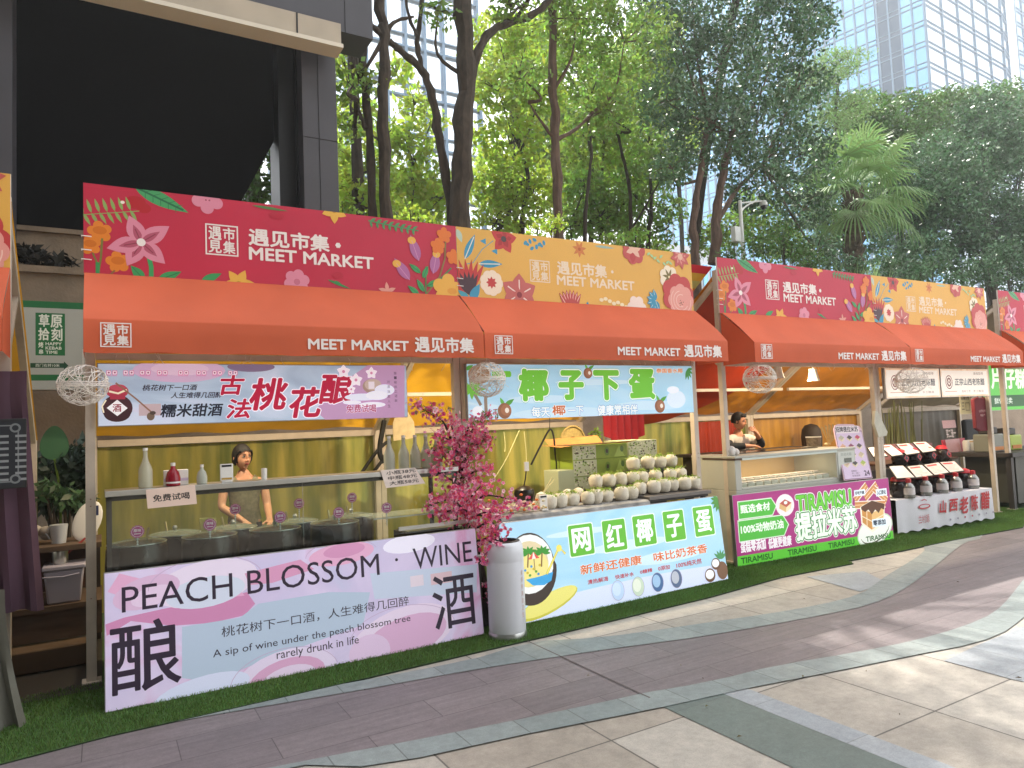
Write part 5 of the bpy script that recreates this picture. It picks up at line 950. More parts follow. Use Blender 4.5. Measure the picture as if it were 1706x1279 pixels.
for p, lab in (((.31, 5.47, 1.09), 'flavour tag above the leftmost pot of the front row'), ((.765, 5.47, 1.09), 'flavour tag above the second front pot'), ((1.25, 5.47, 1.095), 'flavour tag above the third front pot'), ((1.69, 5.47, 1.085), 'flavour tag above the fourth front pot'), ((1.02, 6.02, 1.13), 'dark magenta flavour tag in the back row before the woman'), ((1.52, 6.02, 1.13), 'purple flavour tag in the back row left of the pane joint'), ((1.97, 6.02, 1.14), 'dark purple flavour tag furthest right in the back row'), ((2.08, 5.47, 1.085), 'pale flavour tag by the glass shelf on the right')): tag_sign(p, lab)
M_frost = mat('cloudy rice wine glass', '#cfcab0', .25, alpha=.85, trans=.2); M_red = mat('red wine glass', '#a3182c', .15, trans=.25); M_clearb = mat('pale frosted bottle', '#c3c6b8', .2, alpha=.75); M_cap = mat('white cap', '#e6e2da', .5)
def bottle(name, label, p, h, r, m, group=None, neck=.35, squat=False, lab=None):
    t = thing(name, label, 'bottle', p, group); b = MB()
    if squat: pr = [(r*.85, 0), (r, .03*h), (r*1.02, .35*h), (r*.8, .6*h), (r*.35, .75*h), (r*.3, .86*h)]
    else: pr = [(r*.9, 0), (r, .02*h), (r, .42*h), (r*.9, .5*h), (r*.45, .68*h), (r*.33, .78*h), (r*.32, .93*h)]
    b.lathe(pr, p, m, 18); b.build('body', t); z = pr[-1][1]; b = MB(); b.lathe([(pr[-1][0]*1.1, z), (pr[-1][0]*1.1, h)], p, M_cap, 12); b.build('cap', t)
    if lab:
        b = MB(); q = Vector(p); b.lathe([(r*1.01, .12*h), (r*1.01, .35*h)], p, lab, 18, cap=False); b.build('label', t)
zt = 1.372
bottle('wine_bottle', 'tall cloudy rice wine bottle on the left end of the display case', (.37, 5.62, zt), .28, .045, M_frost, lab=None)
bottle('wine_bottle', 'small squat red wine bottle on the display case', (.545, 5.62, zt), .165, .048, M_red, squat=True, lab=mat('white label', '#e8e0dc', .6))
bottle('wine_bottle', 'small pale gourd shaped bottle left of the payment stand', (.735, 5.62, zt), .14, .036, M_clearb, squat=True)
for i, x in enumerate((2.20, 2.33, 2.435, 2.535, 2.635)): bottle('wine_bottle', ['clear bottle leftmost of the five on the right of the case', 'second clear bottle of the five from the left', 'middle clear bottle of the five', 'fourth clear bottle of the five', 'clear bottle rightmost of the five beside the blossom'][i], (x, 5.7, zt), .285, .047, M_clearb, 'clear bottles at the right of the case')
b = MB(); b.lathe([(.02, 0), (.022, .08), (.016, .085)], (1.17, 5.62, zt), M_cap, 12); tag(b.build('tube'), 'small white tube standing alone on the middle of the case', 'tube')
t = thing('tissue_box', 'small white box behind the red bottle', 'box', (.56, 5.72, zt)); b = MB(); b.box((.49, 5.68, zt), (.65, 5.75, zt+.11), M_cap); b.build('carton', t, bevel=.003); b = MB(); b.box((.49, 5.678, zt+.03), (.65, 5.679, zt+.05), mat('pale lilac', '#cdbcd0', .6)); b.build('stripe', t)
def paystand(label, p, w=.09, h=.135):
    x, y, z = p; t = thing('payment_stand', label, 'payment stand', p, 'white payment stands'); b = MB(); b.box((x-w/2, y-.008, z+.015), (x+w/2, y+.008, z+h), M_cap); b.build('plate', t, bevel=.004); b = MB(); b.box((x-w*.42, y-.03, z), (x+w*.42, y+.03, z+.0145), M_cap); b.build('foot', t, bevel=.003)
    b = MB(); b.box((x-w*.38, y-.0095, z+h*.84), (x+w*.38, y-.0085, z+h*.95), mat('black strip', '#181818', .3)); b.box((x-w*.4, y-.0095, z+.02), (x+w*.4, y-.0085, z+.034), mat('gold strip', '#b8923a', .5)); b.build('display', t)
paystand('white payment stand on the display case in front of the woman', (.9, 5.6, zt))
def card(label, pts, lines, c='#e8cdbd'):
    P = [Vector(p) for p in pts]; t = thing('price_card', label, 'paper card', P[0].lerp(P[1], .5)); U = (P[1]-P[0]); w = U.length; U.normalize(); V = (P[3]-P[0]); h = V.length; V = (V - U*V.dot(U)); sk = (P[3]-P[0]).dot(U); V.normalize()
    b = MB(); N = U.cross(V); b.prism([p - N*.002 for p in P], N*.0015, mat('card '+c, c, .7)); b.build('paper', t, solid=True)
    A = Art(P[0], U, V, w, h); A.clip = False
    for i, s_ in enumerate(lines): k = len(lines); v1 = h*(1-.12-(i)*.84/k) if k > 1 else h*.68; v0 = v1 - (h*.62/k if k > 1 else h*.36); sh = sk*(v1/h); A.text(s_, (w*.13+sh, v1), (w*.87+sh, v0), '#2a2626', bold=.02)
    A.build('writing', t)
card('pale card reading free tasting taped to the left of the case', [(.37, 5.396, 1.245), (.675, 5.396, 1.25), (.665, 5.40, 1.385), (.36, 5.40, 1.372)], ['免费试喝'])
card('slanted card listing three bottle prices on the right of the case', [(2.05, 5.385, 1.25), (2.385, 5.385, 1.262), (2.305, 5.395, 1.395), (2.01, 5.395, 1.392)], ['小瓶38元', '中瓶48元', '大瓶58元'], '#e2d2c8')
t = thing('glass_jug', 'pale glass jug standing behind the wine pots before the woman', 'jug', (.86, 6.42, .602)); b = MB(); b.lathe([(.05, 0), (.09, .06), (.095, .2), (.06, .34), (.065, .44)], (.86, 6.4, .602), mat('jug glass', '#b9b878', .2, alpha=.6), 18, cap=False); b.build('body', t)
b = MB(); b.tube([(.955, 6.4, .95), (1.0, 6.4, .88), (.955, 6.4, .76)], .009, MATS['jug glass'], 8); b.build('handle', t)
# wine gourd tag and cable by the rafter
b = MB(); p = (3.01,7.4,1.73); b.prism([(p[0]-.13, p[1], p[2]-.14), (p[0]+.13, p[1], p[2]-.12), (p[0]+.12, p[1], p[2]+.06), (p[0]+.02, p[1], p[2]+.22), (p[0]-.08, p[1], p[2]+.18), (p[0]-.13, p[1], p[2]+.05)], (0, .01, 0), mat('kraft paper', '#c9b58c', .8, nz=(14, .25))); tag(b.build('paper_bag'), 'kraft paper bag hung on the rafter above the five clear bottles', 'paper bag')
b = MB(); b.tube(curve_pts([(2.69,8,1.21), (2.9,8,1.47), (3.06,8,1.58), (2.98,8,1.39), (2.77,8,1.14)], 6), .02, mat('black cable', '#171615', .6), 6); b.tube(curve_pts([(3,8,1.83), (2.93,8,1.48), (2.98,8,1.33)], 5), .03, MATS['black cable'], 6); tag(b.build('cable_bundle'), 'black cable bundle at the foot of the middle rafter', 'cable')

# ---------------------------------------------------------------- artificial peach blossom tree
M_br = mat('blossom branch', '#3a241e', .9, nz=(20, .4)); FL = [mat('blossom deep pink', '#e5588a', .6, island=.2, translucent=.35), mat('blossom pink', '#f09ab8', .6, island=.2, translucent=.35), mat('blossom pale pink', '#f8cad8', .6, island=.2, translucent=.25)]
BR_ = [[(2.96,5.5,-0.08), (2.95,5.5,0.37), (2.89,5.5,0.68), (2.81,5.5,0.91), (2.78,5.5,1.13), (2.78,5.5,1.36), (2.78,5.5,1.65)]]
for q in ([(2.78,5.5,1.23), (2.64,5.5,1.72), (2.5,5.5,1.83), (2.35,5.5,1.92)], [(2.78,5.5,1.5), (2.58,5.4,1.51), (2.45,5.4,1.53)], [(2.79,5.5,1.36), (2.86,5.4,1.72), (3.04,5.4,1.81)], [(2.8,5.5,1.41), (2.92,5.4,1.56), (2.97,5.4,1.66)], [(2.79,5.5,1.28), (2.87,5.4,1.33), (2.98,5.4,1.35)],
          [(2.78,5.5,1.2), (2.58,5.4,1.3), (2.45,5.4,1.39)], [(2.78,5.5,1.11), (2.52,5.3,1.12), (2.36,5.3,1.08)], [(2.81,5.5,1.03), (2.55,5.3,1.03), (2.46,5.3,1)], [(2.81,5.5,0.99), (2.81,5.2,1.13), (2.98,5.2,1.11), (3.31,5.3,1.01)], [(2.83,5.5,0.92), (2.85,5.2,1), (2.97,5.2,0.96)],
          [(2.86,5.5,0.82), (2.83,5.1,0.93), (2.86,5.1,0.78), (2.72,5.1,0.64)], [(2.78,5.5,1.47), (2.72,5.5,1.62), (2.68,5.5,1.8)], [(2.78,5.5,1.53), (2.79,5.4,1.67), (2.85,5.4,1.77)], [(2.78,5.5,1.36), (2.69,5.6,1.42), (2.6,5.6,1.58)], [(2.8,5.5,1.06), (2.72,5.2,1.15), (2.82,5.2,1.24)], [(2.81,5.5,0.99), (2.58,5.2,1.1), (2.55,5.2,1.23)],
          [(2.88,5.5,0.72), (2.81,5.15,0.8), (2.84,5.1,0.86)], [(2.78,5.5,1.57), (2.84,5.4,1.56), (2.95,5.4,1.54)], [(2.72,5.5,1.52), (2.61,5.4,1.61), (2.46,5.4,1.65)], [(2.95,5.5,0.37), (2.93,5.4,0.26), (2.91,5.35,0.19)]): BR_.append(q)
bt = thing('blossom_tree', 'artificial pink peach blossom tree standing between the wine and coconut counters', 'blossom tree', (2.93, 5.5, .012)); b = MB(); sites = []
for i, q in enumerate(BR_):
    C = curve_pts(q, 8); b.tube(C, lerp(.03 if i == 0 else .011, .008 if i == 0 else .003, len(C)), M_br, 6)
    for k, c in enumerate(C):
        f = k/len(C)
        if i == 0 and f < .42: continue
        nn = (3 + int(7*(.5+.5*math.sin(k*1.9+i*2.3)))) if i else 4; sp = .04 + .045*math.sin(math.pi*min(1, f+.2))
        if i == 20: nn, sp = 2, .03
        for _ in range(nn): sites.append(Vector(c) + Vector(rng.normal(size=3))*sp*.75)
b.lathe([(.11, 0), (.13, .1), (.12, .22)], (2.93, 5.5, .012), mat('dark planter', '#2c2624', .7), 16); b.build('trunk', bt)
n = len(sites); S = np.array(sites); S[:, 1] -= .02; nrm_v = rng.normal(size=(n, 3)); nrm_v[:, 1] -= .8; nrm_v /= np.linalg.norm(nrm_v, axis=1)[:, None]; up_v = rng.normal(size=(n, 3)); u_ = np.cross(nrm_v, up_v); u_ /= np.linalg.norm(u_, axis=1)[:, None]; v_ = np.cross(nrm_v, u_); rr = rng.uniform(.013, .024, n)[:, None]; VV = []; MI = []
kind = rng.choice(3, n, p=[.38, .42, .2])
for k in range(5):
    a = 2*math.pi*k/5; d = u_*math.cos(a) + v_*math.sin(a); e = -u_*math.sin(a) + v_*math.cos(a)
    VV.append(np.stack([S, S + (d*.6 + e*.45 + nrm_v*.22)*rr, S + (d + nrm_v*.3)*rr, S + (d*.6 - e*.45 + nrm_v*.22)*rr], 1)); MI.append(kind)
for k in range(2):
    a = k*1.57; d = (u_*math.cos(a) + v_*math.sin(a)); e = (-u_*math.sin(a) + v_*math.cos(a)); c_ = S + nrm_v*rr*.3; VV.append(np.stack([c_ - d*rr*.3, c_ - e*rr*.3, c_ + d*rr*.3, c_ + e*rr*.3], 1)); MI.append(np.zeros(n, int) + 0)
VV = np.concatenate(VV).reshape(-1, 3) - np.array(bt.location); link_mesh('blossoms', fast_mesh('blossoms', VV, np.arange(len(VV)).reshape(-1, 4), FL, np.concatenate(MI)), bt)
V, F = leaf_cloud([tuple(s_) + (.04,) for s_ in S[::14]], 900, .03, .4); V = V[:len(V)//4//4*4]; F = F[:len(V)//4]; link_mesh('leaves', fast_mesh('leaves', V - np.array(bt.location), F, [L_mid]), bt)

# ---------------------------------------------------------------- litter bin
bx, by = 2.93, 5.08; bn = thing('litter_bin', 'white cylindrical bin with a domed top beside the blossom tree', 'bin', (bx, by, .012)); M_bin = mat('white enamel', '#dcdde2', .3, nz=(2, .08), coat=.3)
b = MB(); b.lathe([(.148, .05), (.150, .06), (.152, .60), (.151, .607), (.1525, .614), (.151, .68), (.146, .725), (.134, .75), (.126, .757)], (bx, by, .012), M_bin, 40, cap=False); b.build('body', bn)
b = MB(); b.lathe([(.127, .757), (.124, .764), (.100, .766), (.098, .745), (.085, .66)], (bx, by, .012), mat('dark rim', '#241f1d', .35), 32, cap=False); b.lathe([(.001, .72), (.097, .72)], (bx, by, .012), mat('bin inside', '#0c0b0b', .8), 24, cap=False); b.build('rim', bn)
b = MB(); b.lathe([(.155, 0), (.156, .03), (.149, .05)], (bx, by, .012), M_steel, 36); b.build('base_ring', bn)
b = MB()
for i, ch in enumerate('请保持清洁卫生'):
    v, f = glyphs(ch, 0); xs = [q[0] for q in v]; x0, x1 = min(xs), max(xs)
    pts = []
    for q in v: a = R(-62) + ((q[0]-x0)/(x1-x0)-.5)*.2; zz = .50 - i*.055 + q[1]*.042; pts.append((bx + .1535*math.cos(a), by + .1535*math.sin(a), .012 + zz))
    b.add(pts, f, mat('faded orange lettering', '#c9a494', .6))
b.build('lettering', bn, smooth=False)
tag(bn); b = MB(); b.ell((3.10, 5.13, .22), .03, .025, .045, M_cap); b.ell((3.10, 5.13, .12), .03, .025, .045, M_cap); tag(b.build('plastic_clip'), 'two white plastic lumps stuck behind the right of the bin', 'clip')

# ---------------------------------------------------------------- coconut counter
M_cloth = mat('marbled cloth', '#a9a7a4', .8, nz=(7, .45), c2='#6d6c6a'); M_dark = mat('dark metal', '#3a3634', .5); M_carton = mat('carton brown', '#b5793a', .8, nz=(6, .2))
t = thing('counter_table', 'trestle table with a grey metal tray end carrying the coconuts', 'table', (4.4, 5.8, .012)); b = MB(); b.box((3.12, 5.46, .88), (5.62, 6.5, .905), M_dwood); b.build('tabletop', t, bevel=.004)
b = MB(); b.box((4.79, 5.43, .907), (5.64, 6.4, .945), mat('grey tray metal', '#6f6a66', .4, metal=.5)); b.build('tray', t, bevel=.004)
for x, y in ((3.16, 5.5), (5.58, 5.5), (3.16, 6.45), (5.58, 6.45)): b = MB(); b.box((x-.02, y-.02, .012), (x+.02, y+.02, .88), M_dark); b.build('leg', t)
b = MB(); n = 60; vs_ = []
for k, (y, z) in enumerate(((6.3, .911), (5.9, .911), (5.46, .912), (5.43, .90), (5.42, .86), (5.415, .78), (5.41, .6))):
    for i in range(n+1): u = i/n; f = max(0, k-3); vs_.append((3.1 + u*1.69, y - f*.006*(1+math.sin(u*34 + f*.6)) , z + (.004*math.sin(u*50+k) if k < 3 else 0)))
b.add(vs_, [(k*(n+1)+i, k*(n+1)+i+1, (k+1)*(n+1)+i+1, (k+1)*(n+1)+i) for k in range(6) for i in range(n)], M_cloth); tag(b.build('tablecloth'), 'grey marbled cloth draped over the left of the coconut table', 'tablecloth')
for (x0, x1, y0, y1, z0, z1, lab) in ((4.30, 5.68, 5.72, 5.875, .949, 1.035, 'low dark step under the middle row of coconuts'), (4.95, 5.70, 5.88, 6.03, .949, 1.17, 'taller dark step under the top row of coconuts')):
    b = MB(); b.box((x0, y0, z0), (x1, y1, z1), M_dwood); b.box((x0, y0-.004, z1-.02), (x1, y0-.0005, z1), M_dark); tag(b.build('display_step', bevel=.004), lab, 'display step')
M_coco = mat('peeled coconut', '#e2d9c6', .75, nz=(16, .14), bump=(40, .3), island=.04); M_husk = mat('shredded green husk', '#97b04c', .7, island=.4, translucent=.3); M_bcoc = mat('brown coconut shell', '#a5643a', .6, nz=(14, .3))
COCS = []
for v in range(3):
    b = MB(); r = .070; nn = 18
    b.lathe([(.03, 0), (.052, .008), (.066, .04), (r, .075), (.066, .098), (.048, .118), (.03, .128), (.001, .130)], (0, 0, 0), M_coco, nn, cap=True)
    for i in range(len(b.v)): x, y, z = b.v[i]; k = 1 + .05*math.sin(3*math.atan2(y, x) + v) + .03*math.sin(z*70+v); b.v[i] = (x*k, y*k, z*(1+.04*math.sin(v*2)))
    me_b = art_mesh(b); me_b.polygons.foreach_set('use_smooth', [True]*len(me_b.polygons))
    b = MB()
    for k in range(90 if v else 70):
        a = random.uniform(0, 6.28); q = random.uniform(0, .06); p = Vector((q*math.cos(a), q*math.sin(a), .136 - q*.4)); d = Vector((random.uniform(-1, 1), random.uniform(-1, 1), random.uniform(-.1, .7)))*.034; s_ = Vector((random.uniform(-1, 1), random.uniform(-1, 1), 0)).normalized()*.004; b.add([p-s_, p+s_, p+d+s_, p+d-s_], [(0, 1, 2, 3)], M_husk)
    me_h = art_mesh(b); COCS.append((me_b, me_h))
def coconut(x, y, z, v, sc_=1.0, label='peeled white coconut with shredded green husk on top, front row of the pile', grp='peeled coconuts heaped on the counter'):
    t = thing('coconut', label, 'coconut', (x, y, z), grp); t.rotation_euler = (random.uniform(-.14, .14), random.uniform(-.14, .14), random.uniform(0, 6)); t.scale = (sc_,)*3
    link_mesh('body', COCS[v % 3][0], t); link_mesh('husk', COCS[v % 3][1], t)
for i, (x, z) in enumerate(((3.71, .913), (3.86, .913), (4.01, .913), (4.16, .913), (4.275, .913), (4.42, .913), (4.59, .913), (4.725, .913), (4.86, .949), (5.0, .949), (5.15, .949), (5.285, .949), (5.43, .949), (5.575, .949))): coconut(x, 5.60 + .02*((i*7) % 3), z, i, random.uniform(.98, 1.1))
L2 = 'peeled white coconut with shredded green husk on top, middle row of the pile'; L3 = 'peeled white coconut with shredded green husk on top, topmost row of the pile'
for i, x in enumerate((4.42, 4.58, 4.74, 4.88, 5.02, 5.2, 5.4, 5.57)): coconut(x, 5.80, 1.036, i+1, random.uniform(1, 1.1), L2)
for i, x in enumerate((5.05, 5.24, 5.41, 5.57)): coconut(x, 5.955, 1.171, i, 1.08, L3)
for x, y, z in ((4.3, 5.66, 1.04), (4.86, 5.74, 1.085)): pass
def eggnut(x, y, z, lab):
    t = thing('coconut', lab, 'coconut', (x, y, z)); b = MB(); b.lathe([(.04, 0), (.06, .02), (.066, .06)], (x, y, z), M_bcoc, 18); b.build('shell', t); b = MB(); b.lathe([(.067, .06), (.064, .09), (.048, .122), (.02, .14), (.001, .143)], (x, y, z), M_coco, 18, cap=False); b.build('flesh', t)
eggnut(4.09, 5.83, .913, 'half shelled brown and white coconut behind the front row, left of the pair'); eggnut(4.24, 5.86, .913, 'half shelled brown and white coconut behind the front row, right of the pair')
t = thing('coconut', 'small bare coconut with straws stuck in it behind the payment stand', 'coconut', (3.79, 5.85, .913)); b = MB(); b.lathe([(.04, 0), (.06, .03), (.062, .08), (.045, .12), (.001, .14)], (3.79, 5.85, .913), M_coco, 18); b.build('body', t)
for d in ((.14, .13), (.11, .15)): b = MB(); b.tube([(3.80, 5.84, 1.03), (3.80+d[0], 5.83, 1.03+d[1])], .006, mat('pale straw', '#d8cf9a', .6), 6); b.build('straw', t)
paystand('white payment stand among the coconuts at the left of the coconut counter', (3.60, 5.52, .916), .085, .14)
# cartons
M_gbox = mat('lime printed carton', '#93a93c', .6, nz=(5, .2)); M_pbox = mat('sage patterned carton', '#b3ba98', .6)
def carton(x0, x1, y0, y1, z0, z1, lab, pat=True, fl=False, green=True):
    t = thing('coconut_carton', lab, 'carton', ((x0+x1)/2, y0, z0), 'printed cartons behind the coconuts'); b = MB(); b.box((x0, y0, z0), (x1, y1, z1), M_gbox if green else M_pbox); b.build('box', t, bevel=.003)
    A = Art((x0, y0-.0005, z0), (1, 0, 0), (0, 0, 1), x1-x0, z1-z0); w, h = x1-x0, z1-z0; xs = .32 if green else w
    if pat:
        A.rect((.004, .004), (min(w-.004, xs), h-.004), '#c5c9a8'); rr_ = random.Random(int(x0*100+z0*10))
        for k in range(60 if green else 90): c = (rr_.uniform(.01, min(w, xs)-.02), rr_.uniform(.012, h-.012)); A.ell(c, rr_.uniform(.006, .014), rr_.uniform(.005, .012), rr_.choice(['#3a3f2c', '#7d9a3c', '#5c4a34', '#8fae5a', '#e2e0c8']), n=8)
        if green: A.ell((w*.62, h*.5), .035, .05, '#6b8a34'); A.ell((w*.62, h*.5), .018, .025, '#3a3020'); A.poly([(w*.75, .01), (w*.85, h*.9), (w*.95, .01)], '#a8c05a'); A.ell((w*.9, h*.6), .025, .035, '#54702a')
    A.build('print', t)
    if fl:
        b = MB(); b.add([(x0, y0, z1), (x1, y0, z1), (x1+.04, y0-.16, z1+.03), (x0-.1, y0-.14, z1+.005)], [(0, 1, 2, 3)], M_carton); b.add([(x0, y1, z1), (x1, y1, z1), (x1, y1+.1, z1+.09), (x0, y1+.1, z1+.07)], [(0, 1, 2, 3)], M_carton); b.add([(x0, y0, z1), (x0, y1, z1), (x0-.13, y1, z1+.01), (x0-.15, y0, z1-.01)], [(0, 1, 2, 3)], M_carton); b.add([(x0+.01, y0+.01, z1+.002), (x1-.01, y0+.01, z1+.002), (x1-.01, y1-.01, z1+.002), (x0+.01, y1-.01, z1+.002)], [(0, 1, 2, 3)], M_dwood); b.build('flap', t, smooth=False)
carton(4.53, 5.29, 6.36, 6.8, .907, 1.115, 'bottom lime carton of the left stack behind the coconuts'); carton(5.31, 5.74, 6.36, 6.8, .907, 1.115, 'bottom patterned carton of the right stack', green=False)
carton(4.53, 5.29, 6.35, 6.8, 1.117, 1.295, 'middle lime carton of the left stack behind the coconuts'); carton(5.31, 5.74, 6.35, 6.8, 1.117, 1.295, 'middle patterned carton of the right stack', green=False)
carton(4.53, 5.29, 6.355, 6.8, 1.297, 1.455, 'open topmost lime carton with brown flaps', fl=True); carton(5.31, 5.74, 6.355, 6.8, 1.297, 1.475, 'topmost patterned carton of the right stack', green=False)
b = MB(); b.box((4.3, 6.3, .012), (5.8, 6.9, .905), M_dwood); tag(b.build('carton_table', bevel=.004), 'dark table behind the coconut counter carrying the printed cartons', 'table')
carton(4.31, 4.52, 6.32, 6.6, .907, 1.2, 'plain small beige carton left of the lime stack', pat=False, green=False)
# winnowing basket, hook, pan and odds and ends
c = Vector((5.21,7.3,1.48)); t = thing('winnowing_tray', 'round woven bamboo tray standing behind the cartons', 'basket tray', c); b = MB(); R0 = .185; M_bam = mat('bamboo weave', '#b39a5a', .7, nz=(30, .35))
b.add([c + Vector((R0*math.cos(a), .01, R0*math.sin(a))) for a in [6.2832*i/36 for i in range(36)]], [tuple(range(36))], M_bam); b.build('weave', t, smooth=False); b = MB(); b.tube([c + Vector((R0*math.cos(a), 0, R0*math.sin(a))) for a in [6.2832*i/36 for i in range(37)]], .012, M_bam, 6); b.tube([c + Vector((.06*math.cos(a), 0, .06*math.sin(a))) for a in [6.2832*i/24 for i in range(25)]], .004, M_bam, 5); b.build('rim', t)
b = MB(); b.tube([c + Vector((0, .05, -.17)), (c.x, c.y+.05, .91)], .012, M_bam, 6); b.build('prop', t)
M_blkw = mat('black wire', '#141311', .5)
t = thing('hanging_hook', 'black bent metal arm with a cord over the left of the coconut counter', 'hook', (4.41,6.6,1.65)); b = MB(); b.tube(curve_pts([(4.15,6.6,1.27), (4.27,6.6,1.45), (4.41,6.6,1.64), (4.46,6.6,1.56), (4.47,6.6,1.36)], 6), .011, M_blkw, 6); b.build('arm', t); b = MB(); b.tube(curve_pts([(4.47,6.6,1.36), (4.48,6.6,1.24), (4.48,6.6,1.01)], 5), .008, M_blkw, 6); b.tube([(4.41,6.6,1.64), (4.43,6.6,1.96)], .004, M_blkw, 5); b.build('cord', t)
for k, (a_, b_, lab) in enumerate((((3.96,6.5,1.65), (3.57,6.5,1.09), 'slack pale string crossing the left of the coconut stall'), ((4.2,6.8,1.63), (4.21,6.8,1.25), 'pale string hanging straight down by the black hook'), ((3.94,6.8,1.64), (3.94,6.8,1.42), 'short pale string hanging at the left of the coconut stall'))):
    a_, b_ = Vector(a_), Vector(b_); m_ = a_.lerp(b_, .5) + Vector((.01, 0, -.03)); b = MB(); b.tube(curve_pts([a_, m_, b_], 6), .004, mat('pale string', '#c9c48e', .8), 5); tag(b.build('string'), lab, 'string')
p = Vector((3.69,6,1.09)); t = thing('black_pan', 'round black pan in clear wrapping at the left of the coconut counter', 'pan', (p.x, p.y, .913)); b = MB(); b.lathe([(.05, 0), (.09, .05), (.105, .12), (.095, .16), (.05, .19), (.001, .2)], (p.x, p.y, .913), mat('black pan', '#171310', .3), 20); b.build('body', t); b = MB(); b.tube([(p.x, p.y, 1.11), (p.x+.02, p.y, 1.18), (p.x+.035, p.y, 1.27)], .007, M_blkw, 6); b.box((p.x+.015, p.y-.01, 1.25), (p.x+.06, p.y+.01, 1.34), M_cap); b.build('plug', t)
t = thing('wrapping', 'crumpled clear plastic wrapping under the black pan', 'plastic bag', (3.62, 5.75, .913)); b = MB(); vs_ = [(3.42+.06*i+random.uniform(-.02, .02), 5.62+.07*j, .92+abs(random.gauss(.04, .03))*(1 if 0 < i < 6 and 0 < j < 4 else .1)) for j in range(5) for i in range(7)]; b.add(vs_, [(j*7+i, j*7+i+1, j*7+i+8, j*7+i+7) for j in range(4) for i in range(6)], mat('clear crinkled plastic', '#b9b59a', .15, alpha=.6)); b.build('film', t, smooth=False)
t = thing('flower_bunch', 'orange and cream artificial flowers lying at the left of the coconut counter', 'flowers', (3.3, 5.6, .913)); b = MB()
for k in range(90): p = Vector((3.3 + random.gauss(0, .13), 5.58 + random.gauss(0, .06), .94 + abs(random.gauss(0, .045)))); b.ell(p, .018, .018, .012, [mat('orange petal', '#d8702a', .6), mat('cream petal', '#ddd0a8', .6), FL[2], mat('cream petal', '#ddd0a8', .6)][k % 4], 6, 4)
b.build('flower_heads', t); b = MB()  # small round flower heads, all in one mesh
for k in range(10): b.tube([(3.3 + random.gauss(0, .1), 5.6, .95), (3.3 + random.gauss(0, .1), 5.7, .92)], .004, L_mid, 4)
b.build('stems', t)
# red cloth and plant behind the cartons
n = 30
for (xa, xb, zb, zt_) in ((6.0, 6.75, 1.52, 2.0),):
    b = MB(); b.add([(xa+(xb-xa)*i/n, 7.7+.03*math.sin(i*1.3), zt_ if k else zb - .12*math.sin(i/n*3.14)) for k in (0, 1) for i in range(n+1)], [(i, i+1, n+2+i, n+1+i) for i in range(n)], mat('red cloth', '#b3202c', .8, nz=(3, .3)))
    tag(b.build('red_cloth'), 'wide red cloth hung at the back of the coconut stall' if xb > 6 else 'short red cloth hung behind the winnowing tray', 'cloth')
bush('small leafy green plant behind the open carton', [(5.49,7.2,1.56,0.091)], L_mid, 9000, .05, name='plant', base=(5.0, 7.2, 1.3), group=None)
p = Vector((6.65,6.4,0.79)); b = MB(); b.ell((p.x, p.y, .97), .16, .1, .06, M_blkw, 14, 8); tag(b.build('black_bag'), 'black bag lump between the coconut tray and the white showcase', 'bag')

# ---------------------------------------------------------------- tiramisu showcase
M_fr = mat('white appliance enamel', '#b9b9ae', .35, nz=(2, .06)); M_frs = mat('appliance side', '#a89f8a', .45)
fr = thing('showcase_fridge', 'white countertop dessert showcase with a glass front and control panel', 'showcase', (7.5, 6.2, .012)); x0, x1, y0, y1 = 6.42, 8.66, 5.81, 6.5
b = MB(); b.box((x0, y0, .012), (x1, y1, .845), M_fr); b.box((x0, y1-.04, .845), (x1, y1, 1.215), M_frs); b.box((x0, y0, .845), (x0+.10, y1-.04, 1.215), M_fr); b.box((8.26, y0, .845), (x1, y1-.04, 1.215), M_fr); b.box((x0+.10, y0, .845), (8.26, y0+.05, .875), M_fr); b.box((x0-.005, y0-.01, 1.215), (x1+.005, y1, 1.243), M_fr); b.build('body', fr, bevel=.006)
b = MB(); b.box((x0-.008, y0-.014, 1.196), (x0+.11, y0+.5, 1.214), mat('brown trim', '#4a372c', .5)); b.box((x0+.11, y0-.014, 1.19), (8.27, y0-.002, 1.214), mat('pale trim', '#c9d4cc', .4)); b.build('trim', fr)
b = MB(); b.quad((x0+.11, y0+.006, .876), (8.255, y0+.006, .876), (8.255, y0+.006, 1.19), (x0+.11, y0+.006, 1.19), M_glass); b.build('glass_front', fr, smooth=False)
b = MB(); b.box((x0+.12, y0+.1, .846), (8.25, y1-.05, .852), mat('warm interior', '#d9b98a', .6)); b.box((x0+.101, y1-.05, .852), (8.259, y1-.041, 1.21), mat('warm interior', '#d9b98a', .6)); b.build('interior', fr)
b = MB(); b.box((8.29, y0-.006, .9), (8.63, y0-.001, 1.19), mat('control fascia', '#c9ccc4', .4)); cp = b.build('control_panel', fr)
b = MB(); b.box((8.42, y0-.012, 1.05), (8.56, y0-.007, 1.105), mat('lcd', '#5c625a', .2)); b.build('screen', cp); b = MB(); b.box((8.44, y0-.012, .965), (8.465, y0-.007, 1.0), M_blkw); b.box((8.485, y0-.012, .965), (8.51, y0-.007, 1.0), M_blkw); b.build('buttons', cp)
A = Art((8.29, y0-.006, .9), (1, 0, 0), (0, 0, 1), .34, .29); A.text('欢迎光临', (.06, .275), (.28, .235), '#7a857c'); A.build('lettering', cp)
d = bpy.data.lights.new('showcase_light', 'AREA'); d.shape = 'RECTANGLE'; d.size = 1.5; d.size_y = .05; d.energy = 3; d.color = (1, .8, .55); l_ = bpy.data.objects.new('showcase_light', d); col.objects.link(l_); l_.parent = fr; l_.location = (-.15, -.15, 1.185)
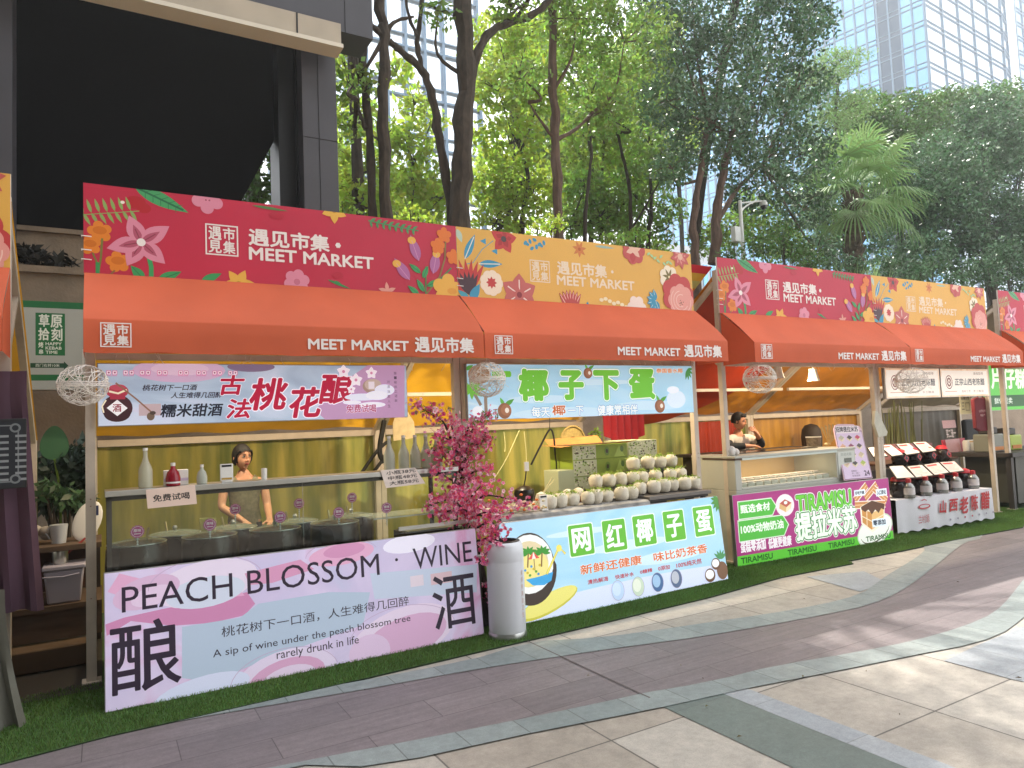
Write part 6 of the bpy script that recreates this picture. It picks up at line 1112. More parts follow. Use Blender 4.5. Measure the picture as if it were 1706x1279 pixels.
M_dbox = mat('white dessert tub', '#cfc9c0', .4); M_dlid = mat('tub cream top', '#d6c6c0', .5)
def dessert():
    t = thing('dessert_tub', 'white square dessert tub in the front row of the glass showcase', 'dessert', (0, 0, 0), 'dessert tubs in the showcase'); b = MB(); b.box((-.058, -.05, 0), (.058, .05, .05), M_dbox); b.box((-.062, -.054, .05), (.062, .054, .058), M_cap); b.build('tub', t, bevel=.004); b = MB(); b.box((-.055, -.047, .0585), (.055, .047, .075), M_dlid); b.build('cream', t, bevel=.008); return t
d0 = dessert()
for r_, (y, z, L_) in enumerate(((5.93, .853, 'white square dessert tub in the front row of the glass showcase'), (6.07, .885, 'white square dessert tub in the back row of the glass showcase'))):
    for i in range(12): o = d0 if (i == 0 and r_ == 0) else dup(d0, label=L_); o.location = (6.62 + .138*i, y, z)
b = MB(); b.box((6.54, 6.0, .853), (8.24, 6.13, .884), mat('warm interior', '#d9b98a', .6)); tag(b.build('shelf_riser'), 'low riser under the back row of dessert tubs', 'riser')
b = MB(); b.ell((6.52, 5.95, 1.29), .07, .06, .07, mat('white plastic bag', '#d9d6d2', .5, nz=(9, .2), bump=(14, .8)), 12, 8); b.ell((6.57, 5.93, 1.28), .05, .05, .05, MATS['white plastic bag'], 10, 6); tag(b.build('plastic_bag'), 'crumpled white plastic bag on the left end of the showcase', 'bag')
b = MB(); b.box((6.75, 6.1, 1.2435), (8.3, 6.48, 1.252), mat('smoked glass top', '#2c2620', .15)); tag(b.build('glass_sheet'), 'dark glass sheet lying on top of the showcase', 'glass sheet')
# standing menu board
P_ = [Vector((8.3,5.74,0.83)), Vector((8.86,5.72,0.82)), Vector((9.04,5.95,1.49)), Vector((8.47,5.97,1.52))]
mb_ = thing('menu_board', 'pink lavender standing menu board with rows of cake pictures beside the showcase', 'menu board', P_[0].lerp(P_[1], .5)); U = P_[1]-P_[0]; w = U.length; U.normalize(); V = P_[3]-P_[0]; sk = V.dot(U); V = V - U*sk; h = V.length; V.normalize(); N = U.cross(V)
def mq(u, v, k=0): return P_[0] + U*(u*w + sk*v) + V*(v*h) + N*k
b = MB(); out = [mq(0, 0), mq(1, 0), mq(1.0, .93), mq(.93, 1.0), mq(.8, .985), mq(.75, 1.03), mq(.2, 1.04), mq(.08, 1.02), mq(0, .95)]; b.prism([p - N*.012 for p in out], N*.0118, mat('board pink edge', '#d8b8c4', .5)); b.build('board', mb_, solid=True)
class SkArt(Art):
    def P(s, u, v): return P_[0] + U*(u*w + sk*v) + V*(v*h) + N*(s.k*s.step)
A = SkArt(P_[0], U, V, 1, 1); A.clip = False; A.frame((.02, .01), (.985, .9), .012, '#6a3a6a'); A.rrect((.035, .022), (.97, .885), .03, '#d9c3dc'); A.rrect((.05, .86), (.9, 1.0), .04, '#efe2e6'); A.text('招牌提拉米苏', (.06, .985), (.86, .885), '#2a2226', bold=.03)
cc_ = [['#b8b09a', '#4a3a3a', '#c23a5a'], ['#d9a88a', '#8a3a5c', '#5a4a4a'], ['#4a3430', '#5a4440', '#c9b494'], ['#c9a890', '#3a302c', '#a8b84a']]
for r_ in range(4):
    for c_ in range(3):
        u, v = .2 + c_*.29, .78 - r_*.16; A.poly([(u-.1, v), (u, v+.045), (u+.1, v), (u, v-.045)], cc_[r_][c_]); A.poly([(u-.1, v), (u, v-.045), (u, v-.08), (u-.1, v-.035)], '#d8c49a'); A.poly([(u, v-.045), (u+.1, v), (u+.1, v-.035), (u, v-.08)], '#e6d8bc')
A.text('尝鲜价', (.3, .17), (.5, .14), '#5a3a5a'); A.text('买一送一', (.3, .13), (.6, .10), '#5a3a5a'); A.text('24', (.74, .15), (.93, .06), '#4a2a4a', bold=.03); A.text('欢迎品尝', (.3, .085), (.58, .055), '#5a3a5a'); A.build('print', mb_)
# little things on the showcase back
p = Vector((8.56,6.35,1.29)); t = thing('straw_cup', 'dark cup of sticks on the showcase beside the leaf fan', 'cup', (p.x, p.y, 1.253)); b = MB(); b.lathe([(.09, 0), (.1, .12)], (p.x, p.y, 1.253), mat('mottled cup', '#8a7a66', .5, nz=(30, .7)), 16); b.build('body', t); b = MB(); b.lathe([(.102, .118), (.102, .13), (.09, .13)], (p.x, p.y, 1.253), M_cap, 16, cap=False); b.build('rim', t)
p = Vector((8.67,6.2,1.31)); t = thing('leaf_fan', 'folded palm leaf ornament on the right of the showcase', 'ornament', (p.x, p.y, 1.253)); b = MB()
for k in range(6): a = -.5 + .2*k; b.add([(p.x, p.y, 1.255), (p.x + .22*math.sin(a)-.04, p.y - .03*k, 1.255 + .3*math.cos(a)), (p.x + .22*math.sin(a+.12)-.04, p.y - .03*k-.02, 1.255 + .27*math.cos(a+.12))], [(0, 1, 2)], mat('dry palm leaf', '#c9b082', .7, nz=(20, .3)))
b.build('leaves', t, smooth=False); b = MB(); b.ell((p.x-.03, p.y, 1.275), .05, .04, .022, MATS['dry palm leaf'], 10, 6); b.build('knot', t)
p = Vector((10.58,7.9,1.36)); b = MB(); b.lathe([(.16, 0), (.17, .2), (.15, .33), (.1, .4), (.001, .43)], (p.x, p.y, 1.1), mat('dark brown hat', '#2c2018', .7), 20); b.lathe([(.16, 0), (.16, -.2), (.14, -1.08)], (p.x, p.y, 1.1), M_dwood, 12); tag(b.build('covered_urn'), 'tall dark covered urn at the back of the tiramisu stall', 'urn')
b = MB(); bp = [(9.3,5.9,1.7), (9.35,5.9,1.7), (9.55,5.9,1.4), (9.52,5.9,1.35), (9.34,5.9,1.34), (9.26,5.9,1.53)]; b.prism(bp, (0, .04, 0), mat('white bag plastic', '#cfcdbd', .6, nz=(8, .2))); o = tag(b.build('shopping_bag', solid=True), 'white plastic bag tied to the post between the tiramisu and vinegar stalls', 'bag')

# ---------------------------------------------------------------- vinegar stall
M_wcl = mat('white counter cloth', '#dad8de', .7, nz=(3, .08)); U4 = Vector((2.19, -.13, 0)).normalized(); O4 = Vector((9.31, 5.71, .03)); N4 = U4.cross(Vector((0, 0, 1)))
vt = thing('vinegar_table', 'low table with a white cloth front lettered with red brush characters', 'table', O4 + U4*1.1); b = MB(); n = 60; vs_ = []
for z in (.02, .2, .46):
    for i in range(n+1): u = i/n; vs_.append(tuple(O4 + U4*(u*2.2) + N4*(.012*math.sin(u*40)*(1-z/.46)) + Vector((0, 0, z + (.012*math.sin(u*57) if z < .1 else 0)))))
for i in range(n+1): vs_.append(tuple(O4 + U4*(i/n*2.2) - N4*.9 + Vector((0, 0, .462))))
b.add(vs_, [(k*(n+1)+i, k*(n+1)+i+1, (k+1)*(n+1)+i+1, (k+1)*(n+1)+i) for k in range(3) for i in range(n)], M_wcl)
e = O4 + U4*2.2; b.add([e + Vector((0, 0, .03)), e - N4*.9 + Vector((0, 0, .03)), e - N4*.9 + Vector((0, 0, .46)), e + Vector((0, 0, .46))], [(0, 1, 2, 3)], M_wcl); b.build('cloth', vt)
A = Art(O4 + N4*.016, U4, (0, 0, 1), 2.2, .46); A.clip = False
for ch, a, b_ in (('山', (0.905,0.373), (1.066,0.207)), ('西', (1.137,0.374), (1.336,0.213)), ('老', (1.375,0.385), (1.571,0.161)), ('陈', (1.643,0.394), (1.813,0.181)), ('醋', (1.887,0.417), (2.1,0.176))): A.text(ch, a, b_, '#b3242c', bold=.035, shear=.15)
c = (0.577,0.331); A.ell(c, .13, .035, '#b8444c'); A.ell((c[0], c[1]+.004), .1, .02, '#c9c4c8'); A.stroke([(0.523,0.415), (0.588,0.429), (0.633,0.406)], .012, '#b8444c'); A.text('兰村源', (0.427,0.22), (0.668,0.109), '#b8444c')
for i in range(7): q = (1.136,0.099); A.ell((q[0] + .19*i*.9, q[1] + .002*i), .018, .014, ['#9a8ea0', '#b8444c'][1 if i in (2, 3) else 0])
A.build('lettering', vt)
M_vj = mat('black glazed jar', '#221816', .22, nz=(5, .2)); M_vr = mat('red jar label', '#b3222e', .4); M_tilt = mat('white label board', '#d3cccb', .5); M_steelb = mat('steel capped bottle', '#8f908c', .25, metal=.6)
st = MB(); st.box((9.4, 6.35, .493), (11.5, 6.9, .83), M_dwood); tag(st.build('display_step', bevel=.004), 'dark stepped stand under the back row of vinegar jars', 'display step')
def vjar(p, lab, s_=1):
    x, y, z = p; t = thing('vinegar_jar', lab, 'jar', p, 'vinegar jars under tilted label boards'); b = MB(); b.lathe([(.1*s_, 0), (.15*s_, .07*s_), (.165*s_, .17*s_), (.14*s_, .26*s_), (.09*s_, .3*s_), (.1*s_, .33*s_)], p, M_vj, 20); b.build('body', t)
    b = MB(); b.lathe([(.105*s_, .31*s_), (.13*s_, .29*s_), (.1*s_, .35*s_), (.05*s_, .37*s_), (.001, .375*s_)], p, M_vr, 18, cap=False); b.build('cover', t)
    A = Art((x-.1*s_, y-.168*s_, z+.07*s_), (1, 0, 0), (0, .12, 1), .2*s_, .2*s_); A.clip = False; A.poly([(.1*s_, .02*s_), (.19*s_, .11*s_), (.1*s_, .2*s_), (.01*s_, .11*s_)], '#a8242e'); A.build('label', t)
def tilt(q, lab):
    q = [Vector(v) for v in q]; t = thing('label_board', lab, 'label board', q[3].lerp(q[2], .5), 'tilted label boards over the vinegar jars'); N = (q[1]-q[0]).cross(q[3]-q[0]).normalized(); N = N if N.z - N.y > 0 else -N; b = MB(); b.prism([v - N*.014 for v in q], N*.0138, M_blkw); b.build('backing', t, solid=True)
    U_ = q[2]-q[3]; V_ = q[0]-q[3]
    class QA(Art):
        def P(s, u, v): return (q[3]*(1-u) + q[2]*u)*(1-v) + (q[0]*(1-u) + q[1]*u)*v + N*(.002 + s.k*s.step)
    A = QA((0, 0, 0), (1, 0, 0), (0, 0, 1), 1, 1); A.clip = False; A.rect((.03, .04), (.97, .96), '#d6cdcc'); A.rect((.1, .74), (.75, .88), '#b8343c')
    for k in range(5): A.rect((.12, .62-.11*k), (.88 - .12*(k % 3), .66-.11*k), '#b9a8a8')
    A.build('print', t)
fx = [((9.64,5.85,0.56), 'front row vinegar jar at the left end'), ((10.1,5.85,0.57), 'second vinegar jar of the front row'), ((10.53,5.85,0.58), 'third vinegar jar of the front row'), ((10.92,5.85,0.58), 'fourth vinegar jar of the front row'), ((11.31,5.85,0.6), 'fifth vinegar jar at the right end of the front row')]
for p, lab in fx: vjar((p[0], 5.86, .494), lab, .78)
for q, lab in (([(9.75,6.05,0.91), (10.1,6.05,0.9), (9.88,5.75,0.75), (9.44,5.75,0.77)], 'tilted white label board at the left end of the front row'), ([(10.19,6.05,0.88), (10.57,6.05,0.88), (10.33,5.75,0.75), (9.89,5.75,0.75)], 'second tilted label board of the front row'), ([(10.61,6.05,0.88), (11.01,6.05,0.89), (10.74,5.75,0.76), (10.35,5.75,0.75)], 'third tilted label board of the front row'), ([(11.04,6.05,0.89), (11.45,6.05,0.88), (11.14,5.75,0.76), (10.75,5.75,0.76)], 'tilted label board at the right end of the front row'),
    ([(10.13,6.6,1.15), (10.38,6.6,1.16), (10.24,6.35,1.02), (9.87,6.35,1.03)], 'tilted label board of the back row half hidden by the stall post'), ([(10.42,6.6,1.17), (10.72,6.6,1.17), (10.64,6.35,1.02), (10.34,6.35,1.01)], 'warmly lit tilted label board of the back row'), ([(10.86,6.6,1.17), (11.19,6.6,1.17), (11.09,6.35,1.02), (10.71,6.35,1.01)], 'third tilted label board of the back row'), ([(11.31,6.6,1.18), (11.68,6.6,1.17), (11.54,6.35,1.03), (11.14,6.35,1.02)], 'tilted label board at the right end of the back row')): tilt(q, lab)
for k, (px_, lab) in enumerate((((10.77,6.6,0.94), 'back row vinegar jar at the left end'), ((11.12,6.6,0.94), 'second vinegar jar of the back row'), ((11.52,6.6,0.94), 'third vinegar jar of the back row'), ((11.94,6.6,0.97), 'vinegar jar at the right end of the back row'))): vjar((px_[0], 6.5, .831), lab, .72)
for px_, lab in (((9.65,5.72,0.57), 'steel topped bottle before the leftmost vinegar jar'), ((10.06,5.7,0.57), 'steel topped bottle second from the left on the vinegar table'), ((10.47,5.7,0.57), 'steel topped bottle in the middle of the vinegar table'), ((10.83,5.68,0.58), 'steel topped bottle second from the right on the vinegar table'), ((11.29,5.68,0.58), 'steel topped bottle at the right end of the vinegar table')):
    x = px_[0]; t = thing('vinegar_bottle', lab, 'bottle', (x, 5.70, .494), 'bottles along the vinegar table'); b = MB(); b.lathe([(.07, 0), (.075, .02), (.075, .15), (.05, .19), (.03, .21)], (x, 5.72, .494), M_steelb, 16); b.build('body', t); b = MB(); b.lathe([(.035, .21), (.035, .26), (.001, .27)], (x, 5.72, .494), M_vr, 12); b.build('cap', t); b = MB(); b.lathe([(.0758, .05), (.0758, .14)], (x, 5.72, .494), M_tilt, 16, cap=False); b.build('label', t)
# red sign, reeds, cups, chair, stools
q = [(12.95,7,0.84), (13.58,7,0.81), (13.82,7.1,1.14), (13.08,7.1,1.13)]; t = thing('red_sign', 'red and white placard standing among the jars of the vinegar stall', 'placard', q[0]); b = MB(); b.prism(q, (0, .02, 0), mat('placard red', '#b8253a', .5)); b.build('board', t, solid=True); P0_ = Vector(q[0]); A = Art(P0_ + Vector((.03, -.006, .02)), (1, 0, 0), (0, .1, 1), 1, .6); A.clip = False; w_ = q[1][0]-q[0][0]; A.rect((.05, .05), (w_-.12, .28), '#d6a8ae'); A.rect((.05, .48), (w_-.15, .62), '#d6a8ae'); A.text('买二送一', (.12, .46), (w_-.2, .31), '#efd9d6', bold=.03); A.build('print', t)
t = thing('placard_table', 'brown side table at the right of the vinegar stall carrying cups', 'table', (11.9, 6.9, .012)); b = MB(); b.box((10.6, 6.6, .84), (12.6, 7.2, .87), mat('brown wood', '#5c4030', .5, nz=(5, .3))); b.build('tabletop', t, bevel=.004); b = MB(); b.box((10.7, 6.65, .012), (12.5, 7.15, .84), M_dwood); b.build('body', t)
rd = thing('reed_bundle', 'bundle of dried green sorghum stalks at the back left of the vinegar stall', 'stalks', (12.75,7.6,1.19)); b = MB()
for k in range(46): x = random.uniform(160, 390); p0_ = Vector((12.25,7.6,1.17)).lerp(Vector((13.3,7.6,1.15)), (x-160)/230); h_ = random.uniform(.35, .75); b.tube([p0_ - Vector((0, 0, .6)), p0_ + Vector((random.uniform(-.1, .1), random.uniform(-.1, .1), h_))], [.018, .006], mat('dried stalk', '#5f6238', .8, island=.35), 5)
b.build('stalks', rd); b = MB(); pa_, pb_ = Vector((12.21,7.6,1.15)), Vector((13.34,7.6,1.12)); b.bar(pa_ - Vector((0, .02, .3)), pb_ - Vector((0, .02, .3)), .3, .5, mat('pink liner', '#b98a94', .7)); b.build('crate', rd)
for i, (q_, lab) in enumerate((((13.46,6.9,0.83), 'stack of white cups by the red placard, leftmost'), ((13.61,6.9,0.83), 'stack of white cups with a yellow lid behind the vinegar jars'), ((13.75,6.9,0.84), 'stack of white cups at the right behind the vinegar jars'))):
    t = thing('cup_stack', lab, 'cups', (q_[0], 6.9, .87)); b = MB(); b.lathe([(.05, 0), (.055, .02), (.055, .2), (.04, .24)], (q_[0], 6.9, .871), M_cap, 12); b.build('cups', t); b = MB(); b.lathe([(.056, .2), (.056, .215)], (q_[0], 6.9, .871), [M_cap, mat('yellow lid', '#c9953a', .5), M_steelb][i], 12); b.build('lid', t)
p = Vector((15.55,7.8,0.99)); t = thing('office_chair', 'black padded chair at the back right of the vinegar stall', 'chair', (p.x, p.y, .012)); b = MB(); b.box((p.x-.32, p.y, .75), (p.x+.32, p.y+.1, 1.45), mat('black padding', '#16171c', .7)); b.build('backrest', t, bevel=.05); b = MB(); b.box((p.x-.3, p.y-.5, .55), (p.x+.3, p.y, .66), MATS['black padding']); b.build('seat', t, bevel=.03); b = MB(); b.tube([(p.x, p.y-.25, .55), (p.x, p.y-.25, .012)], .03, M_dark, 8); b.build('pedestal', t)
# hanging maroon bag, note
p = Vector((12.26,5.98,1.58)); t = thing('maroon_bag', 'maroon printed cloth bag hanging near the right post of the vinegar stall', 'bag', p); b = MB(); o_ = [(-.24, .24), (-.12, .27), (0, .25), (.12, .27), (.25, .24), (.25, -.12), (.2, -.24), (.1, -.27), (-.12, -.27), (-.23, -.22)]; b.prism([(p.x+u, p.y, p.z+v) for u, v in o_], (0, .06, 0), mat('maroon cloth', '#6e1a26', .8, nz=(4, .2))); b.build('pouch', t, solid=True, bevel=.01); A = Art((p.x-.15, p.y-.002, p.z-.1), (1, 0, 0), (0, 0, 1), .3, .2); A.clip = False; A.text('山西老陈醋', (.02, .17), (.26, .13), '#c9a8a0'); A.text('特产', (.05, .1), (.2, .06), '#c9a8a0'); A.build('print', t); b = MB(); b.tube([(p.x-.1, p.y+.03, p.z+.25), (p.x, p.y+.03, p.z+.36), (p.x+.1, p.y+.03, p.z+.25)], .01, mat('maroon cloth', '#6e1a26'), 6); b.build('strap', t)
p = Vector((12.96,6.6,1.75)); t = thing('paper_note', 'small cream paper note hanging left of the maroon bag', 'notice', p); b = MB(); b.box((p.x-.17, p.y, p.z-.17), (p.x+.17, p.y+.006, p.z+.17), mat('note cream', '#d9d0a8', .7)); b.build('paper', t); A = Art((p.x-.17, p.y-.001, p.z-.17), (1, 0, 0), (0, 0, 1), .34, .34); A.text('店铺公告', (.04, .31), (.3, .25), '#5a4a3a', bold=.02); A.text('三', (.05, .2), (.13, .08), '#5a4a3a'); A.frame((.17, .06), (.3, .2), .012, '#8a7a5a'); A.build('print', t)

# ---------------------------------------------------------------- green stall at the far right
def green_art(A): A.text('片仔糕', (.3, .72), (1.5, .38), '#e6efe0', bold=.04); A.rrect((.22, .06), (1.9, .26), .05, '#23542c'); A.text('鲜做现卖', (.35, .22), (.95, .11), '#e0ece0')
panel('sign_lightbox', 'bright green lit sign at the right edge with white characters', 'sign', (12.95, 6.3, 1.62), (1, 0, 0), (0, 0, 1), 2.0, .78, green_art, lit=.35, face=mat('green light box', '#4fae3c', .4, emit=.4))
t = thing('juice_counter', 'dark counter with a lime green printed front at the right edge', 'counter', (14, 6.2, .012)); b = MB(); b.box((12.78, 5.85, .86), (15.5, 6.8, .93), M_dark); b.build('worktop', t, bevel=.004); b = MB(); b.box((13.0, 5.92, .1), (15.5, 6.7, .86), mat('dark counter front', '#4a4a42', .5, nz=(2, .2))); b.build('front', t); b = MB(); b.box((13.35, 5.91, .14), (15.5, 5.919, .84), mat('lime print', '#6fae2e', .5, nz=(2, .25))); b.build('printed_front', t)
b = MB(); b.box((12.82, 5.9, .012), (12.9, 5.98, .86), M_dark); b.build('leg', t)
for dx, dz, c, lab in ((.35, .3, '#7d7f74', 'grey juicing machine at the right edge'), (.95, .26, '#a3b83c', 'lime green bottle crate at the right edge')):
    x = 12.75 + dx; t = thing('juice_machine', lab, 'machine', (x, 6.3, .93)); b = MB(); b.box((x-.2, 6.2, .931), (x+.2, 6.5, .931+dz), mat('machine'+c, c, .4)); b.build('body', t, bevel=.02); b = MB(); b.box((x-.12, 6.25, .931+dz), (x+.12, 6.45, 1.05+dz), M_dark); b.build('hopper', t, bevel=.02); b = MB(); b.box((x-.15, 6.19, .96), (x+.15, 6.199, 1.02), mat('orange strip', '#c97a2a', .5)); b.build('label', t)

# ---------------------------------------------------------------- left edge: curtain stall and back of house
M_pur = mat('purple curtain', '#5e4252', .85, nz=(3, .2), translucent=.2); M_gcl = mat('grey cover cloth', '#6f6d62', .9, nz=(5, .2))
b = MB(); n, m_ = 40, 10; vs_ = []
for j in range(m_+1):
    v = j/m_; xr = -.325 + .1*max(0, v-.1)
    for i in range(n+1): u = i/n; vs_.append((-1.6 + u*(xr+1.6), 5.72 + .035*math.sin(u*62 + v*1.5)*(.4+v) + .02*math.sin(u*17+v*3), 2.2 - v*1.62 + .05*math.sin(u*9)*v))
b.add(vs_, [(j*(n+1)+i, j*(n+1)+i+1, (j+1)*(n+1)+i+1, (j+1)*(n+1)+i) for j in range(m_) for i in range(n)], M_pur); tag(b.build('curtain'), 'dusty purple curtain hanging in the stall at the left edge', 'curtain')
b = MB(); vs_ = []
for j in range(m_+1):
    v = j/m_; xr = -.42 + .12*v**1.6
    for i in range(n+1): u = i/n; vs_.append((-1.6 + u*(xr+1.6), 5.45 - .12*v + .04*math.sin(u*80 + v*2)*(.3+v), .82 - v*.805))
b.add(vs_, [(j*(n+1)+i, j*(n+1)+i+1, (j+1)*(n+1)+i+1, (j+1)*(n+1)+i) for j in range(m_) for i in range(n)], M_gcl); tag(b.build('counter_cover'), 'grey cloth covering the counter at the left edge, trailing on the turf', 'cover cloth')
p0_, p1_ = (-0.6,5.6,1.88), (-0.32,5.6,1.43); t = thing('chalk_menu', 'black chalk menu with a scrolled border hanging at the left edge', 'menu board', ((p0_[0]+p1_[0])/2, 5.6, p1_[2])); b = MB(); b.box((p0_[0], 5.6, p1_[2]), (p1_[0], 5.62, p0_[2]), mat('menu frame', '#16171c', .5)); b.build('board', t, bevel=.004)
w_, h_ = p1_[0]-p0_[0], p0_[2]-p1_[2]; A = Art((p0_[0], 5.599, p1_[2]), (1, 0, 0), (0, 0, 1), w_, h_); A.rect((.02, .02), (w_-.02, h_-.02), '#22252c'); A.frame((.04, .04), (w_-.04, h_-.04), .008, '#75787a')
for k in range(8):
    for j, x in enumerate((.1, .22, .34)): A.rect((x, h_-.12-.04*k), (x+.085, h_-.105-.04*k), '#8a8d8e')
for q in ((w_-.06, h_-.06), (w_-.06, .06)): A.ell(q, .03, .03, '#75787a'); A.ell(q, .018, .018, '#22252c')
A.build('chalk_writing', t)
b = MB(); b.tube(curve_pts([(-.43, 5.86, 2.1), (-.36, 5.86, 1.9), (-.33, 5.86, 1.45), (-.31, 5.85, 1.38)], 6), .012, M_cap, 6); b.tube([(-.5, 5.86, 1.98), (-.36, 5.86, 1.93)], .012, M_cap, 6); tag(b.build('white_cable'), 'white cable strung down the post at the left edge', 'cable')
# shelf with cups, bucket, crates
M_pine = mat('raw pine', '#5c4836', .8, nz=(4, .35), stretch=(1, 6, 6)); t = thing('work_shelf', 'rough wooden shelf unit behind the gap at the left of the wine stall', 'shelf', (-.3, 7, .012))
b = MB(); b.box((-1.2, 6.7, .86), (.1, 7.25, .90), M_pine); b.build('top_board', t); b = MB(); b.box((-1.2, 6.6, .42), (.1, 7.25, .46), M_pine); b.build('middle_board', t); b = MB(); b.box((-1.2, 6.62, .20), (.1, 6.66, .419), M_pine); b.build('apron', t)
for x in (-1.15, .06):
    b = MB(); b.box((x-.03, 7.18, .012), (x+.03, 7.24, .859), M_dwood); b.build('leg', t)
b = MB(); b.box((-1.19, 7.21, .47), (.09, 7.24, .855), mat('brown back board', '#4a3024', .8)); b.build('back_panel', t)
M_ppl = mat('white plastic bucket', '#a6a0ac', .4, nz=(3, .08)); x, y, z = -.155, 6.75, .461; t = thing('plastic_bucket', 'lidded white square bucket on the lower shelf at the left', 'bucket', (x, y, z)); b = MB(); b.add([(x-.11, y-.11, z), (x+.11, y-.11, z), (x+.11, y+.11, z), (x-.11, y+.11, z), (x-.135, y-.135, z+.26), (x+.135, y-.135, z+.26), (x+.135, y+.135, z+.26), (x-.135, y+.135, z+.26)], [(0, 3, 2, 1), (0, 1, 5, 4), (1, 2, 6, 5), (2, 3, 7, 6), (3, 0, 4, 7), (4, 5, 6, 7)], M_ppl); b.build('tub', t, bevel=.015); b = MB(); b.box((x-.145, y-.145, z+.262), (x+.145, y+.145, z+.295), M_ppl); b.build('lid', t, bevel=.008); b = MB(); b.tube([(x-.14, y-.15, z+.22), (x, y-.165, z+.215), (x+.1, y-.15, z+.225)], .006, M_ppl, 6); b.build('handle', t)
t = thing('steel_pot', 'small steel pot standing on the bucket lid', 'pot', (x-.03, y, z+.296)); b = MB(); b.lathe([(.05, 0), (.055, .01), (.055, .1)], (x-.03, y, z+.296), M_steel, 16); b.build('body', t); b = MB(); b.tube([(x+.02, y, z+.37), (x+.14, y+.05, z+.47)], .009, mat('red handle', '#8a2a24', .5), 6); b.build('handle', t)
t = thing('plastic_jug', 'translucent white measuring cup on the shelf top at the left', 'cup', (-.2, 6.9, .9)); b = MB(); b.lathe([(.05, 0), (.065, .15)], (-.2, 6.9, .901), mat('milky plastic', '#b9bcc0', .4, alpha=.85), 16); b.build('body', t); b = MB(); b.tube([(-.265, 6.9, 1.03), (-.29, 6.9, .99), (-.262, 6.9, .94)], .006, MATS['milky plastic'], 6); b.build('handle', t)
b = MB()
for k in range(7): b.ell((-.33 + random.uniform(-.05, .05), 6.95 + random.uniform(-.04, .04), .95 + random.uniform(-.02, .07)), .05, .05, .04, mat('beige rag', '#a39a8e', .9, nz=(12, .3)), 10, 6)
tag(b.build('rag_bundle'), 'crumpled beige cloth bundle beside the white measuring cup', 'cloth')
t = thing('oval_tray', 'white oval tray leaning by the left post of the wine stall', 'tray', (.03, 6.9, .9)); b = MB(); b.ell((.0, 6.9, 1.06), .1, .012, .17, M_cap, 18, 10); b.xform(Matrix.Translation((0, 6.9, 1.06)) @ Matrix.Rotation(.35, 4, 'Y') @ Matrix.Translation((0, -6.9, -1.06))); b.build('disc', t); b = MB(); b.box((.05, 6.89, 1.1), (.08, 6.9, 1.18), mat('navy edge', '#2a3458', .5)); b.build('label', t)
b = MB(); b.box((-.62, 6.4, .03), (.02, 6.6, .19), mat('cardboard tan', '#5f4a32', .85, nz=(3, .3))); tag(b.build('crate', bevel=.01), 'low tan carton on the floor under the shelf at the left', 'carton')
sheet('stall_floor', [(-3.4, 5.75), (.1, 5.75), (.1, 8.1), (-3.4, 8.1)], .02, mat('dark floor boards', '#2f2a24', .7, nz=(2, .3)))
bush('dark leafy plant with broad leaves against the wall left of the wine stall', [(-0.13,8.6,1.54,0.248), (-0.34,8.6,1.43,0.207), (0.08,8.6,1.4,0.226), (-0.21,8.6,1.24,0.221), (-0,8.6,1.13,0.224), (-0.39,8.6,1.16,0.17)], mat('dark plant leaf', '#2f4030', .5, island=.4, translucent=.2), 4200, .12, base=(-.12, 8.6, .02), group=None)  # dark green leaf colour, varied from leaf to leaf
bush('lighter green leafy plant lower left of the wine stall post', [(-0.33,8,1.28,0.113), (-0.19,8,1.2,0.137), (-0.04,8,1.15,0.115)], L_dark, 5000, .09, base=(-.15, 8.0, .02), group=None)
b = MB(); c = Vector((-0.3,8.4,1.72))
for k in range(1): b.add([c + Vector((.12*math.cos(a)*(1 - .25*math.sin(a)), 0, .17*math.sin(a))) for a in [6.2832*i/24 for i in range(24)]], [tuple(range(24))], mat('broad leaf', '#3f6a44', .4, nz=(4, .2)))
b.tube([c - Vector((0, 0, .16)), c - Vector((-.05, 0, .5)), (c.x+.05, c.y, .02)], .012, L_mid, 5); tag(b.build('big_leaf', solid=False), 'single broad green leaf standing above the dark plant at the left', 'plant')
bush('dry dark shrub on the lower ledge of the concrete planter', [(-0.57,10.2,3.97,0.19), (-0.32,10.2,3.92,0.178), (-0.75,10.2,4.03,0.144)], mat('withered leaf', '#221f17', .8, island=.4), 1500, .14, base=(-.5, 10.2, 3.8), group=None)
bush('dry dark fringe of plants on the upper ledge of the concrete planter', [(-0.68,10.85,4.57,0.109), (-0.41,10.85,4.56,0.11), (-0.18,10.85,4.56,0.112)], mat('withered leaf', '#221f17'), 2200, .11, base=(-.5, 10.85, 4.4), group=None)

# ---------------------------------------------------------------- people
def skin_mesh(nodes, edges, root, levels=2):
    names = list(nodes); me = bpy.data.meshes.new('sk'); me.from_pydata([nodes[k][0] for k in names], [(names.index(a), names.index(b_)) for a, b_ in edges], []); o = bpy.data.objects.new('sk', me); col.objects.link(o)
    s = o.modifiers.new('skin', 'SKIN'); s.use_smooth_shade = True; sub = o.modifiers.new('sub', 'SUBSURF'); sub.levels = levels; sub.render_levels = levels
    for i, k in enumerate(names): r_ = nodes[k][1]; me.skin_vertices[0].data[i].radius = r_ if hasattr(r_, '__len__') else (r_, r_); me.skin_vertices[0].data[i].use_root = (k == root)
    dg = bpy.context.evaluated_depsgraph_get(); dg.update(); ev = bpy.data.meshes.new_from_object(o.evaluated_get(dg)); v = [tuple(p.co) for p in ev.vertices]; f = [tuple(p.vertices) for p in ev.polygons]; bpy.data.objects.remove(o); bpy.data.meshes.remove(ev); return v, f
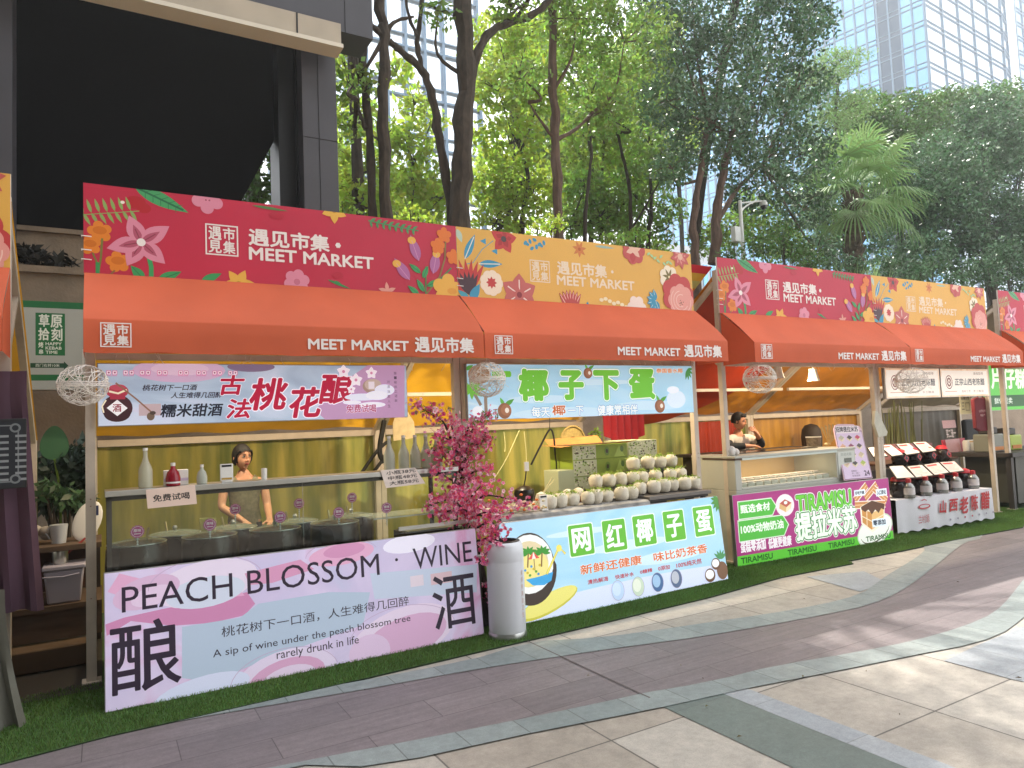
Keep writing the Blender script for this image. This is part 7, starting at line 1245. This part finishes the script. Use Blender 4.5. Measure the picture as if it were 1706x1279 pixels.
def head_parts(mb, hair, c, yaw, pitch, skin, M_hair, sc_=1.0, female=True):
    M = Matrix.Translation(c) @ Matrix.Rotation(yaw, 4, 'Z') @ Matrix.Rotation(pitch, 4, 'X') @ Matrix.Scale(sc_, 4)      # face looks along local -Y
    b0 = len(mb.v); mb.ell((0, 0, 0), .074, .092, .115, skin, 28, 20)
    for i in range(b0, len(mb.v)):
        x, y, z = mb.v[i]
        if z < 0: k = 1 - .32*(-z/.115)**1.5; x *= k; y = y*(.86 if y > 0 else 1.0) - .012*(-z/.115)
        if y < 0: y *= (1 - .10*max(0, 1-abs(z+.0)/.09)); 
        if y < -.03 and abs(z-.012) < .018 and .015 < abs(x) < .05: y += .007      # eye sockets
        mb.v[i] = (x, y, z)
    k0 = len(mb.v)
    mb.ell((0, -.092, -.022), .012, .016, .014, skin, 12, 8); mb.ell((0, -.086, .0), .008, .011, .03, skin, 10, 8); mb.ell((-.011, -.086, -.026), .008, .008, .008, skin, 8, 6); mb.ell((.011, -.086, -.026), .008, .008, .008, skin, 8, 6)
    Ml = mat('lips', '#9a4a44', .5); mb.ell((0, -.083, -.054), .024, .009, .005, Ml, 12, 6); mb.ell((0, -.081, -.061), .02, .009, .006, Ml, 12, 6)
    for s in (-1, 1):
        mb.ell((s*.031, -.074, .012), .014, .007, .0075, mat('eye white', '#cfc8c0', .3), 10, 8); mb.ell((s*.031, -.0795, .012), .007, .0035, .007, mat('iris', '#140d0a', .2), 10, 6); mb.ell((s*.031, -.0775, .0195), .017, .006, .0028, mat('lash', '#1b1210', .7), 10, 6)
        mb.ell((s*.032, -.079, .034), .02, .006, .0035, mat('lash', '#1b1210', .7), 10, 6); mb.ell((s*.075, .008, -.002), .009, .018, .03, skin, 10, 8)
    mb.ell((0, -.054, -.088), .024, .018, .018, skin, 10, 8)
    for i in range(b0, len(mb.v)): mb.v[i] = tuple(M @ Vector(mb.v[i]))
    hb = len(hair.v); hair.ell((0, .008, .016), .084, .103, .115, M_hair, 28, 20); keep = []
    for f, m in zip(hair.f, hair.m):
        q = [hair.v[i] for i in f]; y = sum(p[1] for p in q)/len(q); z = sum(p[2] for p in q)/len(q); x = sum(p[0] for p in q)/len(q)
        front = y < -.028 and z < (.068 - (.2*abs(x) if female else 0)) + .006*math.sin(x*160); low = z < (-.05 if female else -.03) or (not female and z < .02 and y < -.01)
        keep.append(not (front or low))
    hair.f = [f for f, k in zip(hair.f, keep) if k]; hair.m = [m for m, k in zip(hair.m, keep) if k]
    if female:
        hair.ell((.0, .098, -.03), .04, .035, .05, M_hair, 14, 10)
        for s in (-1, 1): hair.tube([(s*.058, -.062, .066), (s*.079, -.03, .03), (s*.081, -.012, -.03), (s*.073, 0, -.075)], [.008, .014, .014, .005], M_hair, 8)
    else:
        for k in range(40): a = random.uniform(-2.6, -.5); hair.ell((.06*math.cos(a), .085*math.sin(a)*.9, .085+random.uniform(-.014, .02)), .018, .018, .014, M_hair, 6, 4)
    for i in range(hb, len(hair.v)): hair.v[i] = tuple(M @ Vector(hair.v[i]))
def hand_nodes(nd, ed, w, d, up, tag_, curl=.5, s=1.0):
    """palm and five fingers hung on node w; d points along the hand, up is the back of the hand"""
    w0 = Vector(nd[w][0]); d = Vector(d).normalized(); up = Vector(up); up = (up - d*up.dot(d)).normalized(); side = d.cross(up)
    nd[tag_+'palm'] = (tuple(w0 + d*.055*s), (.036*s, .015*s)); ed.append((w, tag_+'palm'))
    for k, (off, L) in enumerate(((-.03, .058), (-.01, .072), (.01, .078), (.03, .068))):
        a = w0 + d*.092*s + side*off*s; b1 = a + (d*math.cos(curl*.5) - up*math.sin(curl*.5))*L*.5*s; b2 = b1 + (d*math.cos(curl*1.5) - up*math.sin(curl*1.5))*L*.5*s
        for j, (p, r_) in enumerate(((a, .0095), (b1, .0085), (b2, .0065))): nd['%sf%d%d' % (tag_, k, j)] = (tuple(p), r_*s)
        ed += [(tag_+'palm', '%sf%d0' % (tag_, k)), ('%sf%d0' % (tag_, k), '%sf%d1' % (tag_, k)), ('%sf%d1' % (tag_, k), '%sf%d2' % (tag_, k))]
    a = w0 + d*.035*s + side*.034*s; b1 = a + (d*.6 + side*.8).normalized()*.034*s; b2 = b1 + (d*.9 + side*.25 - up*.2).normalized()*.028*s
    for j, (p, r_) in enumerate(((a, .012), (b1, .010), (b2, .008))): nd['%st%d' % (tag_, j)] = (tuple(p), r_*s)
    ed += [(w, tag_+'t0'), (tag_+'t0', tag_+'t1'), (tag_+'t1', tag_+'t2')]
SK = mat('skin', '#c08d70', .5, nz=(6, .08)); SK2 = mat('skin tan', '#b37a5a', .5, nz=(6, .08)); HAIR = mat('black hair', '#120d0b', .7, nz=(30, .5), stretch=(1, 1, .2))
def person(label, X_, Y_, head, yaw, pitch, arms, skin, top_mat, trouser, female, sleeve=None, curlL=.5, curlR=.5, handd=None, tilt_=(0, 0)):
    t = thing('person', label, 'person', (X_, Y_, .012)); hz = head[2]; s = hz/1.53; sh = .165 if female else .195; lx, ly = tilt_
    B = lambda x, y, z: (X_ + x + lx*max(0, (z-.9)/.45), Y_ + y + ly*max(0, (z-.9)/.45), z*s)
    nd = dict(pelvis=(B(0, 0, .90), (.145, .10)), waist=(B(0, 0, 1.06), (.115, .085)), chest=(B(0, 0, 1.22), (.135, .095)), neck0=(B(0, .005, 1.345), (.065, .06)), neck1=((Vector(B(0, .0, 1.345))*.35 + Vector(head)*.65 + Vector((0, .02, -.03))), .05))
    ed = [('pelvis', 'waist'), ('waist', 'chest'), ('chest', 'neck0'), ('neck0', 'neck1')]
    for k, sgn in (('L', -1), ('R', 1)):
        el, wr = arms[k]; nd['sh'+k] = (B(sgn*sh, 0, 1.30), .05 if female else .062); nd['el'+k] = (el, .036 if female else .043); nd['wr'+k] = (wr, .025 if female else .03); m = Vector(el).lerp(Vector(wr), .35); nd['fa'+k] = (tuple(m), .037 if female else .044)
        ed += [('chest', 'sh'+k), ('sh'+k, 'el'+k), ('el'+k, 'fa'+k), ('fa'+k, 'wr'+k)]; hand_nodes(nd, ed, 'wr'+k, handd[k][0], handd[k][1], k, curlL if k == 'L' else curlR, .92 if female else 1.02)
        nd['hip'+k] = (B(sgn*.085, 0, .84), .085); nd['kn'+k] = (B(sgn*.1, -.01, .47), .056); nd['an'+k] = (B(sgn*.1, .02, .09), .036); nd['toe'+k] = (B(sgn*.115, -.13, .035), (.04, .028)); ed += [('pelvis', 'hip'+k), ('hip'+k, 'kn'+k), ('kn'+k, 'an'+k), ('an'+k, 'toe'+k)]
    mb = MB(); v, f = skin_mesh(nd, ed, 'pelvis', 3); mb.add(v, f, skin); hair = MB(); head_parts(mb, hair, Vector(head), yaw, pitch, skin, HAIR, .97 if female else 1.03, female); mb.build('body', t); hair.build('hair', t)
    # clothes: shells lifted off the body surface, each vertex sorted to its nearest bone
    V = np.array(v); A_ = np.array([nd[a_][0] for a_, _ in ed]); B_ = np.array([nd[b_][0] for _, b_ in ed]); D = B_ - A_; L2 = (D**2).sum(1) + 1e-9
    T = np.clip(((V[:, None, :] - A_[None]) * D[None]).sum(2) / L2[None], 0, 1); Q = np.linalg.norm(V[:, None, :] - (A_[None] + D[None]*T[..., None]), axis=2)
    rad = np.array([[(nd[n_][1][0] if hasattr(nd[n_][1], '__len__') else nd[n_][1]) for n_ in e_] for e_ in ed]); Q = Q - (rad[None, :, 0]*(1-T) + rad[None, :, 1]*T)*.6; near = Q.argmin(1); tt = T[np.arange(len(V)), near]
    N_ = np.zeros_like(V)
    for q in f:
        n_ = np.cross(V[q[1]]-V[q[0]], V[q[2]]-V[q[0]])
        for i in q: N_[i] += n_
    N_ /= np.linalg.norm(N_, axis=1)[:, None] + 1e-9
    def shell(name, rules, off, m):
        ok = np.array([(ed[near[i]] in rules) and rules[ed[near[i]]][0] <= tt[i] <= rules[ed[near[i]]][1] for i in range(len(V))]); W_ = V + N_*off; ff = [q for q in f if all(ok[i] for i in q)]
        use = sorted({i for q in ff for i in q}); ix = {i: k for k, i in enumerate(use)}; mb = MB(); mb.add([tuple(W_[i]) for i in use], [tuple(ix[i] for i in q) for q in ff], m); return mb.build(name, t)
    R_ = {('pelvis', 'waist'): (0, 1), ('waist', 'chest'): (0, 1), ('chest', 'neck0'): (0, .8 if female else .97), ('pelvis', 'hipL'): (0, .4), ('pelvis', 'hipR'): (0, .4)}
    for k in 'LR':
        R_[('chest', 'sh'+k)] = (0, .8 if female else 1)
        if sleeve: R_[('sh'+k, 'el'+k)] = (0, .55)
    shell('shirt', R_, .014, top_mat)
    if sleeve:
        for k in 'LR': shell('sleeve', {('sh'+k, 'el'+k): (.5, 1), ('el'+k, 'fa'+k): (0, 1), ('fa'+k, 'wr'+k): (0, .5)}, .010, sleeve)
    T_ = {('pelvis', 'hipL'): (.0, 1), ('pelvis', 'hipR'): (.0, 1), ('pelvis', 'waist'): (0, .25)}
    for k in 'LR': T_[('hip'+k, 'kn'+k)] = (0, 1); T_[('kn'+k, 'an'+k)] = (0, .95)
    shell('trousers', T_, .008, trouser)
    for k in 'LR':
        a, e = Vector(nd['an'+k][0]), Vector(nd['toe'+k][0]); v, f = skin_mesh(dict(a=(tuple(a + Vector((0, .03, -.035))), .046), b=(tuple(e), (.05, .034))), [('a', 'b')], 'a'); mb = MB(); mb.add(v, f, M_blkw); mb.build('shoe', t)
    return t
person('dark haired woman in a sleeveless olive grey top working behind the wine counter, looking right', 1.24, 6.92, (1.22, 6.885, 1.515), R(24), R(4), dict(L=((1.03, 6.86, 1.08), (1.19, 6.66, .955)), R=((1.43, 6.86, 1.06), (1.40, 6.62, .95))), SK, mat('olive grey knit', '#77715a', .85, nz=(40, .35)), mat('dark trousers', '#2c2a33', .8), True, handd=dict(L=((.5, -.6, -.4), (0, -.3, 1)), R=((-.1, -.9, -.35), (0, -.3, 1))))
person('man in a white shirt with black sleeves leaning behind the showcase, hand at his mouth', 7.93, 7.16, (7.90, 7.05, 1.635), R(30), R(10), dict(L=((7.62, 7.0, 1.29), (7.93, 6.86, 1.285)), R=((8.28, 6.98, 1.275), (8.07, 6.90, 1.46))), SK2, mat('white cotton', '#c9bdb0', .8, nz=(5, .15)), mat('dark trousers', '#2c2a33'), False, sleeve=mat('black sleeve', '#15161c', .8), curlL=.8, curlR=1.2, handd=dict(L=((1, -.2, -.1), (0, -.3, 1)), R=((-.75, -.05, .5), (.2, -1, .2))), tilt_=(-.02, -.08))
b = MB(); b.box((6.6, 6.52, 1.2), (8.9, 7.0, 1.235), M_dwood); b.box((6.7, 6.6, .012), (8.8, 6.95, 1.2), M_dwood); tag(b.build('back_counter', bevel=.004), 'dark counter behind the white showcase on which the man leans', 'counter')

# ---------------------------------------------------------------- thin haze added to stand in for lens glare
hm = bpy.data.materials.new('glare haze'); hm.use_nodes = True; hn = hm.node_tree.nodes; hn.remove(hn['Principled BSDF']); pvn = hn.new('ShaderNodeVolumePrincipled'); pvn.inputs['Color'].default_value = (.86, .9, .94, 1); pvn.inputs['Density'].default_value = .0018; pvn.inputs['Anisotropy'].default_value = .45
hm.node_tree.links.new(pvn.outputs['Volume'], hn['Material Output'].inputs['Volume'])
b = MB(); b.box((-160, -160, -1), (420, 300, 160), hm); o = b.build('haze', smooth=False, base=(0, 0, -1)); tag(o, 'thin haze volume added to imitate pale lens glare', 'haze', kind='stuff')
